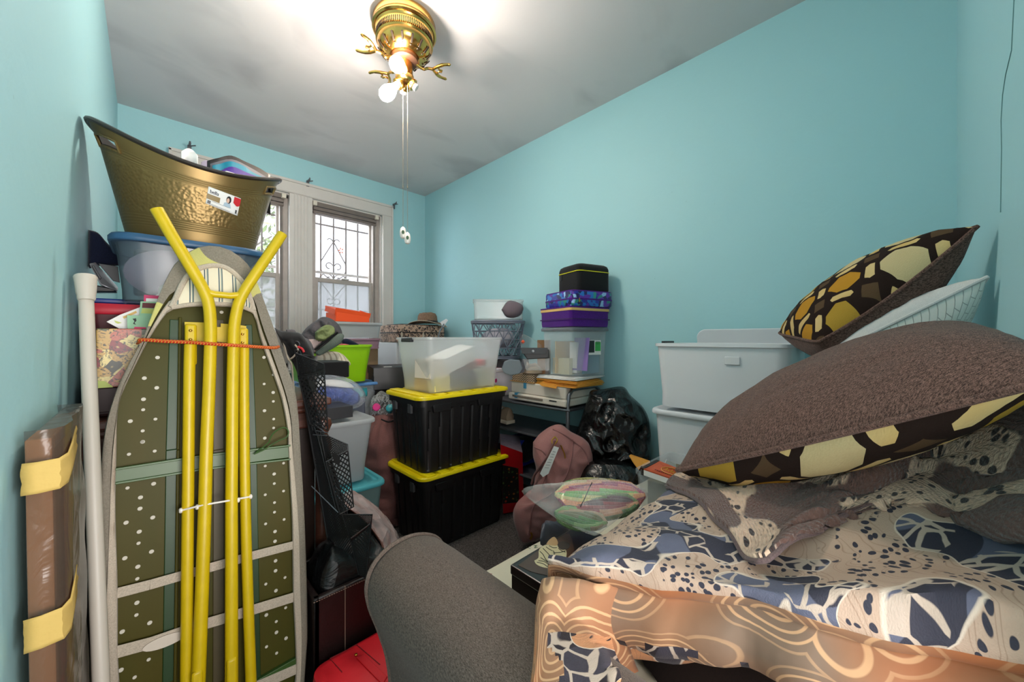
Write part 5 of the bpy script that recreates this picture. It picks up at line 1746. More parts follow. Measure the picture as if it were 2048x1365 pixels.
for yy, z in ((2.66, .0),): m = MB(); m.lim(.88, 1.2, 2.63, 2.84, 0, .978); tag(m.build('cardboard_box', bpy.data.materials['plain_cardboard'], bevel=.004, smooth=False), 'tall plain cardboard carton below the pale pink box', 'box')

# ================================================================ black shoe boxes, bag of hangers, laundry bag
bxs = thing('black_shoe_box', 'black lidded boot box standing askew between green tote and white drawers', 'shoe box', (1.145, 2.33, .735), -.30)
m = MB(); m.box((0, 0, .055), (.24, .30, .11)); m.build('box_base', M['charcoal'], bxs, bevel=.002, smooth=False)
m = MB(); m.rings([rr(.25, .31, .004, .085, 1), rr(.25, .31, .004, .135, 1), rr(.244, .304, .004, .137, 1)]); lo = m.build('box_lid', M['charcoal'], bxs, angle=30)
m = MB(); m.box((-.03, -.10, .1375), (.05, .025, .001)); m.build('size_sticker', M['paper'], lo, smooth=False)
m = MB(); m.box((1.10, 2.40, .68), (.30, .34, .10), rot=rotz(-.15)); tag(m.build('black_shoe_box', M['black_plastic'], bevel=.003, smooth=False), 'lower black box beneath the boot box with the white sticker', 'shoe box')
m = MB(); m.lim(1.03, 1.28, 2.27, 2.60, 0, .625); tag(m.build('cardboard_box', bpy.data.materials['plain_cardboard'], bevel=.004, smooth=False), 'narrow plain carton hidden below the black boot boxes', 'box')
# laundry bag
lb_ = thing('laundry_bag', 'tall mauve drawstring laundry bag bulging behind the black totes', 'laundry bag', (.98, 2.12, 0))
m = MB(); R = []
for k in range(29):
    z = k / 28; zz = .60 * z
    rad = .155 * (1 - .30 * max(0, z - .72) / .28 - .10 * (1 - z)) * (1 + .05 * math.sin(z * 9)); ring = []
    if z > .9: rad *= 1 - (z - .9) * 3.5
    for j in range(72):
        a = 2 * math.pi * j / 72; q = V((math.cos(a), math.sin(a), z * 3))
        d = noise.noise(q * 1.6) * .02 + noise.noise(V((q.x * 7, q.y * 7, z * 3))) * .022 * z * z + (ridge(V((q.x * 1.5, q.y * 1.5, z * 9)), 1.0) - .5) * .016 * (1 - z * .5)
        ring.append(V((.995 + (rad + d) * math.cos(a) * .95, 2.08 + (rad + d) * math.sin(a) * 1.05, zz + noise.noise(q * 2) * .008 + .008)))
    R.append(ring)
m.rings(R); m.build('bag_body', M['mauve'], lb_, world=True, angle=80)
m = MB(); m.tube(catmull([V((.93, 2.0, .60)), V((.96, 1.97, .585)), V((1.0, 1.98, .59)), V((1.03, 2.0, .60))], 4), .004, 6); m.build('draw_cord', M['black_cloth'], lb_, world=True)
hb_ = thing('hanger_bag', 'clear bag of silvery bits, a magenta disc and a teal cap on the laundry bag', 'bag', W(760, 835, t=2.2))
ol = [(738, 812), (745, 798), (752, 790), (762, 782), (774, 788), (784, 798), (788, 815), (786, 834), (760, 838), (742, 830)]
m = puff(ol, 2.2, .055, amp=.01, crease=.014); m.build('clear_bag', M['zip_bag'], hb_, world=True, angle=80)
rn = random.Random(4); m = MB()
for k in range(90):
    cxp, cyp = rn.uniform(744, 783), rn.uniform(794, 832); c0 = W(cxp, cyp, t=2.16 + rn.random() * .06)
    u = V((rn.gauss(0, 1), rn.gauss(0, 1), rn.gauss(0, 1))).normalized(); v = u.orthogonal()
    m.tube([c0 + u * .012 * math.cos(a) + v * .02 * math.sin(a) for a in [q * .7 for q in range(6)]], .0016, 4)
m.build('tangled_wires', M['silver'], hb_, world=True)
m = MB(); m.lathe([(.018, 0), (.022, .004), (.018, .008)], W(753, 815, t=2.14), 18, axis=(-.5, -.8, .2)); m.build('magenta_disc', M['pink_toy'], hb_, world=True)
m = MB(); m.lathe([(.022, 0), (.022, .03), (.016, .034)], W(780, 820, t=2.14), 18, axis=(-.3, -.6, .4)); m.build('teal_cap', M['teal_toy'], hb_, world=True)


# ================================================================ black totes with yellow lids
def black_tote(label, loc, rz):
    t = thing('yellow_lid_tote', label, 'storage tote', loc, rz, 'black totes with yellow lids')
    wd, dp, h = .555, .345, .366; tp = .90
    m = MB(); R = []

    def ring(k):
        w_, d_ = wd * (tp + (1 - tp) * k), dp * (tp + (1 - tp) * k)
        base = resample([p for p in rr(w_, d_, .04, h * k, 6)] + [rr(w_, d_, .04, h * k, 6)[0]], 241)[:-1]
        out = []
        for i, p in enumerate(base):
            a = math.atan2(p.y / d_, p.x / w_)
            gr = 0
            along = p.x if abs(p.y) > d_ / 2 - .01 else (p.y if abs(p.x) > w_ / 2 - .01 else None)
            if along is not None and .03 < k < .84:
                f = (along * 15.5) % 1
                if .40 < f < .56: gr = -.006
            n_ = V((p.x / (w_ * w_), p.y / (d_ * d_), 0)).normalized()
            if abs(p.y) > d_ / 2 - .01: n_ = V((0, 1 if p.y > 0 else -1, 0))
            elif abs(p.x) > w_ / 2 - .01: n_ = V((1 if p.x > 0 else -1, 0, 0))
            out.append(p + n_ * gr)
        return out
    for k in (0, .02, .04, .3, .6, .83, .85, .9): R.append(ring(k))
    R += [resample(rr(wd + .018, dp + .018, .045, h * .905, 6) + [rr(wd + .018, dp + .018, .045, h * .905, 6)[0]], 241)[:-1], resample(rr(wd + .02, dp + .02, .045, h, 6) + [rr(wd + .02, dp + .02, .045, h, 6)[0]], 241)[:-1],
          resample(rr(wd - .006, dp - .006, .04, h, 6) + [rr(wd - .006, dp - .006, .04, h, 6)[0]], 241)[:-1]]
    m.rings(R); b = m.build('tote_body', M['tote_black'], t, angle=25)
    for sx, sy, wx, wy in ((-1, 0, .01, .05), (1, 0, .01, .05)):
        for oy in (-.08, .08):
            q = MB(); q.box((sx * (wd / 2 + .006), oy, h * .86), (.012, .035, .045)); q.build('side_tab', M['tab_grey'], t, bevel=.002)
    for sy in (-1, 1):
        for ox_ in (-.16, .12):
            q = MB(); q.box((ox_, sy * (dp / 2 + .004), h * .87), (.10, .014, .04), top=1.1); q.build('lug', M['tote_black'], t, bevel=.003)
    l = MB(); lw, ld = wd + .044, dp + .044
    l.rings([rr(lw - .006, ld - .006, .05, h - .002, 6), rr(lw, ld, .05, h, 6), rr(lw, ld, .05, h + .012, 6), rr(lw - .006, ld - .006, .05, h + .016, 6), rr(lw - .04, ld - .04, .04, h + .016, 6), rr(lw - .05, ld - .05, .04, h + .010, 6)])
    lo = l.build('lid', M['yellow_lid'], t, angle=40)
    l = MB()
    for k in range(7):
        x_ = -.24 + k * .08
        l.rings([rr(.055, ld - .012, .01, h + .010, 3, x_, 0), rr(.055, ld - .012, .01, h + .020, 3, x_, 0), rr(.048, ld - .02, .01, h + .022, 3, x_, 0)])
    l.build('raised_ribs', M['yellow_lid'], lo, angle=30)
    return t


TT = black_tote('upper black tote with a yellow lid, carrying the cloudy open box', (1.213, 1.752, .388), -.015)
dup(TT, (1.222, 1.748, 0), -.005, 'lower black tote with a yellow lid standing on the carpet')

# cloudy open box on the upper tote with its contents
ZB = .388 + .366 + .022
ob = storage_bin('open_box', 'cloudy open storage box filled with packages on the upper black tote', 'storage box', (1.222, 1.75, ZB), -.01, .50, .335, .282, M['frost'], None, .86, .035, rim=.007)
m = MB(); m.box((-.257, .02, .268), (.02, .10, .022)); m.build('latch', M['charcoal'], ob, bevel=.003)


def in_box(name, label, cat, c, sz, mat, rot=None, bev=.002):
    m = MB(); m.box((1.222 + c[0], 1.75 + c[1], ZB + c[2]), sz, rot=rot); return tag(m.build(name, mat, bevel=bev, smooth=False), label, cat)


in_box('white_package', 'white wrapped package tilted highest in the cloudy open box', 'package', (-.03, -.06, .165), (.22, .12, .085), M['paper'], rot3(0.1, -.30, .1))
in_box('cream_package', 'cream package in the corner of the cloudy open box', 'package', (-.165, -.07, .12), (.13, .12, .10), M['cream'], rot3(0, .03, .15))
in_box('yellow_notebook', 'pale yellow notebook low in the corner of the cloudy open box', 'notebook', (-.15, -.11, .042), (.10, .06, .075), plain('pale_yellow', (214, 200, 130), .7), rot3(0, 0, .1))
in_box('brown_packet', 'tan packet beside the pale yellow notebook in the open box', 'packet', (-.175, -.02, .05), (.06, .10, .09), M['manila_pale'], rot3(0, 0, .2))
q = MB(); q.lathe([(.045, 0), (.05, .01), (.05, .03), (.03, .036)], (1.222 + .14, 1.75 - .06, ZB + .12), 20); tag(q.build('red_tub', plain('coral_red_plastic', (214, 50, 62), .5)), 'coral red round tub showing through the cloudy open box', 'tub')
in_box('dark_pouch', 'dark blue pouch on the bottom of the cloudy open box', 'pouch', (.02, -.07, .05), (.16, .12, .08), plain('dull_navy', (60, 66, 80), .8), rot3(0, 0, -.1), .02)
in_box('green_package', 'pale green package below the coral tub in the open box', 'package', (.14, -.05, .055), (.12, .12, .10), plain('pale_green_grey', (170, 176, 160), .8), None, .008)
in_box('maroon_case', 'maroon case beneath the white package in the open box', 'case', (.06, -.05, .115), (.11, .10, .035), plain('dull_maroon', (120, 50, 62), .7), rot3(0, -.2, 0), .006)
# ================================================================ corner: white drawers, leopard case, straw hat
dr = thing('drawer_unit', 'white plastic drawer unit in the far corner beneath the leopard print case', 'drawers', (1.63, 2.92, 0))
m = MB(); m.lim(1.42, 1.86, 2.78, 3.16, 0, 1.02); m.build('cabinet_body', M['white_bin'], dr, world=True, bevel=.004, smooth=False)
for k in range(5):
    m = MB(); m.lim(1.435, 1.845, 2.765, 2.78, .02 + k * .20, .20 + k * .20); q = m.build('drawer', M['cream'] if k % 2 else M['white_bin'], dr, world=True, bevel=.006)
    m = MB(); m.lim(1.58, 1.70, 2.752, 2.766, .155 + k * .2, .175 + k * .2); m.build('drawer_pull', M['white_bin'], q, world=True, bevel=.004)
lc = thing('leopard_case', 'leopard print case with a tassel zip on the white drawers in the corner', 'case', (1.63, 2.90, 1.02), -.03)
m = MB(); m.rings([rr(.42, .34, .02, .002), rr(.43, .35, .02, .05), rr(.43, .35, .02, .125), rr(.42, .34, .02, .14), rr(.36, .30, .02, .145)]); m.build('case_body', M['leopard'], lc)
m = MB(); m.rings([rr(.437, .357, .02, .076), rr(.437, .357, .02, .084)], cap0=False, cap1=False); m.build('zip_line', M['black_plastic'], lc)
for x_ in (-.19, .0):
    m = MB(); m.lathe([(.003, .0), (.006, -.012), (.008, -.04), (.001, -.041)], (x_, -.185, .085), 8); m.build('zip_tassel', M['elastic'], lc)
m = MB(); m.box((0, 0, .1475), (.34, .28, .006)); m.build('top_panel', plain('dark_ruched_cloth', (40, 30, 36), .7, bump=.7, bscale=60), lc, bevel=.002)
hat = thing('straw_hat', 'brown straw sun hat with a band and buckle on the leopard print case', 'hat', (1.74, 2.84, 1.172), .3)
m = MB(); R = []
for r_, z in ((.16, .012), (.15, .018), (.125, .012), (.10, .010), (.085, .014), (.082, .04), (.078, .075), (.066, .098), (.04, .108), (.001, .108)):
    ring = []
    for k in range(48):
        a = 2 * math.pi * k / 48
        dz = (.022 * math.sin(2 * a + .4) + .012 * math.sin(a)) * max(0, (r_ - .085) / .075)
        dent = -.012 * math.cos(a) ** 2 if r_ < .05 else 0
        ring.append(V((r_ * math.cos(a) * 1.08, r_ * math.sin(a), z + dz + dent)))
    R.append(ring)
m.rings(R, cap0=False); m.build('hat_body', M['straw'], hat, angle=70, solid=.002)
m = MB(); m.tube([p for p in R[0]], .003, 6, closed=True); m.build('brim_edge', M['elastic'], hat)
m = MB(); m.lathe([(.0895, .022), (.0885, .034)], (0, 0, 0), 40, cap=False); m.build('hat_band', M['leather'], hat)
m = MB(); m.tube([V((-.065 + .011 * math.cos(a * .6), -.068, .028 + .011 * math.sin(a * .6))) for a in range(11)], .0022, 6, closed=True); m.build('buckle', M['leather'], hat)
m = MB(); P = [W(880, 645, t=2.9), W(892, 638, t=2.9), W(896, 641, t=2.9), W(886, 655, t=2.9)]
m.poly(P, .01); tag(m.build('white_plastic_clip', M['white_bin'], bevel=.002, smooth=False), 'small white plastic clip sticking up beside the straw hat brim', 'clip')
m = MB(); q = W(877, 672, t=2.9); m.tube([W(888, 648, t=2.9), W(880, 662, t=2.9), q, V((q.x, q.y, 0))], .006, 6); tag(m.build('hooked_stick', M['grey_soft']), 'thin grey stick below the white clip behind the cloudy box', 'stick')

# ================================================================ wheeled metal shelf by the long wall
SX0, SX1, SY0, SY1 = 1.60, 1.925, 1.20, 2.42
sh = thing('shelf_rack', 'dark grey metal shelf rack with bowed front edge along the turquoise wall', 'shelf', ((SX0 + SX1) / 2, (SY0 + SY1) / 2, 0))
SH = (.672, .50, .25)
for z in SH:
    m = MB(); n = 24
    fr = [V((SX0 - .03 * math.sin(math.pi * k / n) ** .6, SY0 + (SY1 - SY0) * k / n, z)) for k in range(n + 1)]
    ring = fr + [V((SX1, SY1, z)), V((SX1, SY0, z))]
    m.poly(ring, .010, n=(0, 0, -1)); s_ = m.build('shelf_board', M['dark_steel'], sh, world=True, smooth=False)
    m = MB(); m.tube([p - V((0, 0, .004)) for p in fr], .0075, 8); m.build('shelf_rim', M['steel'], s_, world=True)
for y_ in (SY0 + .02, SY1 - .02):
    m = MB(); z = .775
    P = [V((SX0 + .005, y_, 0))] + [V((SX0 + .005, y_, .70))] + [V((SX0 + .015, y_, .745)), V((SX0 + .045, y_, .772)), V((SX0 + .09, y_, z)), V((SX1 - .06, y_, z)), V((SX1 - .02, y_, .75)), V((SX1 - .012, y_, .70)), V((SX1 - .012, y_, 0))]
    m.tube(P, .0105, 10); m.build('side_frame', M['steel'], sh, world=True)

# things on the rack, from its far end
storage_bin('butterfly_box', 'pale card box printed with pink and blue butterflies on the metal rack', 'box', (1.70, 1.93, .673), 0, .22, .24, .175, M['butterfly'], None, .99, .004)
m = MB(); m.lim(1.60, 1.80, 1.82, 2.04, .835, .853); tag(m.build('butterfly_notebook', bpy.data.materials['butterfly_print_card'], bevel=.003), 'butterfly print pad lying over the butterfly box', 'pad')
# grey curved foam piece and pale board
q = MB(); c0 = W(1040, 735, t=2.1)
pts = [W(a, b, t=2.16) for a, b in ((1003, 738), (1008, 724), (1020, 719), (1040, 721), (1046, 738), (1040, 748), (1022, 752), (1008, 747))]
q.poly(pts, .03); tag(q.build('grey_foam_piece', M['grey_soft'], bevel=.006, smooth=False), 'rounded grey foam piece under the slate lattice basket', 'foam')
q = MB(); q.poly([W(1044, 720, t=2.2), W(1055, 719, t=2.2), W(1048, 745, t=2.2), W(1038, 748, t=2.2)], .03); tag(q.build('dark_angled_card', M['dark_steel'], smooth=False), 'dark angled card beside the rounded foam piece', 'card')
q = MB(); q.lim(1.70, 1.90, 1.78, 2.18, .855, .91); tag(q.build('dark_storage_case', M['charcoal'], bevel=.008), 'dark flat case carrying the slate lattice basket', 'case')
# lattice basket
BX, BY, BZ = 1.765, 1.955, .912
bk = thing('lattice_basket', 'slate grey plastic laundry basket with a triangle lattice against the wall', 'basket', (BX, BY, BZ), math.radians(-38))
H_ = .265


def bkp(a, f, g=0):
    w_, d_ = .15 + .035 * f + g, .115 + .03 * f + g; e = 3.2
    ca, sa = math.cos(a), math.sin(a); r_ = (abs(ca) ** e + abs(sa) ** e) ** (-1 / e)
    return V((w_ * ca * r_, d_ * sa * r_, H_ * f))


m = MB(); NA = 18
for j in range(4):
    f0, f1 = .06 + j * .22, .06 + (j + 1) * .22
    m.tube([bkp(2 * math.pi * k / 88, f0) for k in range(88)], .0028, 4, closed=True)
    for k in range(NA):
        a0 = 2 * math.pi * (k + .5 * (j % 2)) / NA
        m.tube([bkp(a0, f0), bkp(a0 + math.pi / NA, f1)], .003, 4); m.tube([bkp(a0, f0), bkp(a0 - math.pi / NA, f1)], .003, 4)
        m.tube([bkp(a0, f0), bkp(a0, f1)], .0018, 4) 
m.build('lattice', M['basket'], bk, angle=80)
m = MB(); m.tube([bkp(2 * math.pi * k / 80, .97) for k in range(80)], .007, 8, closed=True); m.tube([bkp(2 * math.pi * k / 80, .93, .002) for k in range(80)], .005, 6, closed=True); m.build('basket_rim', M['basket'], bk)
m = MB(); m.rings([[bkp(2 * math.pi * k / 60, 0) for k in range(60)], [bkp(2 * math.pi * k / 60, .07) for k in range(60)]], cap1=False); m.build('basket_floor', M['basket'], bk)
m = puff3([V((BX + .12 * math.cos(a), BY + .12 * math.sin(a), BZ + .14)) for a in [k * math.pi / 4 for k in range(8)]], V((0, 0, 1)), .07, .06, 10, 3, .02, 14)
tag(m.build('pale_linen', plain('pale_mauve_linen', (176, 170, 182), .9), angle=80), 'pale folded linen showing through the slate lattice basket', 'linen')
cb2 = storage_bin('clear_bin', 'clear cloudy bin resting on the slate lattice basket rim', 'storage bin', (1.765, 1.955, BZ + .266), math.radians(-38), .335, .22, .135, M['frost'], M['frost'], .97, .02, .008, rim=.003)
m = puff([(1003, 620), (1014, 604), (1026, 602), (1044, 610), (1046, 622), (1036, 634), (1014, 635)], 2.52, .05, amp=.004, rings_n=10); tag(m.build('dark_shoe_bag', plain('dull_purple_grey', (110, 96, 104), .8)), 'dark rounded pouch inside the clear bin on the lattice basket', 'pouch')

# near end: printer, envelopes, clear file bin, cases
prn = thing('printer', 'ivory printer with blue tape strips on the metal rack', 'printer', (1.76, 1.44, .674))
m = MB(); m.lim(1.585, 1.90, 1.22, 1.66, .682, .722); m.lim(1.60, 1.90, 1.23, 1.65, .722, .790); m.build('printer_body', M['printer'], prn, world=True, bevel=.008, segs=3)
m = MB(); m.lim(1.580, 1.60, 1.38, 1.62, .700, .712); m.build('paper_slot', plain('printer_shadow_gap', (120, 110, 100), .5), prn, world=True, bevel=.002)
m = MB(); m.lim(1.582, 1.60, 1.28, 1.33, .706, .712); m.build('control_strip', M['charcoal'], prn, world=True)
for y_, z0, z1 in ((1.52, .755, .792), (1.58, .694, .724)):
    m = MB(); m.lim(1.5975 - (.015 if z0 < .72 else 0), 1.604, y_, y_ + .022, z0, z1); m.build('blue_tape', plain('blue_tape_%d' % int(z0 * 100), (70, 150, 190), .5), prn, world=True)
m = MB(); m.lim(1.60, 1.68, 1.46, 1.64, .792, .838); zz = m.build('zigzag_box', M['zigzag'], bevel=.002); tag(zz, 'black and tan zigzag print box on the printer', 'box')
m = MB(); m.lim(1.592, 1.69, 1.455, 1.65, .7905, .796); tag(m.build('wooden_tray', plain('tan_wood_tray', (186, 140, 84), .6)), 'thin tan tray under the zigzag box', 'tray')
m = puff3([V((1.66 + .055 * math.cos(a), 1.53 + .07 * math.sin(a), .845)) for a in [k * math.pi / 4 for k in range(8)]], V((0, 0, 1)), .05, .006, 10, 3, .01, 22, .6, .012, 20)
tag(m.build('tan_pouch', M['beige_case'], angle=80), 'soft tan pouch slumped on the zigzag box', 'pouch')
m = MB(); c0 = V((1.63, 1.55, .87))
for k in range(6):
    a = k * 1.05; m.add([c0, c0 + V((.03 * math.cos(a), .03 * math.sin(a), .012)), c0 + V((.02 * math.cos(a + .5), .02 * math.sin(a + .5), .045 - .01 * (k % 2))), c0 + V((.02 * math.cos(a + .9), .02 * math.sin(a + .9), .01))], [(0, 1, 2, 3)])
tag(m.build('tissue', M['tissue'], solid=.001), 'crumpled tissue standing up on the tan pouch', 'tissue')
# envelopes
rn = random.Random(9)
for k in range(5):
    m = MB(); z = .792 + k * .0068
    m.box((1.725 + rn.uniform(-.012, .012), 1.31 + rn.uniform(-.01, .01), z), (.25, .30 - k * .006, .005), rot=rotz(rn.uniform(-.10, .10)))
    lbls = ['lowest manila envelope of the pile on the printer', 'manila envelope second from the bottom of the pile on the printer', 'middle manila envelope of the pile on the printer', 'manila envelope second from the top of the pile on the printer', 'topmost manila envelope under the white papers']
    tag(m.build('manila_envelope', M['manila'], bevel=.0015), lbls[k], 'envelope', 'manila envelopes on the printer')
m = MB(); m.poly([W(1078, 768, z=.800), W(1100, 757, z=.815), W(1122, 762, z=.80), W(1112, 778, z=.785), W(1084, 773, z=.789)], .003, n=(0, 0, 1)); tag(m.build('manila_envelope', M['manila'], smooth=False), 'bent manila envelope flap drooping over the printer edge', 'envelope', 'manila envelopes on the printer')
for k in range(3):
    m = MB(); m.box((1.735 + k * .006, 1.31 - k * .004, .829 + k * .005), (.26, .27, .004), rot=rotz(.06 - k * .07))
    tag(m.build('white_papers', M['paper'], smooth=False), ['lowest white papers on the manila envelopes', 'middle white papers under the clear file bin', 'topmost white papers directly under the clear file bin'][k], 'papers', 'white papers under the file bin')
# clear file bin
FB = storage_bin('file_bin', 'clear plastic file bin with a green and black label on the white papers', 'file bin', (1.757, 1.290, .842), -.25, .265, .265, .262, M['clear_b'], clear_plastic('smoky_lid', (120, 124, 132), .6, .2), .93, .02, .02, rim=.006)
for c_, sz, mt, nm, lb_ in (((-.06, -.09, .12), (.005, .10, .18), plain('lilac_card', (140, 116, 180), .6), 'lilac_folder', 'lilac folder inside the clear file bin'),
                           ((.03, -.095, .075), (.16, .004, .13), plain('teal_card', (50, 130, 160), .6), 'blue_folder', 'blue folder low inside the clear file bin'),
                           ((-.03, .04, .10), (.17, .004, .18), M['manila_pale'], 'tan_folder', 'pale tan folder inside the clear file bin'),
                           ((.02, -.05, .10), (.18, .05, .17), M['paper'], 'paper_block', 'white papers filling the clear file bin'),
                           ((-.07, .02, .05), (.05, .12, .09), plain('cream_notebook', (206, 200, 160), .6), 'cream_notebook', 'cream notebook at the bottom of the clear file bin')):
    m = MB(); m.box((1.757 + c_[0], 1.290 + c_[1], .846 + c_[2]), sz, rot=rot3(.0, .12 if sz[0] < .01 else 0, -.05)); tag(m.build(nm, mt, smooth=False), lb_, 'folder' if 'folder' in nm else 'papers')
m = MB(); m.box((.035, -.1305, .16), (.095, .0012, .08)); m.build('paper_label', M['paper'], FB, smooth=False)
lo = [c for c in FB.children if c.name.startswith('paper_label')][0]
m = MB(); m.box((.012, -.1315, .165), (.045, .001, .066)); m.build('black_print', M['label_black'], lo, smooth=False)
m = MB(); m.box((.060, -.1315, .165), (.04, .001, .05)); m.build('green_print', M['label_green'], lo, smooth=False)
m = MB()
for k in range(3): m.box((.06, -.132, .192 - k * .006), (.03, .001, .002))
m.build('print_lines', M['label_black'], lo, smooth=False)
# purple cases and black case
z = .842 + .262 + .012
pc = thing('purple_case', 'plain purple zipped fabric case with a gold card flap on the clear file bin', 'case', (1.760, 1.292, z), -.24)
m = MB(); m.rings([rr(.275, .275, .02, .0), rr(.28, .28, .02, .02), rr(.28, .28, .02, .075), rr(.285, .285, .02, .085)]); m.build('case_body', M['purple'], pc)
m = MB(); m.rings([rr(.287, .287, .018, .086), rr(.287, .287, .018, .10)]); m.build('card_flap', M['manila_pale'], pc)
m = MB(); m.rings([rr(.29, .29, .02, .101), rr(.29, .29, .02, .108)]); m.build('case_lid', M['purple'], pc)
m = MB(); m.rings([rr(.294, .294, .02, .038), rr(.294, .294, .02, .043)], cap0=False, cap1=False); m.build('zip_line', plain('dark_purple_zip', (50, 14, 84), .6), pc)
z2 = z + .110
pk = thing('peacock_case', 'blue and purple peacock print zipped case on the plain purple case', 'case', (1.773, 1.275, z2), -.30)
m = MB(); m.rings([rr(.275, .27, .03, .0), rr(.285, .28, .03, .008), rr(.285, .28, .03, .075), rr(.275, .27, .03, .083)]); m.build('case_body', M['peacock'], pk)
m = MB(); m.rings([rr(.289, .284, .03, .034), rr(.289, .284, .03, .042)], cap0=False, cap1=False); m.rings([rr(.283, .278, .03, .079), rr(.279, .274, .03, .085), rr(.25, .25, .03, .086)], cap0=False); m.build('purple_trim', M['purple'], pk)
m = MB(); m.box((-.10, -.145, .03), (.004, .006, .022)); m.build('zip_pull', M['gold_metal'], pk, bevel=.001)
z3 = z2 + .087
bc = thing('black_vanity_case', 'black soft case with a yellow zip line on top of the stack', 'case', (1.795, 1.252, z3), -.30)
m = MB(); m.rings([rr(.215, .20, .02, .0), rr(.22, .205, .025, .01), rr(.22, .205, .025, .125), rr(.212, .197, .03, .142), rr(.19, .175, .03, .150)]); m.build('case_body', M['black_cloth'], bc)
m = MB(); m.tube([p + V((0, 0, 0)) for p in rr(.222, .207, .025, .108)], .0026, 6, closed=True); m.build('yellow_zip', plain('yellow_piping', (214, 206, 10), .5), bc)
m = MB(); m.box((-.113, .06, .085), (.004, .008, .03)); m.build('zip_pull', M['black_plastic'], bc, bevel=.001)
# things between basket and file bin
m = MB(); m.poly([W(1048, 700, t=2.12), W(1058, 692, t=2.12), W(1098, 697, t=2.2), W(1094, 708, t=2.15)], .05); 
dk = thing('black_pouch', 'black envelope clutch with a round button before the lattice basket', 'pouch', W(1070, 718, t=2.1))
m = MB(); m.poly([W(1041, 699, t=2.10), W(1098, 699, t=2.10), W(1098, 717, t=2.10), W(1054, 719, t=2.10)], .06); m.build('pouch_body', M['black_plastic'], dk, world=True, bevel=.004, smooth=False)
m = MB(); m.poly([W(1041, 696, t=2.095), W(1096, 696, t=2.095), W(1091, 709, t=2.09), W(1044, 708, t=2.09)], .004); m.build('pouch_flap', M['charcoal'], dk, world=True, smooth=False, bevel=.001)
m = MB(); m.lathe([(.008, 0), (.006, .004), (.001, .005)], W(1066, 703, t=2.085), 14, axis=(-.75, -.65, 0)); m.build('button', M['silver'], dk, world=True)
m = MB(); m.poly([W(1046, 719, t=2.12), W(1100, 717, t=2.12), W(1099, 742, t=2.12), W(1052, 742, t=2.12)], .10); tag(m.build('clear_tray', M['clear'], bevel=.004, smooth=False), 'clear plastic tray beneath the black envelope clutch', 'tray')
m = MB(); m.poly([W(1042, 696, t=2.14), W(1040, 680, t=2.14), W(1046, 668, t=2.14), W(1066, 678, t=2.14), W(1084, 692, t=2.14), W(1082, 697, t=2.14)], .03); tag(m.build('clear_wedge_bag', M['zip_bag'], bevel=.004, smooth=False), 'small clear bag with an orange bit standing on the black clutch', 'bag')
m = MB(); m.lathe([(.001, -.012), (.012, 0), (.001, .012)], W(1046, 684, t=2.15), 10); tag(m.build('orange_ball', M['orange_box']), 'small orange ball inside the clear wedge bag', 'ball')
m = MB(); q = W(1088, 690, t=2.35); m.box((q.x, q.y, (q.z + .03 + .675) / 2), (.07, .07, q.z + .03 - .675), rot=rotz(.5)); tag(m.build('brown_card_box', plain('brown_card', (140, 104, 70), .7), smooth=False), 'brown card box corner behind the black clutch', 'box')

# second shelf: sneaker and bits
sn = thing('sneaker', 'worn beige sneaker with its heel forward on the middle shelf', 'shoe', (1.66, 1.80, .502))
m = MB(); R = []
for k in range(9):
    f = k / 8; y_ = 1.70 + .20 * f; w_ = .036 - .006 * abs(f - .5); hh = (.095, .10, .098, .085, .075, .065, .055, .045, .03)[k]
    R.append([V((1.64 + f * .03 + w_ * math.cos(a) * (1 if math.sin(a) < .3 else .75), y_, .512 + hh * .5 + hh * .5 * math.sin(a))) for a in [2 * math.pi * j / 20 for j in range(20)]])
m.rings(R); m.build('upper', M['sneaker'], sn, world=True, angle=80)
m = MB(); R = []
for k in range(9):
    f = k / 8; y_ = 1.692 + .216 * f; w_ = .040 - .005 * abs(f - .5)
    R.append([V((1.64 + f * .03 + sx * w_, y_, z)) for sx, z in ((-1, .511), (1, .511), (1, .534), (-1, .534))])
m.rings(R); m.build('sole', M['sneaker_sole'], sn, world=True, bevel=.004)
m = MB(); m.tube([V((1.655, 1.76, .60)), V((1.66, 1.79, .606)), V((1.655, 1.80, .59))], .005, 6); m.build('laces', M['sneaker_sole'], sn, world=True)
m = MB(); m.lim(1.62, 1.80, 1.60, 1.75, .262, .42); tag(m.build('blue_box', plain('deep_blue_card', (30, 50, 150), .4), bevel=.004), 'deep blue box on the bottom shelf behind the red box', 'box')
m = puff([(1012, 900), (1030, 880), (1052, 872), (1072, 885), (1076, 905), (1050, 925), (1020, 920)], 2.36, .08, amp=.01); tag(m.build('black_bag', M['black_cloth'], angle=80), 'black bag in shade on the bottom shelf behind the pink duffel', 'bag')

# ================================================================ red printed box leaning by the totes
rb = thing('red_toy_box', 'tall red printed box with a flower picture leaning beside the black totes', 'box', (1.56, 1.54, 0))
A0 = W(998, 869, t=2.17); A1 = W(1032, 874, t=2.17); A2_ = W(1041, 905, t=2.06); A3 = W(999, 892, t=2.06)
B0 = W(1000, 985, t=2.18); B2 = W(1026, 1008, t=2.24); B3 = W(1066, 985, t=2.42)
T0 = V((1.525, 1.50, .0)); 
tl, tr_, nr, nl = W(999, 868, t=2.28), W(1038, 873, t=2.34), W(1045, 906, t=2.18), W(1001, 890, t=2.12)
dn = V((.17, .13, -1)).normalized()
hh = lambda p: p + dn * ((p.z - .012) / -dn.z)
m = MB(); top4 = [nl, nr, tr_, tl]; bot4 = [hh(p) for p in top4]
m.add(top4 + bot4, [(0, 1, 2, 3), (7, 6, 5, 4), (0, 4, 5, 1), (1, 5, 6, 2), (2, 6, 7, 3), (3, 7, 4, 0)]); m.build('box_body', M['red_box'], rb, world=True, smooth=False)


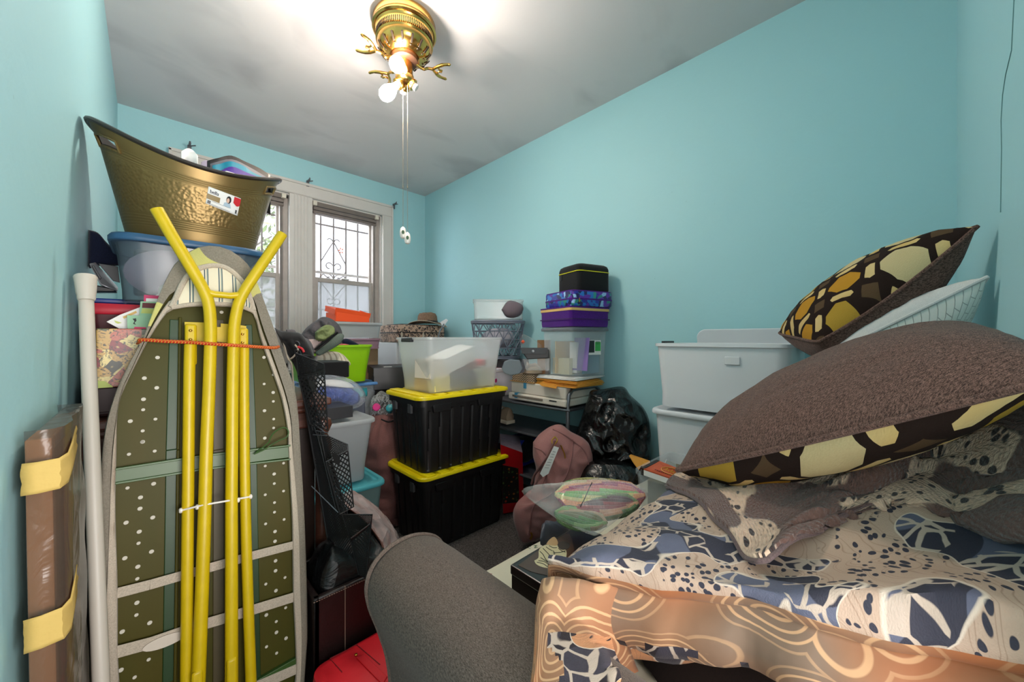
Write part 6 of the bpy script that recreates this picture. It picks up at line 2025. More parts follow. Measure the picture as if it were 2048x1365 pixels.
def face(a, b, c, d, u0, u1, v0, v1, off):
    n_ = (b - a).cross(d - a).normalized()
    if n_.dot(CAM - a) < 0: n_ = -n_
    f = lambda u, v: (a.lerp(b, u)).lerp(d.lerp(c, u), v) + n_ * off
    return [f(u0, v0), f(u1, v0), f(u1, v1), f(u0, v1)]


def fpanel(par, name, q, mat, **k):
    m = MB(); m.add(face(*q, **k), [(0, 1, 2, 3)]); return m.build(name, mat, par, world=True, smooth=False)


fpanel(rb, 'box_end_print', (nl, nr, tr_, tl), plain('grey_violet_print', (112, 100, 112), .4, var=.4, vscale=40), u0=.0, u1=1, v0=0, v1=1, off=.001)
fpanel(rb, 'white_code_panel', (nl, nr, tr_, tl), M['paper'], u0=.55, u1=.8, v0=.3, v1=.8, off=.002)


def flowers():
    s = NT('dark_flower_print'); co = s.coord(); d = s.vor(s.warp(co, 30, .01), 40, 'F1', .9); c = s.vor(s.warp(co, 30, .01), 40, 'F1', .9, 'Color')
    pc = s.ramp(s.xyz(c)[0], [(0, lin((170, 50, 30))), (.35, lin((60, 84, 40))), (.6, lin((150, 90, 40))), (.8, lin((90, 110, 60)))], True)
    s.set(col=s.mix(s.ramp(d, [(.0, (1, 1, 1, 1)), (.22, (1, 1, 1, 1)), (.3, (0, 0, 0, 1))]), lin((26, 20, 16)), pc), rough=.4); return s.m


fpanel(rb, 'flower_picture', (nl, nr, bot4[1], bot4[0]), flowers(), u0=.0, u1=.78, v0=.28, v1=.85, off=.001)
fpanel(rb, 'side_text_panel', (nr, tr_, bot4[2], bot4[1]), plain('pale_print', (190, 150, 140), .5), u0=.45, u1=.75, v0=.38, v1=.50, off=.001)
fpanel(rb, 'side_text_panel', (nr, tr_, bot4[2], bot4[1]), bpy.data.materials['pale_print'], u0=.45, u1=.72, v0=.53, v1=.60, off=.001)

# ================================================================ dusty pink duffel
df = thing('duffel_bag', 'dusty pink nylon duffel bag standing slumped on the carpet with a luggage tag', 'duffel bag', W(1100, 1060, t=1.85))
ol = [(1066, 885), (1080, 868), (1102, 853), (1122, 850), (1142, 864), (1168, 878), (1183, 898), (1184, 930), (1180, 968), (1170, 1000), (1160, 1030), (1140, 1050), (1105, 1062), (1080, 1072), (1045, 1084), (1032, 1060), (1026, 1028), (1034, 1008), (1055, 1000), (1066, 975), (1072, 940), (1066, 912)]
m = puff(ol, 1.86, .11, back=.06, yaw=math.radians(228), amp=.014, freq=7, crease=.014, cfreq=11, rings_n=30, seg=6)
BVD = bvh_of(m); m.build('bag_body', M['pink_bag'], df, world=True, angle=80)


def onbag(pts, r, name, mat, bv, par, off=.004, n=5, wd=8):
    P = [hit(bv, a, b, off) for a, b in pts]; P = [p for p in P if p]
    m = MB(); m.tube(catmull(P, n), r, wd); return m.build(name, mat, par, world=True)


onbag([(1106, 860), (1130, 872), (1152, 888), (1170, 905), (1176, 930), (1174, 962)], .003, 'seam_piping', M['seam_pink'], BVD, df)
onbag([(1070, 895), (1088, 905), (1096, 925), (1092, 950), (1086, 975)], .003, 'seam_piping', M['seam_pink'], BVD, df)
onbag([(1145, 880), (1142, 920), (1128, 960), (1100, 990), (1070, 1010), (1062, 1040), (1058, 1070)], .0035, 'zip_line', M['seam_pink'], BVD, df)
onbag([(1110, 885), (1098, 905), (1086, 925), (1076, 950), (1070, 970)], .006, 'webbing_handle', M['mauve'], BVD, df, off=.018)
onbag([(1110, 876), (1114, 884), (1108, 890), (1104, 884), (1110, 876)], .003, 'buckle', M['gold_metal'], BVD, df, off=.016)
onbag([(1120, 892), (1128, 905), (1130, 918)], .003, 'buckle', M['gold_metal'], BVD, df, off=.012)
onbag([(1062, 1064), (1063, 1070), (1060, 1076)], .005, 'zip_pull', M['gold_metal'], BVD, df, off=.008)
tg = [W(a, b, t=1.70) for a, b in ((1108, 893), (1118, 896), (1097, 948), (1086, 955), (1080, 948))]
m = MB(); m.poly(tg, .002); tgo = m.build('luggage_tag', M['paper'], df, world=True, smooth=False)
m = MB()
for k in range(7):
    f = .18 + k * .1; a_ = tg[0].lerp(tg[4], f); b_ = tg[1].lerp(tg[2], f); mid = a_.lerp(b_, .2); m_ = a_.lerp(b_, .75); nn = (CAM - mid).normalized() * .003
    m.tube([mid + nn, m_ + nn], .0007, 4)
m.build('tag_text', M['black_ink'], tgo, world=True)

# black rubbish bag against the wall
ol = [(1150, 870), (1158, 850), (1175, 800), (1182, 782), (1205, 779), (1245, 774), (1262, 792), (1288, 818), (1300, 850), (1302, 900), (1300, 945), (1285, 1010), (1240, 1060), (1205, 1060), (1175, 1010), (1160, 940), (1140, 890)]
m = puff(ol, 1.98, .15, back=.05, yaw=math.radians(215), amp=.03, freq=5, crease=.035, cfreq=11, rings_n=44, seg=9)
tag(m.build('rubbish_bag', M['trash'], angle=80), 'large shiny black plastic bin bag slumped against the turquoise wall', 'bag')
m = puff([(1150, 960), (1180, 925), (1230, 920), (1275, 940), (1290, 1000), (1275, 1080), (1200, 1105), (1155, 1080)], 1.80, .13, back=.06, yaw=math.radians(225), amp=.03, freq=6, crease=.03, cfreq=13, rings_n=36, seg=8, seed=4)
tag(m.build('rubbish_bag', M['trash'], angle=80), 'low crumpled black plastic bag at the foot of the taller bin bag', 'bag')
# ================================================================ sofa: rolled arm, seat, quilt
so = thing('sofa', 'grey-brown upholstered sofa whose rolled arm stands before the black totes', 'sofa', (1.1, .3, 0))
AP = [(.372, .02), (.370, .20), (.360, .36), (.338, .45), (.318, .51), (.312, .555), (.324, .590), (.352, .612), (.390, .621), (.432, .616), (.470, .598), (.494, .568), (.503, .53), (.503, .45), (.503, .30), (.503, .02)]
prof_ = catmull([V((x, 0, z)) for x, z in AP], 4)
acx, acz = .412, .40
rows = []
for y, k in ((-.14, 1), (.0, 1), (.2, 1), (.45, 1), (.66, 1), (.725, .995), (.742, .975), (.750, .94), (.752, .90)):
    rows.append([V((acx + (p.x - acx) * k, y, (acz + (p.z - acz) * k) if p.z > .1 else p.z)) + V((noise.noise(V((p.x * 9, y * 5, p.z * 9))) * .004, 0, noise.noise(V((p.x * 7, y * 4, p.z * 5 + 9))) * .003)) for p in prof_])
m = MB(); m.rings([r for r in rows], cap0=True, cap1=True)
arm = m.build('arm', M['sofa'], so, world=True, angle=70)
m = MB(); m.tube([V((acx + (p.x - acx) * .992, .738, acz + (p.z - acz) * .992 if p.z > .1 else p.z)) for p in prof_], .0045, 7); m.build('arm_piping', M['sofa'], arm, world=True)
m = MB(); m.lim(.506, 1.86, -.13, .74, .06, .26); m.build('seat_base', M['sofa'], so, world=True, bevel=.01)
m = MB(); m.lim(.508, 1.86, -.13, .765, .262, .405); m.build('seat_cushion', M['sofa'], so, world=True, bevel=.03, segs=4)
for x_ in (.42, 1.80):
    m = MB(); m.lathe([(.02, 0), (.026, .06)], (x_, .66, 0), 12); m.build('leg', M['dark_wood'], so, world=True)
# quilt: over the seat and down its front
rows = []
for j in range(34):
    x = .51 + (1.84 - .51) * j / 33; row = []
    edge = .788 + .010 * math.sin(x * 21) + .006 * noise.noise(V((x * 14, 0, 0)))
    for (y, z) in ((-.12, .412), (.1, .413), (.3, .414), (.45, .414), (.6, .415), (.70, .416), (.75, .417), (.775, .413), (edge, .400), (edge + .004, .37), (edge + .003, .30), (edge + .010, .20), (edge + .012, .14)):
        q = noise.noise(V((x * 11, y * 11, z * 8))) * .004
        row.append(V((x, y + (q if z < .40 else 0), z + (q + .004 if z > .40 else 0))))
    rows.append(row)
m = MB(); m.grid(rows); tag(m.build('floral_quilt', M['floral'], angle=80, solid=.006, off=1), 'cream quilt with small scattered flowers covering the sofa seat', 'quilt')

# ================================================================ box with a sleeping kitten picture
ZQ = .424
kx = thing('kitten_box', 'dark lacquered keepsake box with a sleeping kitten picture on its lid', 'box', (.70, .53, ZQ))
KT = .556
c1, c2 = W(1028, 1135, z=KT), W(1100, 1066, z=KT)
ux = (c1 - W(1084, 1163, z=KT)).normalized()   # along the side facing the arm
c1 = V((.568, .585, KT)); wx, dy = .25, .20
m = MB(); m.lim(.568, .568 + wx, .585 - dy, .585, ZQ, KT - .022); m.build('box_base', M['brown_lacquer'], kx, world=True, bevel=.002, smooth=False)
m = MB(); m.lim(.566, .570 + wx, .583 - dy, .587, KT - .021, KT); ko = m.build('box_lid', M['brown_lacquer'], kx, world=True, bevel=.003, smooth=False)


def kpoly(name, px, mat, dz, par=ko):
    P = [W(a, b, z=KT + dz) for a, b in px]; m = MB(); m.poly(catmull(P + [P[0]], 3)[:-1], .0004, n=(0, 0, 1)); return m.build(name, mat, par, world=True, smooth=False)


Z4 = lambda x, y: (1000 + x / 6.5, 1030 + y / 6.5)
kpoly('picture_ground', [Z4(*p) for p in ((235, 660), (540, 440), (700, 350), (900, 250), (960, 560), (780, 800), (560, 780), (400, 740))], wood('warm_brown_print', (60, 40, 34), (92, 62, 44), .3), .0003)
fur = plain('cream_fur_print', (196, 184, 146), .5); fur2 = plain('tan_fur_print', (176, 142, 100), .5); dk_ = plain('dark_fur_print', (58, 50, 46), .5)
kpoly('kitten_body', [Z4(*p) for p in ((445, 600), (500, 560), (510, 450), (600, 395), (760, 400), (860, 470), (850, 580), (760, 650), (640, 695), (540, 680), (470, 645))], fur, .0006)
kpoly('kitten_ear', [Z4(*p) for p in ((600, 385), (640, 330), (705, 290), (750, 350), (740, 400), (660, 400))], fur2, .0008)
kpoly('kitten_cap', [Z4(*p) for p in ((745, 395), (770, 360), (840, 350), (905, 385), (890, 440), (820, 460), (770, 440))], dk_, .0008)
kn = [Z4(*p) for p in ((690, 500), (720, 490), (760, 470))]
m = MB()
for a in (((520, 480), (560, 520), (600, 590), (660, 640)), ((560, 440), (620, 500), (680, 560), (760, 590)), ((600, 420), (640, 450), (680, 470)), ((640, 405), (690, 430), (740, 430)), ((690, 500), (730, 495), (790, 490), (850, 470)), ((690, 470), (710, 500), (700, 520)), ((760, 440), (800, 470), (850, 490)), ((500, 600), (570, 610), (640, 650)), ((480, 620), (560, 640), (620, 680)), ((530, 560), (590, 600), (680, 660))):
    m.tube(catmull([W(*Z4(*p), z=KT + .0012) for p in a], 4), .0009, 5)
m.build('kitten_stripes', dk_, ko, world=True)
gp = puff3([W(a, b, z=.47) for a, b in (Z4(525, 390), Z4(560, 260), Z4(640, 180), Z4(760, 140), Z4(880, 140), Z4(900, 230), Z4(700, 300), Z4(600, 370))], V((-.3, .3, 1)), .035, .02, 10, 3, .008, 20, .6, .012, 22)
tag(gp.build('grey_satin_pouch', plain('grey_satin', (70, 70, 80), .4), angle=80), 'crumpled grey satin pouch behind the kitten box', 'pouch')

# ================================================================ zip bag of yarn
ol = [(1043, 983), (1060, 983), (1090, 981), (1130, 974), (1180, 967), (1205, 967), (1250, 974), (1292, 984), (1290, 1000), (1262, 1015), (1240, 1035), (1215, 1055), (1195, 1070), (1176, 1064), (1140, 1048), (1100, 1026), (1066, 1002)]
TT_ = {0: 1.06}
pts = [W(a, b, t=1.04 - .20 * max(0, (b - 985) / 85.0) - .05 * (a - 1043) / 250.0) for a, b in ol]
m = puff3(pts, V((-.25, -.35, .9)), .045, .035, 22, 5, .006, 14, .55, .010, 14)
zb = thing('zip_bag', 'clear zip bag of colourful yarn skeins lying over the kitten box', 'bag', W(1170, 1020, t=.95))
m.build('clear_film', M['zip_bag'], zb, world=True, angle=80)
m = MB(); m.tube([hit(bvh_of(puff3(pts, V((-.25, -.35, .9)), .045, .035, 22, 5, 0, 14, .55, 0, 14)), a, b, .003) or W(a, b, t=.95) for a, b in ((1184, 968), (1178, 980), (1170, 1000), (1162, 1016))], .0012, 5)
m.build('seal_line', M['black_ink'], zb, world=True)


def skein(label, a, b, t0, t1, wd, mat, n=9, rr__=.0055):
    """a flattened skein: strands lying side by side, slightly wavy"""
    p, q = W(*a, t=t0), W(*b, t=t1); d = (q - p); L_ = d.length; d.normalize(); s_ = d.cross(V((-.25, -.35, .9))).normalized(); u = s_.cross(d)
    m = MB()
    for layer in range(3):
        for k in range(n):
            f = (k / (n - 1) - .5); P = []
            for i in range(9):
                g = i / 8; sq = math.sin(math.pi * min(1, max(0, g))) ** .35
                P.append(p + d * L_ * g + s_ * f * wd * sq + u * ((layer - 1) * .010 * sq * (1 - 4 * f * f) + .003 * math.sin(g * 7 + k)))
            q_ = len(m.uv); m.tube(P, rr__, 6); m.uv[q_:] = [(k + layer * .5, b) for a, b in m.uv[q_:]]
    return tag(m.build('yarn_skein', mat), label, 'yarn', 'yarn skeins in the zip bag')


skein('rainbow striped yarn skein on top in the clear zip bag', (1112, 990), (1288, 992), 1.00, .96, .11, M['yarn1'], 12)
skein('red and tan yarn skein beneath the rainbow one in the zip bag', (1140, 1016), (1275, 1008), .965, .93, .08, M['yarn3'], 10)
skein('green yarn skein at the low corner of the clear zip bag', (1112, 1028), (1212, 1048), .95, .89, .06, M['yarn2'])

# ================================================================ small clear bin with notebook
q0 = W(1276, 946, z=.60)
sb = storage_bin('small_clear_bin', 'small clear bin holding an orange notebook on the quilt by the white bins', 'storage bin', (1.345, .50, ZQ), 0, .30, .25, .175, M['clear_b'], None, .92, .03, rim=.006)
for lab, c_, sz, mt, rot in (('papers filling the small clear bin beneath the notebook', (1.35, .50, .50), (.24, .19, .13), plain('olive_grey_papers', (112, 108, 92), .8), None),):
    m = MB(); m.box(c_, sz, rot=rot); tag(m.build('papers', mt, bevel=.004, smooth=False), lab, 'papers')
P = [W(1281, 936, z=.615), W(1313, 920, z=.64), W(1388, 950, z=.62), W(1358, 962, z=.61)]
nb_ = thing('orange_notebook', 'burnt orange notebook with a black spine and gold emblem in the small clear bin', 'notebook', P[0])
m = MB(); m.poly([p - V((0, 0, .022)) for p in P], .018, n=(0, 0, 1)); m.build('page_block', M['paper'], nb_, world=True, smooth=False)
m = MB(); m.poly([p - V((0, 0, .004)) for p in P], .004, n=(0, 0, 1)); cvv = m.build('cover', M['book_orange'], nb_, world=True, smooth=False)
sp = [P[0], P[1], P[1].lerp(P[2], .09), P[0].lerp(P[3], .09)]
m = MB(); m.poly([p - V((0, 0, .023)) for p in sp], .0235, n=(0, 0, 1)); m.build('spine', M['black_plastic'], nb_, world=True, smooth=False)
BQ = lambda u, v, o=.0008: (P[0].lerp(P[1], v)).lerp(P[3].lerp(P[2], v), u) + V((0, 0, o))
m = MB()
m.tube([BQ(.62 + .26 * math.cos(a * .4), .55 + .30 * math.sin(a * .4), .001) for a in range(16)], .0016, 5, closed=True)
m.build('emblem_ring', M['gold_leaf'], cvv, world=True)
m = MB()
for k in range(6): m.tube(catmull([BQ(.44 + k * .065, .42), BQ(.46 + k * .065, .68 - .1 * (k % 2)), BQ(.49 + k * .065, .42)], 4), .0013, 5)
m.build('emblem_script', M['gold_leaf'], cvv, world=True)
m = MB()
for k in range(9): m.add([BQ(.30 + k * .055, .18), BQ(.33 + k * .055, .18), BQ(.33 + k * .055, .26), BQ(.30 + k * .055, .26)], [(0, 1, 2, 3)])
m.build('small_lettering', M['card_maroon'], cvv, world=True, smooth=False)
m = MB(); pq = [W(1258, 912, t=1.40), W(1262, 909, t=1.40), W(1300, 922, t=1.38), W(1300, 932, t=1.36), W(1279, 942, t=1.36), W(1268, 928, t=1.38)]
m.poly(pq, .004); tag(m.build('manila_envelope', M['manila'], smooth=False, bevel=.001), 'yellow padded envelope with a torn corner behind the orange notebook', 'envelope')
m = MB(); m.poly([W(1333, 920, t=1.33), W(1352, 928, t=1.33), W(1352, 945, t=1.33), W(1328, 934, t=1.33)], .003); tag(m.build('white_card', M['paper'], smooth=False), 'small white card tucked behind the orange notebook', 'card')
m = MB(); m.tube([W(1284, 934, t=1.30), W(1272, 952, t=1.28), W(1263, 966, t=1.27)], .003, 6); tag(m.build('black_strap', M['black_cloth']), 'thin black strap hanging over the corner of the small clear bin', 'strap')
m = MB(); m.poly([W(1268, 952, t=1.2), W(1262, 945, t=1.3), W(1285, 930, t=1.42), W(1290, 935, t=1.40)], .002)

# ================================================================ two open white bins against the wall
LB = storage_bin('storage_bin', 'lower white storage bin with a grey recessed front, on the sofa seat', 'storage bin', (1.69, .475, ZQ), math.pi / 2, .47, .33, .325, M['white_bin'], M['white_bin'], .93, .035, .02, rim=.010)
m = MB(); m.lim(1.5255, 1.5285, .29, .60, ZQ + .03, ZQ + .275); 
vs_ = [V((1.5415, .285, ZQ + .02)), V((1.5415, .625, ZQ + .02)), V((1.532, .625, ZQ + .262)), V((1.532, .285, ZQ + .262))]
m = MB(); m.poly(vs_, .003, n=(-1, 0, 0)); m.build('recessed_front', M['grey_bin'], LB, world=True, smooth=False, bevel=.001)
UBZ = ZQ + .345
UB = storage_bin('open_bin', 'upper open white storage bin with black latches standing on the lower one', 'storage bin', (1.70, .475, UBZ), math.pi / 2, .465, .34, .262, plain('bright_white_plastic', (222, 224, 228), .4), None, .92, .04, rim=.010, latch=M['charcoal'])
for k, (x_, off) in enumerate(((.0, 0),)):
    m = MB(); m.box((-.06, .171, .20), (.05, .004, .03)); m.build('handle_plate', M['white_bin'], UB, bevel=.003)
ld = thing('bin_lid', 'loose white bin lid standing upright behind the upper open bin', 'lid', (1.86, .45, UBZ + .1))
m = MB(); R = rr(.40, .30, .04, 0, 6); M4 = Matrix.Translation(V((1.895, .455, UBZ + .17))) @ Matrix.Rotation(math.radians(78), 4, 'Y') @ Matrix.Rotation(math.pi / 2, 4, 'Z')
m.rings([rr(.40, .31, .04, -.004, 6), rr(.405, .315, .04, .0, 6), rr(.405, .315, .04, .006, 6), rr(.38, .29, .04, .010, 6), rr(.34, .25, .03, .004, 6)]); m.xf(M4); m.build('lid_panel', M['white_bin'], ld, world=True)

# ================================================================ duvet, folded and heaped
S = 46


def duvet_edge(s):
    y = .425 + (-.138 - .425) * s
    xe = .472 + .055 * min(1, s * 4) + .155 * s + .005 * math.sin(s * 17) + .03 * max(0, (.12 - s)) / .12
    ze = .668 + .055 * s + .006 * math.sin(s * 13 + 1)
    return xe, y, ze


def top_z(x, y):
    """height of the duvet's upper side"""
    s = (.425 - y) / .563
    base = .672 + .055 * s
    rise = .06 * max(0, min(1, (x - .62) / .35)) * s + .13 * max(0, s - .25) * max(0, min(1, (x - .75) / .3))
    n_ = noise.noise(V((x * 5.5, y * 5.5, 0))) * .016 + noise.noise(V((x * 13, y * 11, 4))) * .006
    fold = .012 * math.sin((x * 1.4 + y) * 22) * max(0, min(1, (x - .55) / .1)) * .6
    n_ += (ridge(V((x * 3.2 + y * 1.5, y * 4.2 - x * 1.2, 7)), 1.0) - .4) * .016
    fall = .04 * max(0, (y - .33) / .095) ** 2
    return base + rise + n_ + fold - fall


rows = []; marks = None
for i in range(S + 1):
    s = i / S; xe, y, ze = duvet_edge(s); y += .004 * math.sin(s * 40)
    row = []; arc_ = []
    xs = [1.50 - (1.50 - xe - .03) * k / 46 for k in range(47)]
    for x in xs: row.append(V((x, y, top_z(x, y))))
    zt2 = row[-1].z
    w1 = noise.noise(V((s * 7, 1, 0))) * .008; w2 = noise.noise(V((s * 9, 5, 0))) * .012; w3 = noise.noise(V((s * 6, 9, 0))) * .014
    hemx = xe + .01 + .16 * min(1, s * 2.6) ; hemz = .468 + .030 * min(1, s * 4) + .012 * math.sin(s * 19)
    curl = [(xe + .012, zt2 - .001), (xe + .003, ze - .004), (xe, ze - .014), (xe + .003, ze - .026), (xe + .012, ze - .038), (xe + .026 + w1, ze - .046), (xe + .018 + w1, ze - .058), (xe + .004 + w2, ze - .080), (xe + .000 + w2, ze - .105), (xe + .010 + w2, ze - .130), (xe + .03 + .4 * (hemx - xe) * .5 + w3, ze - .155), (xe + .55 * (hemx - xe) + w3, ze - .180), (hemx + w3, hemz), (hemx + .02, hemz - .006), (hemx + .05, hemz + .006), (hemx + .12, hemz + .02)]
    curl = [(max(a, .509) if b < .59 else a, b) for a, b in curl]
    row += catmull([V((a, y, b)) for a, b in curl], 2)
    rows.append(row)
NC = len(rows[0])
# close the far side by rolling it under
far = []
for g, dz in ((.010, .35), (.016, .75), (.006, 1.0)):
    far.append([V((p.x + (.01 if p.x < .55 else 0), p.y + g, p.z + (.475 - p.z) * dz)) for p in rows[0]])
rows = far[::-1] + rows
m = MB()
L_ = [0.0]
for a, b in zip(rows[12], rows[12][1:]): L_.append(L_[-1] + (b - a).length)


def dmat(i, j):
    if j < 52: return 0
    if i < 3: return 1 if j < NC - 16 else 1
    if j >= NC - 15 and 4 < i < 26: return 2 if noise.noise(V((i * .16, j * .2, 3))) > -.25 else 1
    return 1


m.grid(rows, mf=dmat, uvf=lambda i, j: (L_[j], rows[i][min(j, NC - 1)].y if i > 2 else .43 + .05 * (3 - i)))
dv = m.build('duvet', [M['duvet'], M['swirl'], M['duvet_dark']], angle=80)
tag(dv, 'slate and beige paisley duvet with a tan swirl underside heaped on the sofa', 'duvet')
dkb = puff3([V((.66, .30, .428)), V((.72, .36, .428)), V((1.0, .37, .428)), V((1.35, .34, .428)), V((1.38, .1, .428)), V((1.35, -.10, .428)), V((1.0, -.11, .428)), V((.78, -.10, .428)), V((.70, .1, .428))], V((0, 0, 1)), .10, .0, 14, 4, .01, 8, .6, .01, 9)  # added dark body: its colour stands in for the shade under the duvet hem
tag(dkb.build('shade_filler', fabric('shade_filler_brown', (34, 22, 18)), angle=80), 'added dark brown filler standing in for the shade beneath the paisley duvet', 'filler')
# corner of the duvet draped over the top of the sofa arm


def arm_z(x):
    top = 0
    for a, b in zip(prof_, prof_[1:]):
        lo, hi = min(a.x, b.x), max(a.x, b.x)
        if lo <= x <= hi and hi - lo > 1e-6:
            top = max(top, a.z + (b.z - a.z) * (x - a.x) / (b.x - a.x))
    return top


cpx = [[(1088, 1158, .605), (1077, 1215, .57), (1073, 1300, .525), (1067, 1365, .475), (1058, 1430, .43)],
       [(1108, 1156, .60), (1098, 1235, .55), (1094, 1300, .52), (1090, 1365, .475), (1086, 1430, .43)],
       [(1145, 1160, .605), (1130, 1240, .565), (1130, 1300, .54), (1138, 1365, .50), (1142, 1430, .45)],
       [(1190, 1166, .61), (1180, 1245, .578), (1188, 1300, .565), (1205, 1350, .54), (1215, 1400, .51)],
       [(1250, 1180, .64), (1246, 1240, .65), (1254, 1290, .64), (1264, 1325, .63), (1272, 1345, .62)]]
G = [[W(a, b, t=t_) for a, b, t_ in r] for r in cpx]
rows_ = [catmull(r, 6) for r in G]; cols = [catmull(list(c_), 6) for c_ in zip(*rows_)]
GG = []
for i, c_ in enumerate(cols):
    row = []
    for j, p in enumerate(c_):
        q = p + V((0, 0, noise.noise(p * 18) * .010 + (ridge(p, 9) - .5) * .006))
        for _ in range(8):
            az = arm_z(q.x) + .014
            if q.z < az and q.x < .512:
                k = az - q.z; d = (CAM - q); q = q + d * (k / d.z)      # lift it on to the top of the arm
        row.append(q)
    GG.append(row)
m = MB(); m.grid(GG, uvf=lambda i, j: (j * .0065, 1.3 + i * .0075), mf=lambda i, j: 1 if (j > 8 + 3 * math.sin(i * .5) and i > 8 and j < 21) else 0)
m.tube([r[0] for r in GG], .004, 6)
e = m.build('draped_corner', [M['swirl'], M['duvet_dark']], solid=.005, angle=80); e.parent = dv; e.location = e.location - dv.location

# ================================================================ cushions
def pillow(name, label, cat, c4, tt_, tb, mt, mbm, mp=None, n=None, pipe=.004, bow=.07, uvs=1.0, amp=.006, seam_sag=None, pts=34, bend=None, wr=9, rnd=.03):
    """c4: four corner points in order; tt_/tb: swell of the upper and lower sides"""
    A, B_, C_, D_ = [V(p) for p in c4]
    nn = V(n).normalized() if n else ((B_ - A).cross(D_ - A)).normalized()
    t = thing(name, label, cat, (A + B_ + C_ + D_) / 4)

    def base(u, v):
        cu, cv = u * 2 - 1, v * 2 - 1
        cu2 = cu * (1 - bow * (1 - cv * cv) * abs(cu) ** 1.5); cv2 = cv * (1 - bow * (1 - cu * cu) * abs(cv) ** 1.5)
        rk = 1 - rnd * (cu * cu * cv * cv) ** 2
        u, v = (cu2 * rk + 1) / 2, (cv2 * rk + 1) / 2
        p = (A.lerp(B_, u)).lerp(D_.lerp(C_, u), v)
        if bend: p = p + bend(u, v)
        return p

    def hgt(u, v, T):
        cu, cv = u * 2 - 1, v * 2 - 1
        h = max(0, (1 - abs(cu) ** 2.3) * (1 - abs(cv) ** 2.3)) ** .56 * T
        ed = min(1, (1 - max(abs(cu), abs(cv))) * 8)
        return h + ed * (noise.noise(V((u * wr, v * wr, T * 50))) * amp + ridge(V((u * wr * .6, v * wr * .6, T * 90)), 1) * amp * .6)
    g = lambda k: .5 - .5 * math.cos(math.pi * k / pts)
    for sg, T, mat_, nm in ((1, tt_, mt, 'upper_side'), (-1, tb, mbm, 'lower_side')):
        m = MB(); m.grid([[base(g(j), g(i)) + nn * sg * hgt(g(j), g(i), T) for j in range(pts + 1)] for i in range(pts + 1)], uvf=lambda i, j: (g(j) * uvs, g(i) * uvs))
        m.build(nm, mat_, t, world=True, angle=80)
    ring = [base(g(k), 0) for k in range(pts)] + [base(1, g(k)) for k in range(pts)] + [base(1 - g(k), 1) for k in range(pts)] + [base(0, 1 - g(k)) for k in range(pts)]
    m = MB(); m.tube(ring, pipe, 7, closed=True); m.build('piping', mp or mbm, t, world=True)
    return t


# terry blanket lying over the duvet
g_ = [[(1334, 978, .98), (1400, 1045, .78), (1455, 1090, .66), (1520, 1124, .565), (1590, 1078, .60), (1680, 1060, .62), (1780, 1062, .615), (1900, 1072, .575), (2080, 1085, .46)],
      [(1340, 972, .99), (1410, 1020, .82), (1470, 1055, .72), (1540, 1085, .64), (1610, 1056, .63), (1700, 1050, .62), (1790, 1050, .60), (1910, 1050, .55), (2080, 1050, .45)],
      [(1350, 962, 1.0), (1420, 995, .86), (1490, 1020, .77), (1560, 1035, .70), (1640, 1020, .655), (1720, 1010, .635), (1810, 1030, .62), (1920, 1020, .56), (2080, 1000, .47)],
      [(1360, 953, 1.02), (1430, 972, .90), (1510, 985, .81), (1590, 990, .74), (1670, 975, .68), (1740, 960, .64), (1820, 985, .63), (1930, 985, .57), (2080, 950, .48)],
      [(1366, 948, 1.04), (1440, 955, .93), (1530, 955, .85), (1620, 945, .77), (1700, 930, .70), (1770, 915, .66), (1840, 930, .64), (1940, 925, .58), (2080, 880, .49)],
      [(1372, 945, 1.06), (1450, 940, .97), (1545, 935, .89), (1640, 925, .80), (1720, 905, .73), (1790, 885, .68), (1860, 885, .65), (1950, 865, .59), (2080, 815, .50)],
      [(1380, 945, 1.10), (1460, 938, 1.02), (1560, 930, .94), (1650, 920, .85), (1730, 900, .78), (1800, 882, .73), (1870, 870, .70), (1960, 850, .62), (2080, 800, .52)]]
G = [[W(a, b, t=t_) for a, b, t_ in r] for r in g_]
rows_ = [catmull(r, 9) for r in G]; cols = [catmull(list(c_), 8) for c_ in zip(*rows_)]
m = MB(); GR = []
NR = len(cols[0])
for i, c_ in enumerate(cols):
    row = []
    for j, p in enumerate(c_):
        f = j / (NR - 1); g = i / (len(cols) - 1)
        d = ridge(V((g * 4.5 + f * 1.5, f * 7 - g * 2.5, 2)), 1.0) * .016 * min(1, f * 5) + noise.noise(V((g * 26, f * 16, 5))) * .004 + noise.noise(p * 90) * .0018
        q = p + V((-.15, -.25, .9)) * d
        yy = min(.42, max(-.135, q.y)); q.z = max(q.z, top_z(q.x, yy) + .006) if q.y < .42 else q.z
        q.y = max(q.y, YN + .006)
        row.append(q)
    GR.append(row)
m.grid(GR, uvf=lambda i, j: (i * .0125, j * .0105))
bk_ = m.build('terry_blanket', M['safari'], angle=80, solid=.010, off=-1)
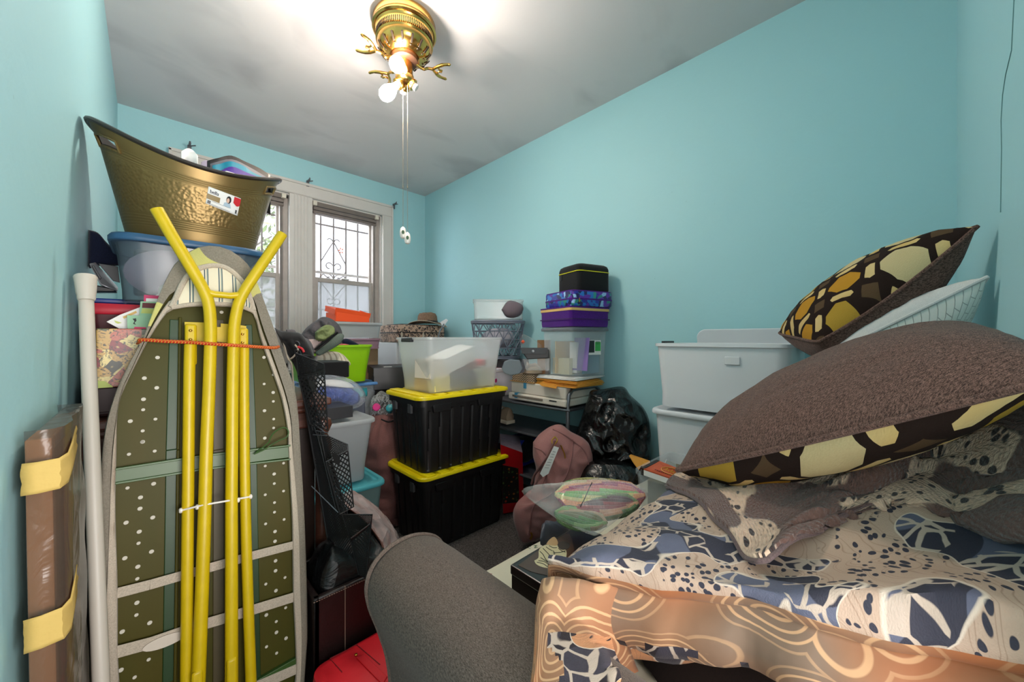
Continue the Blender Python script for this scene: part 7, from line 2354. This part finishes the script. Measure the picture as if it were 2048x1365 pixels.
tag(bk_, 'brown and cream spotted terry blanket bunched over the paisley duvet', 'blanket')
m = MB(); m.tube([r[0] for r in GR], .0045, 7); e = m.build('hem', fabric('mauve_hem', (124, 104, 104)), None); e.parent = bk_; e.location = e.location - bk_.location

# large brown cushion lying patterned side down
seam = [(1354, 940), (1458, 893), (1557, 857), (1650, 842), (1716, 836), (1834, 800), (1913, 772), (2048, 764)]
cA = W(1354, 941, t=.90); cB = V((.66, YN + .016, 1.018))
cC = cB + V((.42, .01, .035)); cD = cA + V((.38, .05, -.02))


def bend1(u, v):
    return V((0, 0, (-.006 * math.sin(math.pi * u)) * (1 - v)))


pillow('brown_cushion', 'large brown throw cushion lying patterned side down on the blanket', 'cushion', (cA, cB, cC, cD), .118, .10, M['brown_cloth'], M['octagon_big'], M['brown_cloth'], n=(.0, .1, 1.0), bend=bend1, amp=.008, bow=.012, uvs=1.0, pipe=.0055, wr=6, rnd=0)
# white quilted cushion
a_ = W(1676, 700, t=.98); b_ = W(2003, 548, t=.735); b_.y = max(b_.y, YN + .012)
c_ = b_ + V((.20, .05, -.12)); d_ = a_ + V((.28, .10, -.09))
pillow('white_quilted_cushion', 'white basketweave quilted cushion squeezed between the two brown patterned cushions', 'cushion', (a_, b_, c_, d_), .055, .10, M['white_cloth'], M['quilted'], M['white_cloth'], n=(.1, .35, .93), amp=.004, bow=.04, uvs=1.4, pipe=.004)
# top cushion with the octagon print
a_ = W(1634, 688, t=1.02); b_ = W(1996, 436, t=.745); b_.y = max(b_.y, YN + .015)
d_ = a_ + V((.26, .14, .03)); c_ = b_ + V((.26, .18, -.06))


def bend2(u, v): return V((0, 0, -.018 * math.sin(math.pi * u) * (1 - v)))


pillow('octagon_print_cushion', 'topmost throw cushion with gold octagon print leaning in the corner by the wall', 'cushion', (a_, b_, c_, d_), .085, .14, M['octagon'], M['brown_cloth'], M['brown_cloth'], n=(-.25, .28, .92), bend=bend2, amp=.004, bow=.03, uvs=1.0, pipe=.0045, rnd=.055)
bpy.context.view_layer.update()
